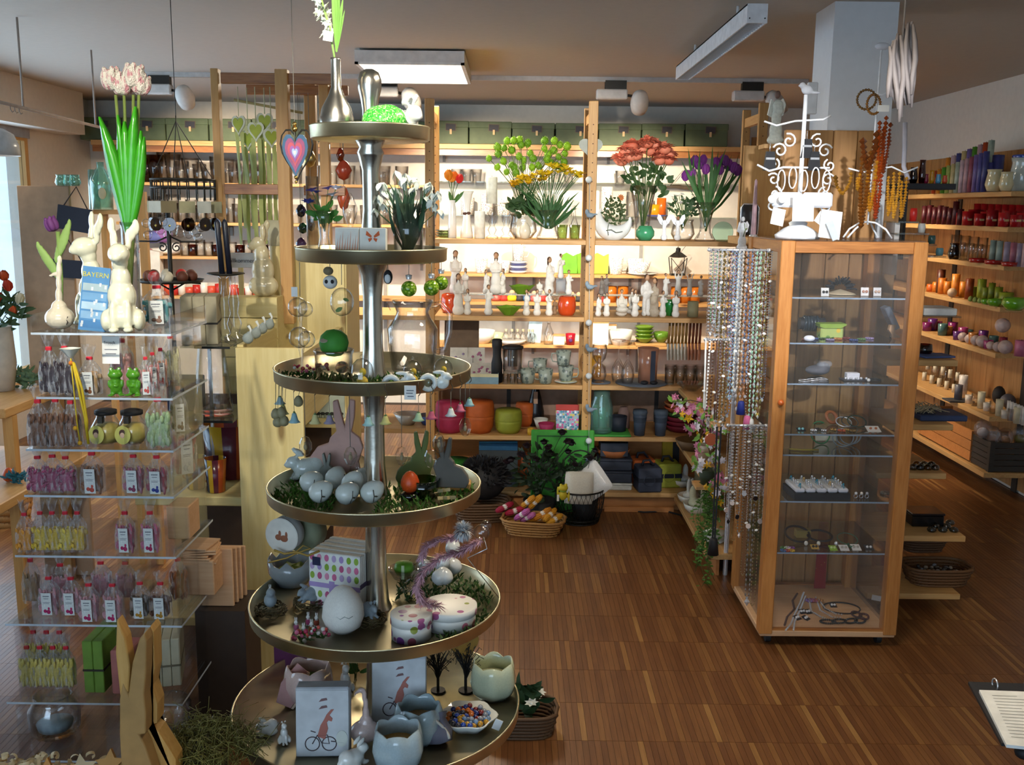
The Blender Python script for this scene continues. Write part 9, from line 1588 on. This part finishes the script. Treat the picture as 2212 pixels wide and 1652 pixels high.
for i,(px,y0,y1,r,c,lab)in enumerate(((688,310,400,4,'glass','clear glass tube of the wind chime, first'),(698,310,410,4,'glass','clear glass tube of the wind chime, second'),(708,310,400,4,'glass','clear glass tube of the wind chime, third'),(668,322,362,15,'#c9b47a/t','brass bauble beside the heart spinner'),(735,318,350,9,'#c87a1a/v','amber glass drop under the top tray'),(742,345,390,18,'#9a3a24/g','orange leather pendant with a flower'),(742,400,455,14,'#a84a2c/g','rust coloured pendant under the flower'),(650,440,470,12,'#2a3a7a/v','cobalt glass bird of the hanging strand'),(654,480,505,12,'#2a7a70/v','teal glass bird of the hanging strand'),(650,512,540,12,'#7a5a94/v','violet glass bird of the hanging strand'),(672,470,500,9,'#7a1420/v','ruby glass drop of the hanging strand'))):
 Yh=FRY+.31;a,b=P(px,y0,Yh),P(px,y1,Yh);h=a.z-b.z;rr=r*mpp(Yh);prof=[(0,0),(rr,-.002),(rr,-h),(0,-h)]if i<3 else[(0,0),(rr*.5,-h*.12),(rr,-h*.5),(rr*.6,-h*.88),(0,-h)]
 put('glass_pendant',lab,'wind chime',[('pendant',MB().lathe(prof,12).mesh('pendant'),c,None),('string',MB().tube([(0,0,0),(0,0,ft-.055-a.z)],.001,4).mesh('string'),'#8a8578',None)],a)
c0=A(404,4.,0);t=thing('wire_carousel','black wire carousel with a ring basket and hanging trinkets','jewellery rack',c0);s=mpp(4.,1.6);zz=lambda y:hz(404,y,4.)
obj('stem',MB().cyl(.009,.02,zz(436),10),'black_iron',t);obj('foot',MB().cyl(.06,0,.02,20),'black_iron',t);rg=MB();R_=66*s;cx=(A(440,4,1.8)-A(404,4,1.8)).x
for y in(388,406):rg.tube([(cx+R_*math.cos(2*PI*i/30),R_*math.sin(2*PI*i/30),zz(y))for i in range(30)],.004,5,closed=True)
for i in range(22):a=2*PI*i/22;rg.tube([(cx+R_*math.cos(a),R_*math.sin(a),zz(388)),(cx+R_*math.cos(a),R_*math.sin(a),zz(432))],.0025,4)
for a in(.6,2.2,3.8,5.2):rg.tube([(cx+R_*math.cos(a),R_*math.sin(a),zz(388)),(cx*.75,0,zz(262)),(cx*.75,0,zz(250))],.002,4)
obj('ring_basket',rg,'black_iron',t);obj('hang_wire',MB().tube([(cx*.75,0,zz(255)),(cx*.75,0,CEIL)],.0015,4),'black_iron',t);
for sx in(-1,1):
 obj('scroll_arm',MB().tube([(0,0,zz(510)),(sx*.05,0,zz(522)),(sx*.12,0,zz(522))],.0035,5),'black_iron',t);obj('scroll_arm',MB().tube([(0,0,zz(628)),(sx*.06,0,zz(610)),(sx*.12,0,zz(612))],.0035,5),'black_iron',t)
 obj('scroll',MB().tube(scroll((sx*.028,zz(535)),.02,1.3,1. if sx>0 else 2.1,sx),.003,5),'black_iron',t)
for i in range(11):
 a=2*PI*i/11;px_=c0+Vector((cx+R_*math.cos(a),R_*math.sin(a)-.005,zz(432)));put('trinket_card','%s olive card with a hanging glass disc on the wire carousel'%ordinal(i),'jewellery',kit('tcard',lambda:[('card',MB().box(-.03,.03,-.001,.001,-.05,-.005).mesh('card'),'#8f8a66',None),('disc',MB().at((0,0,-.095),rx=PI/2).cyl(.026,-.003,.003,18).mesh('disc'),'#8a6a34/v',None),('string',MB().tube([(0,0,0),(0,0,-.075)],.001,4).mesh('string'),'#4a4438',None),('charm',MB().ball((0,-.004,-.1),.009,8,6).mesh('charm'),'#c8b05a/t',None)]),px_,.4*i,1,'cards on the wire carousel',{'card':('#9a9470','#b8bcb4','#6a5c3a')[i%3]})
m=MB();r2=random.Random(5);t=thing('trinket_tray','black wire tray of clear baubles and red apples on the carousel','tray',c0+Vector((0,0,zz(612)+.004)));obj('tray',MB().lathe([(.012,0),(.12,0),(.13,.012),(.128,.012),(.118,.003)],24),'black_iron',t)
for i in range(9):a=2*PI*i/9;obj('apple',MB().ball((.085*math.cos(a),.085*math.sin(a),.026),.024,10,8),('#5a2c1a','#6a3a22','#b8201c','#c9c0a8')[i%4],t)
for i in range(26):a=r2.uniform(0,2*PI);q=r2.uniform(.04,.14);zq=zz(r2.uniform(478,515));p=c0+Vector((cx*.4+q*math.cos(a),q*math.sin(a),zq));put('glass_bauble','%s clear glass bauble dangling in the wire carousel'%ordinal(i),'bauble',kit('cbau',lambda:[('glass',MB().ball((0,0,0),.018,10,8).mesh('glass'),'glass',None),('string',MB().tube([(0,0,.018),(0,0,.12)],.0008,3).mesh('string'),'#8a8578',None)]),p,0,1,'baubles in the wire carousel')
for i in range(14):L('clear_vase','%s clear vase from the window wall on the vase board'%ordinal(i),'vase',straight((52,58,64,60,46,52,40,44,56,50,44,48,40,46)[i],13,(16,20,15,18)[i%4]),'glass' if i not in(0,1)else '#b8a0a8/v',318+i*19,8.38,1.885,n=14)
for i in range(14):L('drinking_glass','%s clear jar or tumbler from the window wall on the tumbler board'%ordinal(i),'glass',straight((50,54,44,58,40,48,36,50,44,52,40,46,50,42)[i],12,14),'glass',316+i*20,8.37,1.562,n=14)
L('coffee_press','glass coffee jar with black lid and foot on the tumbler board','jar',straight(52,14),'glass',346,8.33,1.562+.04,extra=[('lid',MB().cyl(.058,.2,.235,16),'#16161a'),('foot',MB().cyl(.058,-.04,0.,16),'#16161a')])
for i,(px,c,h,w)in enumerate(((330,'#5a62a0',26,60),(352,'#8a5a9a',34,44),(322,'#a02a3c',14,50),(345,'#e2ded6',16,80),(372,'#d8d4d0',26,50))):s=mpp(8.35,1.3);tag(obj('folded_cloth',blob('cloth',[((0,0,h*s/2),(w*s/2,.07,h*s/2)),((w*s*.15,.01,h*s*.6),(w*s*.35,.06,h*s*.45))],.014,2),c,None,A(px,8.35+.02*i,1.282+(.1 if i<2 else 0))),('blue folded cloth on top','violet folded cloth on top','crimson folded cloth','white folded cloth at the front','white napkin bundle')[i]+' on the cloth board','cloth')
for i in range(12):L('glass_jar','%s small glass from the crimson cloth on the cloth board'%ordinal(i),'glass',straight((30,24,34)[i%3],10,11),('glass','#b83a34/v','glass')[i%3],400+i*17,8.36,1.282,n=12)
for i in range(16):L('red_votive','%s small red or white votive on the lowest wall board by the window'%ordinal(i),'votive',straight(16+(i*5)%12,8,9),('#b02a24/g','#e0dad0/c','#c8503a/g')[i%3],330+i*16,8.36,.949,n=12)
put('paper_bag','white paper bag with printed leaves below the cloths','bag',[('bag',MB().prism([(-.06,0),(.06,0),(.065,.26),(-.055,.28)],-.03,.03).mesh('bag'),'#dcd6cc',None),('print',MB().leaf((-.02,-.031,.1),(.02,-.031,.16),.02,(0,-1,0)).leaf((.03,-.031,.05),(0.,-.031,.09),.02,(0,-1,0)).mesh('print'),'#8a8478',None)],A(330,8.3,.949),sc=1.4)
for i in range(14):L('clear_bowl','%s clear bowl or goblet behind the metal stand on the upper boards'%ordinal(i),'glass',straight(40,12,15),'glass',640+(i%7)*38,8.38,1.885 if i<7 else 1.562,n=14)
by=4.35;t=thing('divider_screen','grey brown partition board beside the window','partition',A(150,by,0));x0=A(95,by,1.5).x-A(150,by,1.5).x;x1=A(206,by,1.5).x-A(150,by,1.5).x;zt_=hz(150,402,by);obj('panel',MB().rbox(x0,x1,0,.02,0,zt_,.002),'#a3866a',t)
for i,(px,y0,y1,rr)in enumerate(((160,448,498,.16),(150,562,600,.06))):
 p=P(px,(y0+y1)/2,by-.03);s=mpp(by);t=thing('slate_sign',('upper tilted slate board hung on a cord','lower slate board behind the goose')[i],'slate',p,ry=rr);obj('slate',MB().rbox(-36*s,36*s,-.004,.004,-(y1-y0)/2*s,(y1-y0)/2*s,.001),'#1c2436',t);obj('cord',MB().tube([(-24*s,0,(y1-y0)/2*s),(-4*s,.01,(y1-y0)/2*s+42*s),(26*s,0,(y1-y0)/2*s)],.003,5),'#3a3230',t)
for i,px in enumerate((132,150,163)):L('green_jar',('sea green glass jar nearest the window on the partition','sea green glass jar in the middle on the partition','sea green glass jar furthest from the window on the partition')[i],'jar',vase_prof(24,12,.7),'glass_aqua',px,by+.01,zt_+.001,n=14)
t=thing('bottle_shelf','small pine stand with a slatted top beside the partition','shelf',A(240,4.5,0));zb_=hz(235,453,4.45);xa_=A(203,4.45,1.6).x-t.location.x;xb2=A(266,4.45,1.6).x-t.location.x
for k in range(5):obj('slat',MB().box(xa_,xb2,-.05+k*.05,-.05+k*.05+.04,zb_-.02,zb_),'pine',t)
obj('post',MB().box(xb2+.05,xb2+.085,0.,.03,0,hz(298,414,4.5)),'pine_z',t)
for x in(xa_+.01,xb2-.03):obj('leg',MB().box(x,x+.025,0.,.03,0,zb_-.02),'pine_z',t)
L('aqua_bottle','flat aqua glass bottle with a shell label beside the partition','bottle',[(0,0),(22,0),(23,60),(16,80),(8,88),(8,100),(7,100),(6,88),(20,60),(20,4),(0,4)],'glass_aqua',222,4.46,zb_+.001,extra=[('shell',MB().ball((.02,-.045,.07),(.018,.006,.026),10,8),'#c9c09a')]);L('aqua_bottle','slim clear bottle behind the flat aqua one','bottle',straight(84,12,11),'glass_aqua',206,4.56,zb_+.001)
t=thing('spring_table','pine two-tier window table with spring decorations','table',(-2.2,4.15,0));tz=[hz(20,930,4.3),hz(20,1010,3.9)]
obj('table_top',MB().rbox(-.45,.2,-.35,.18,.86,.9,.004),'pine_y',t);obj('lower_board',MB().rbox(-.5,.34,-.9,.18,.58,.62,.004),'pine_y',t)
for x,y in((-.42,-.3),(.16,-.3),(-.42,.12),(.16,.12)):obj('leg',MB().box(x,x+.04,y,y+.04,0,.86),'pine_z',t)
p=Vector((A(4,4.2,.9).x,4.2,.901));s=mpp(4.2);put('flower_pot','rough white flower vase on the window table','vase',[('pot',MB().lathe([(0,0),(26*s,0),(34*s,60*s),(30*s,140*s),(28*s,140*s),(0,130*s)],18).mesh('pot'),'#c9c0b4',None)],p)
r2=random.Random(9);bouquet('spring_bouquet','bouquet of orange red tulips and small white flowers by the window',4,4.2,.901,[(10,190),(34,160),(-20,170),(4,165),(40,215),(20,235),(-10,215),(46,185)],'tulip',20,['#c2381c','#d0541c','#b82a18','#d8d0b0'],(0,130),2,leaves=rand_leaves(60,10,165,50,40,30,12,.3),lmat='#33502a',leafw=9,depth=24,seed=5)
bouquet('green_wreath','green moss wreath lying on the window table',46,4.25,.901,[],'daisy',3,'#fff',leaves=rand_leaves(110,0,22,34,18,16,17,.2),lmat='#5f7a5a',leafw=7,depth=24,cat='plant')
egg('orange_egg','orange egg on the lower window board',A(20,3.75,.621),.055,'#c8501c/k');bouquet('teal_tinsel','teal tinsel beside the orange egg',40,3.72,.621,[],'daisy',3,'#fff',leaves=rand_leaves(70,0,12,26,12,12,19,.2),lmat='#2a6a78',leafw=5,depth=16,cat='decoration')
p=Z(12,1128,0.);put('wicker_basket','square wicker basket with ivy on the floor below the window','basket',wicker(key='tray'),(p.x,p.y,.001),0,(.14,.2,.42));bouquet('ivy_bush','dark ivy bush in the wicker basket below the window',12,p.y,.18,[],'daisy',3,'#fff',leaves=rand_leaves(130,0,16,48,44,22,23,.2),lmat='#24451f',leafw=11,depth=34,cat='plant')
t=thing('deer_board','white board with painted deer and trees behind the stand','sign',A(700,3.9,hz(700,902,3.9)));s=mpp(3.9);obj('board',MB().rbox(-48*s,46*s,-.005,.005,0,52*s,.002),'#b9c4b4',t);pm=MB()
for k in range(9):x=(-42+k*10)*s;pm.at((x,-.0056,.006)).ball((0,0,.012),(.01,.001,.007),8,5).box(-.007,-.005,-.001,0.,-.004,.01).box(.005,.007,-.001,0.,-.004,.01)
obj('painting',pm,'#2a2c24',t)['kind']='stuff';tag(obj('deer_shelf',MB().box(-.11,.11,-.05,.1,-.03,-.001),'pale_pine',None,t.location),'pine ledge under the deer board','shelf')
for i,(px,Y,z,c,r)in enumerate(((880,5.55,.471,'#a8a49a',30),(925,5.55,.471,'#2a4a8a',26),(800,5.55,.111,'#6a4a34',34),(860,5.6,.801,'#c0b8a0',28),(720,5.6,.471,'#7a5a3a',30))):L('bowl',('pale bowl on the low shelf behind the pole','cobalt blue bowl on the low shelf','brown bowl on the lowest board behind the stand','cream bowl on the upper low shelf board','wooden bowl on the low shelf behind the pink rabbit')[i],'bowl',[(0,0),(r*.5,0),(r,r*.8),(r*.94,r*.8),(0,3)],c+'/c',px,Y,z)
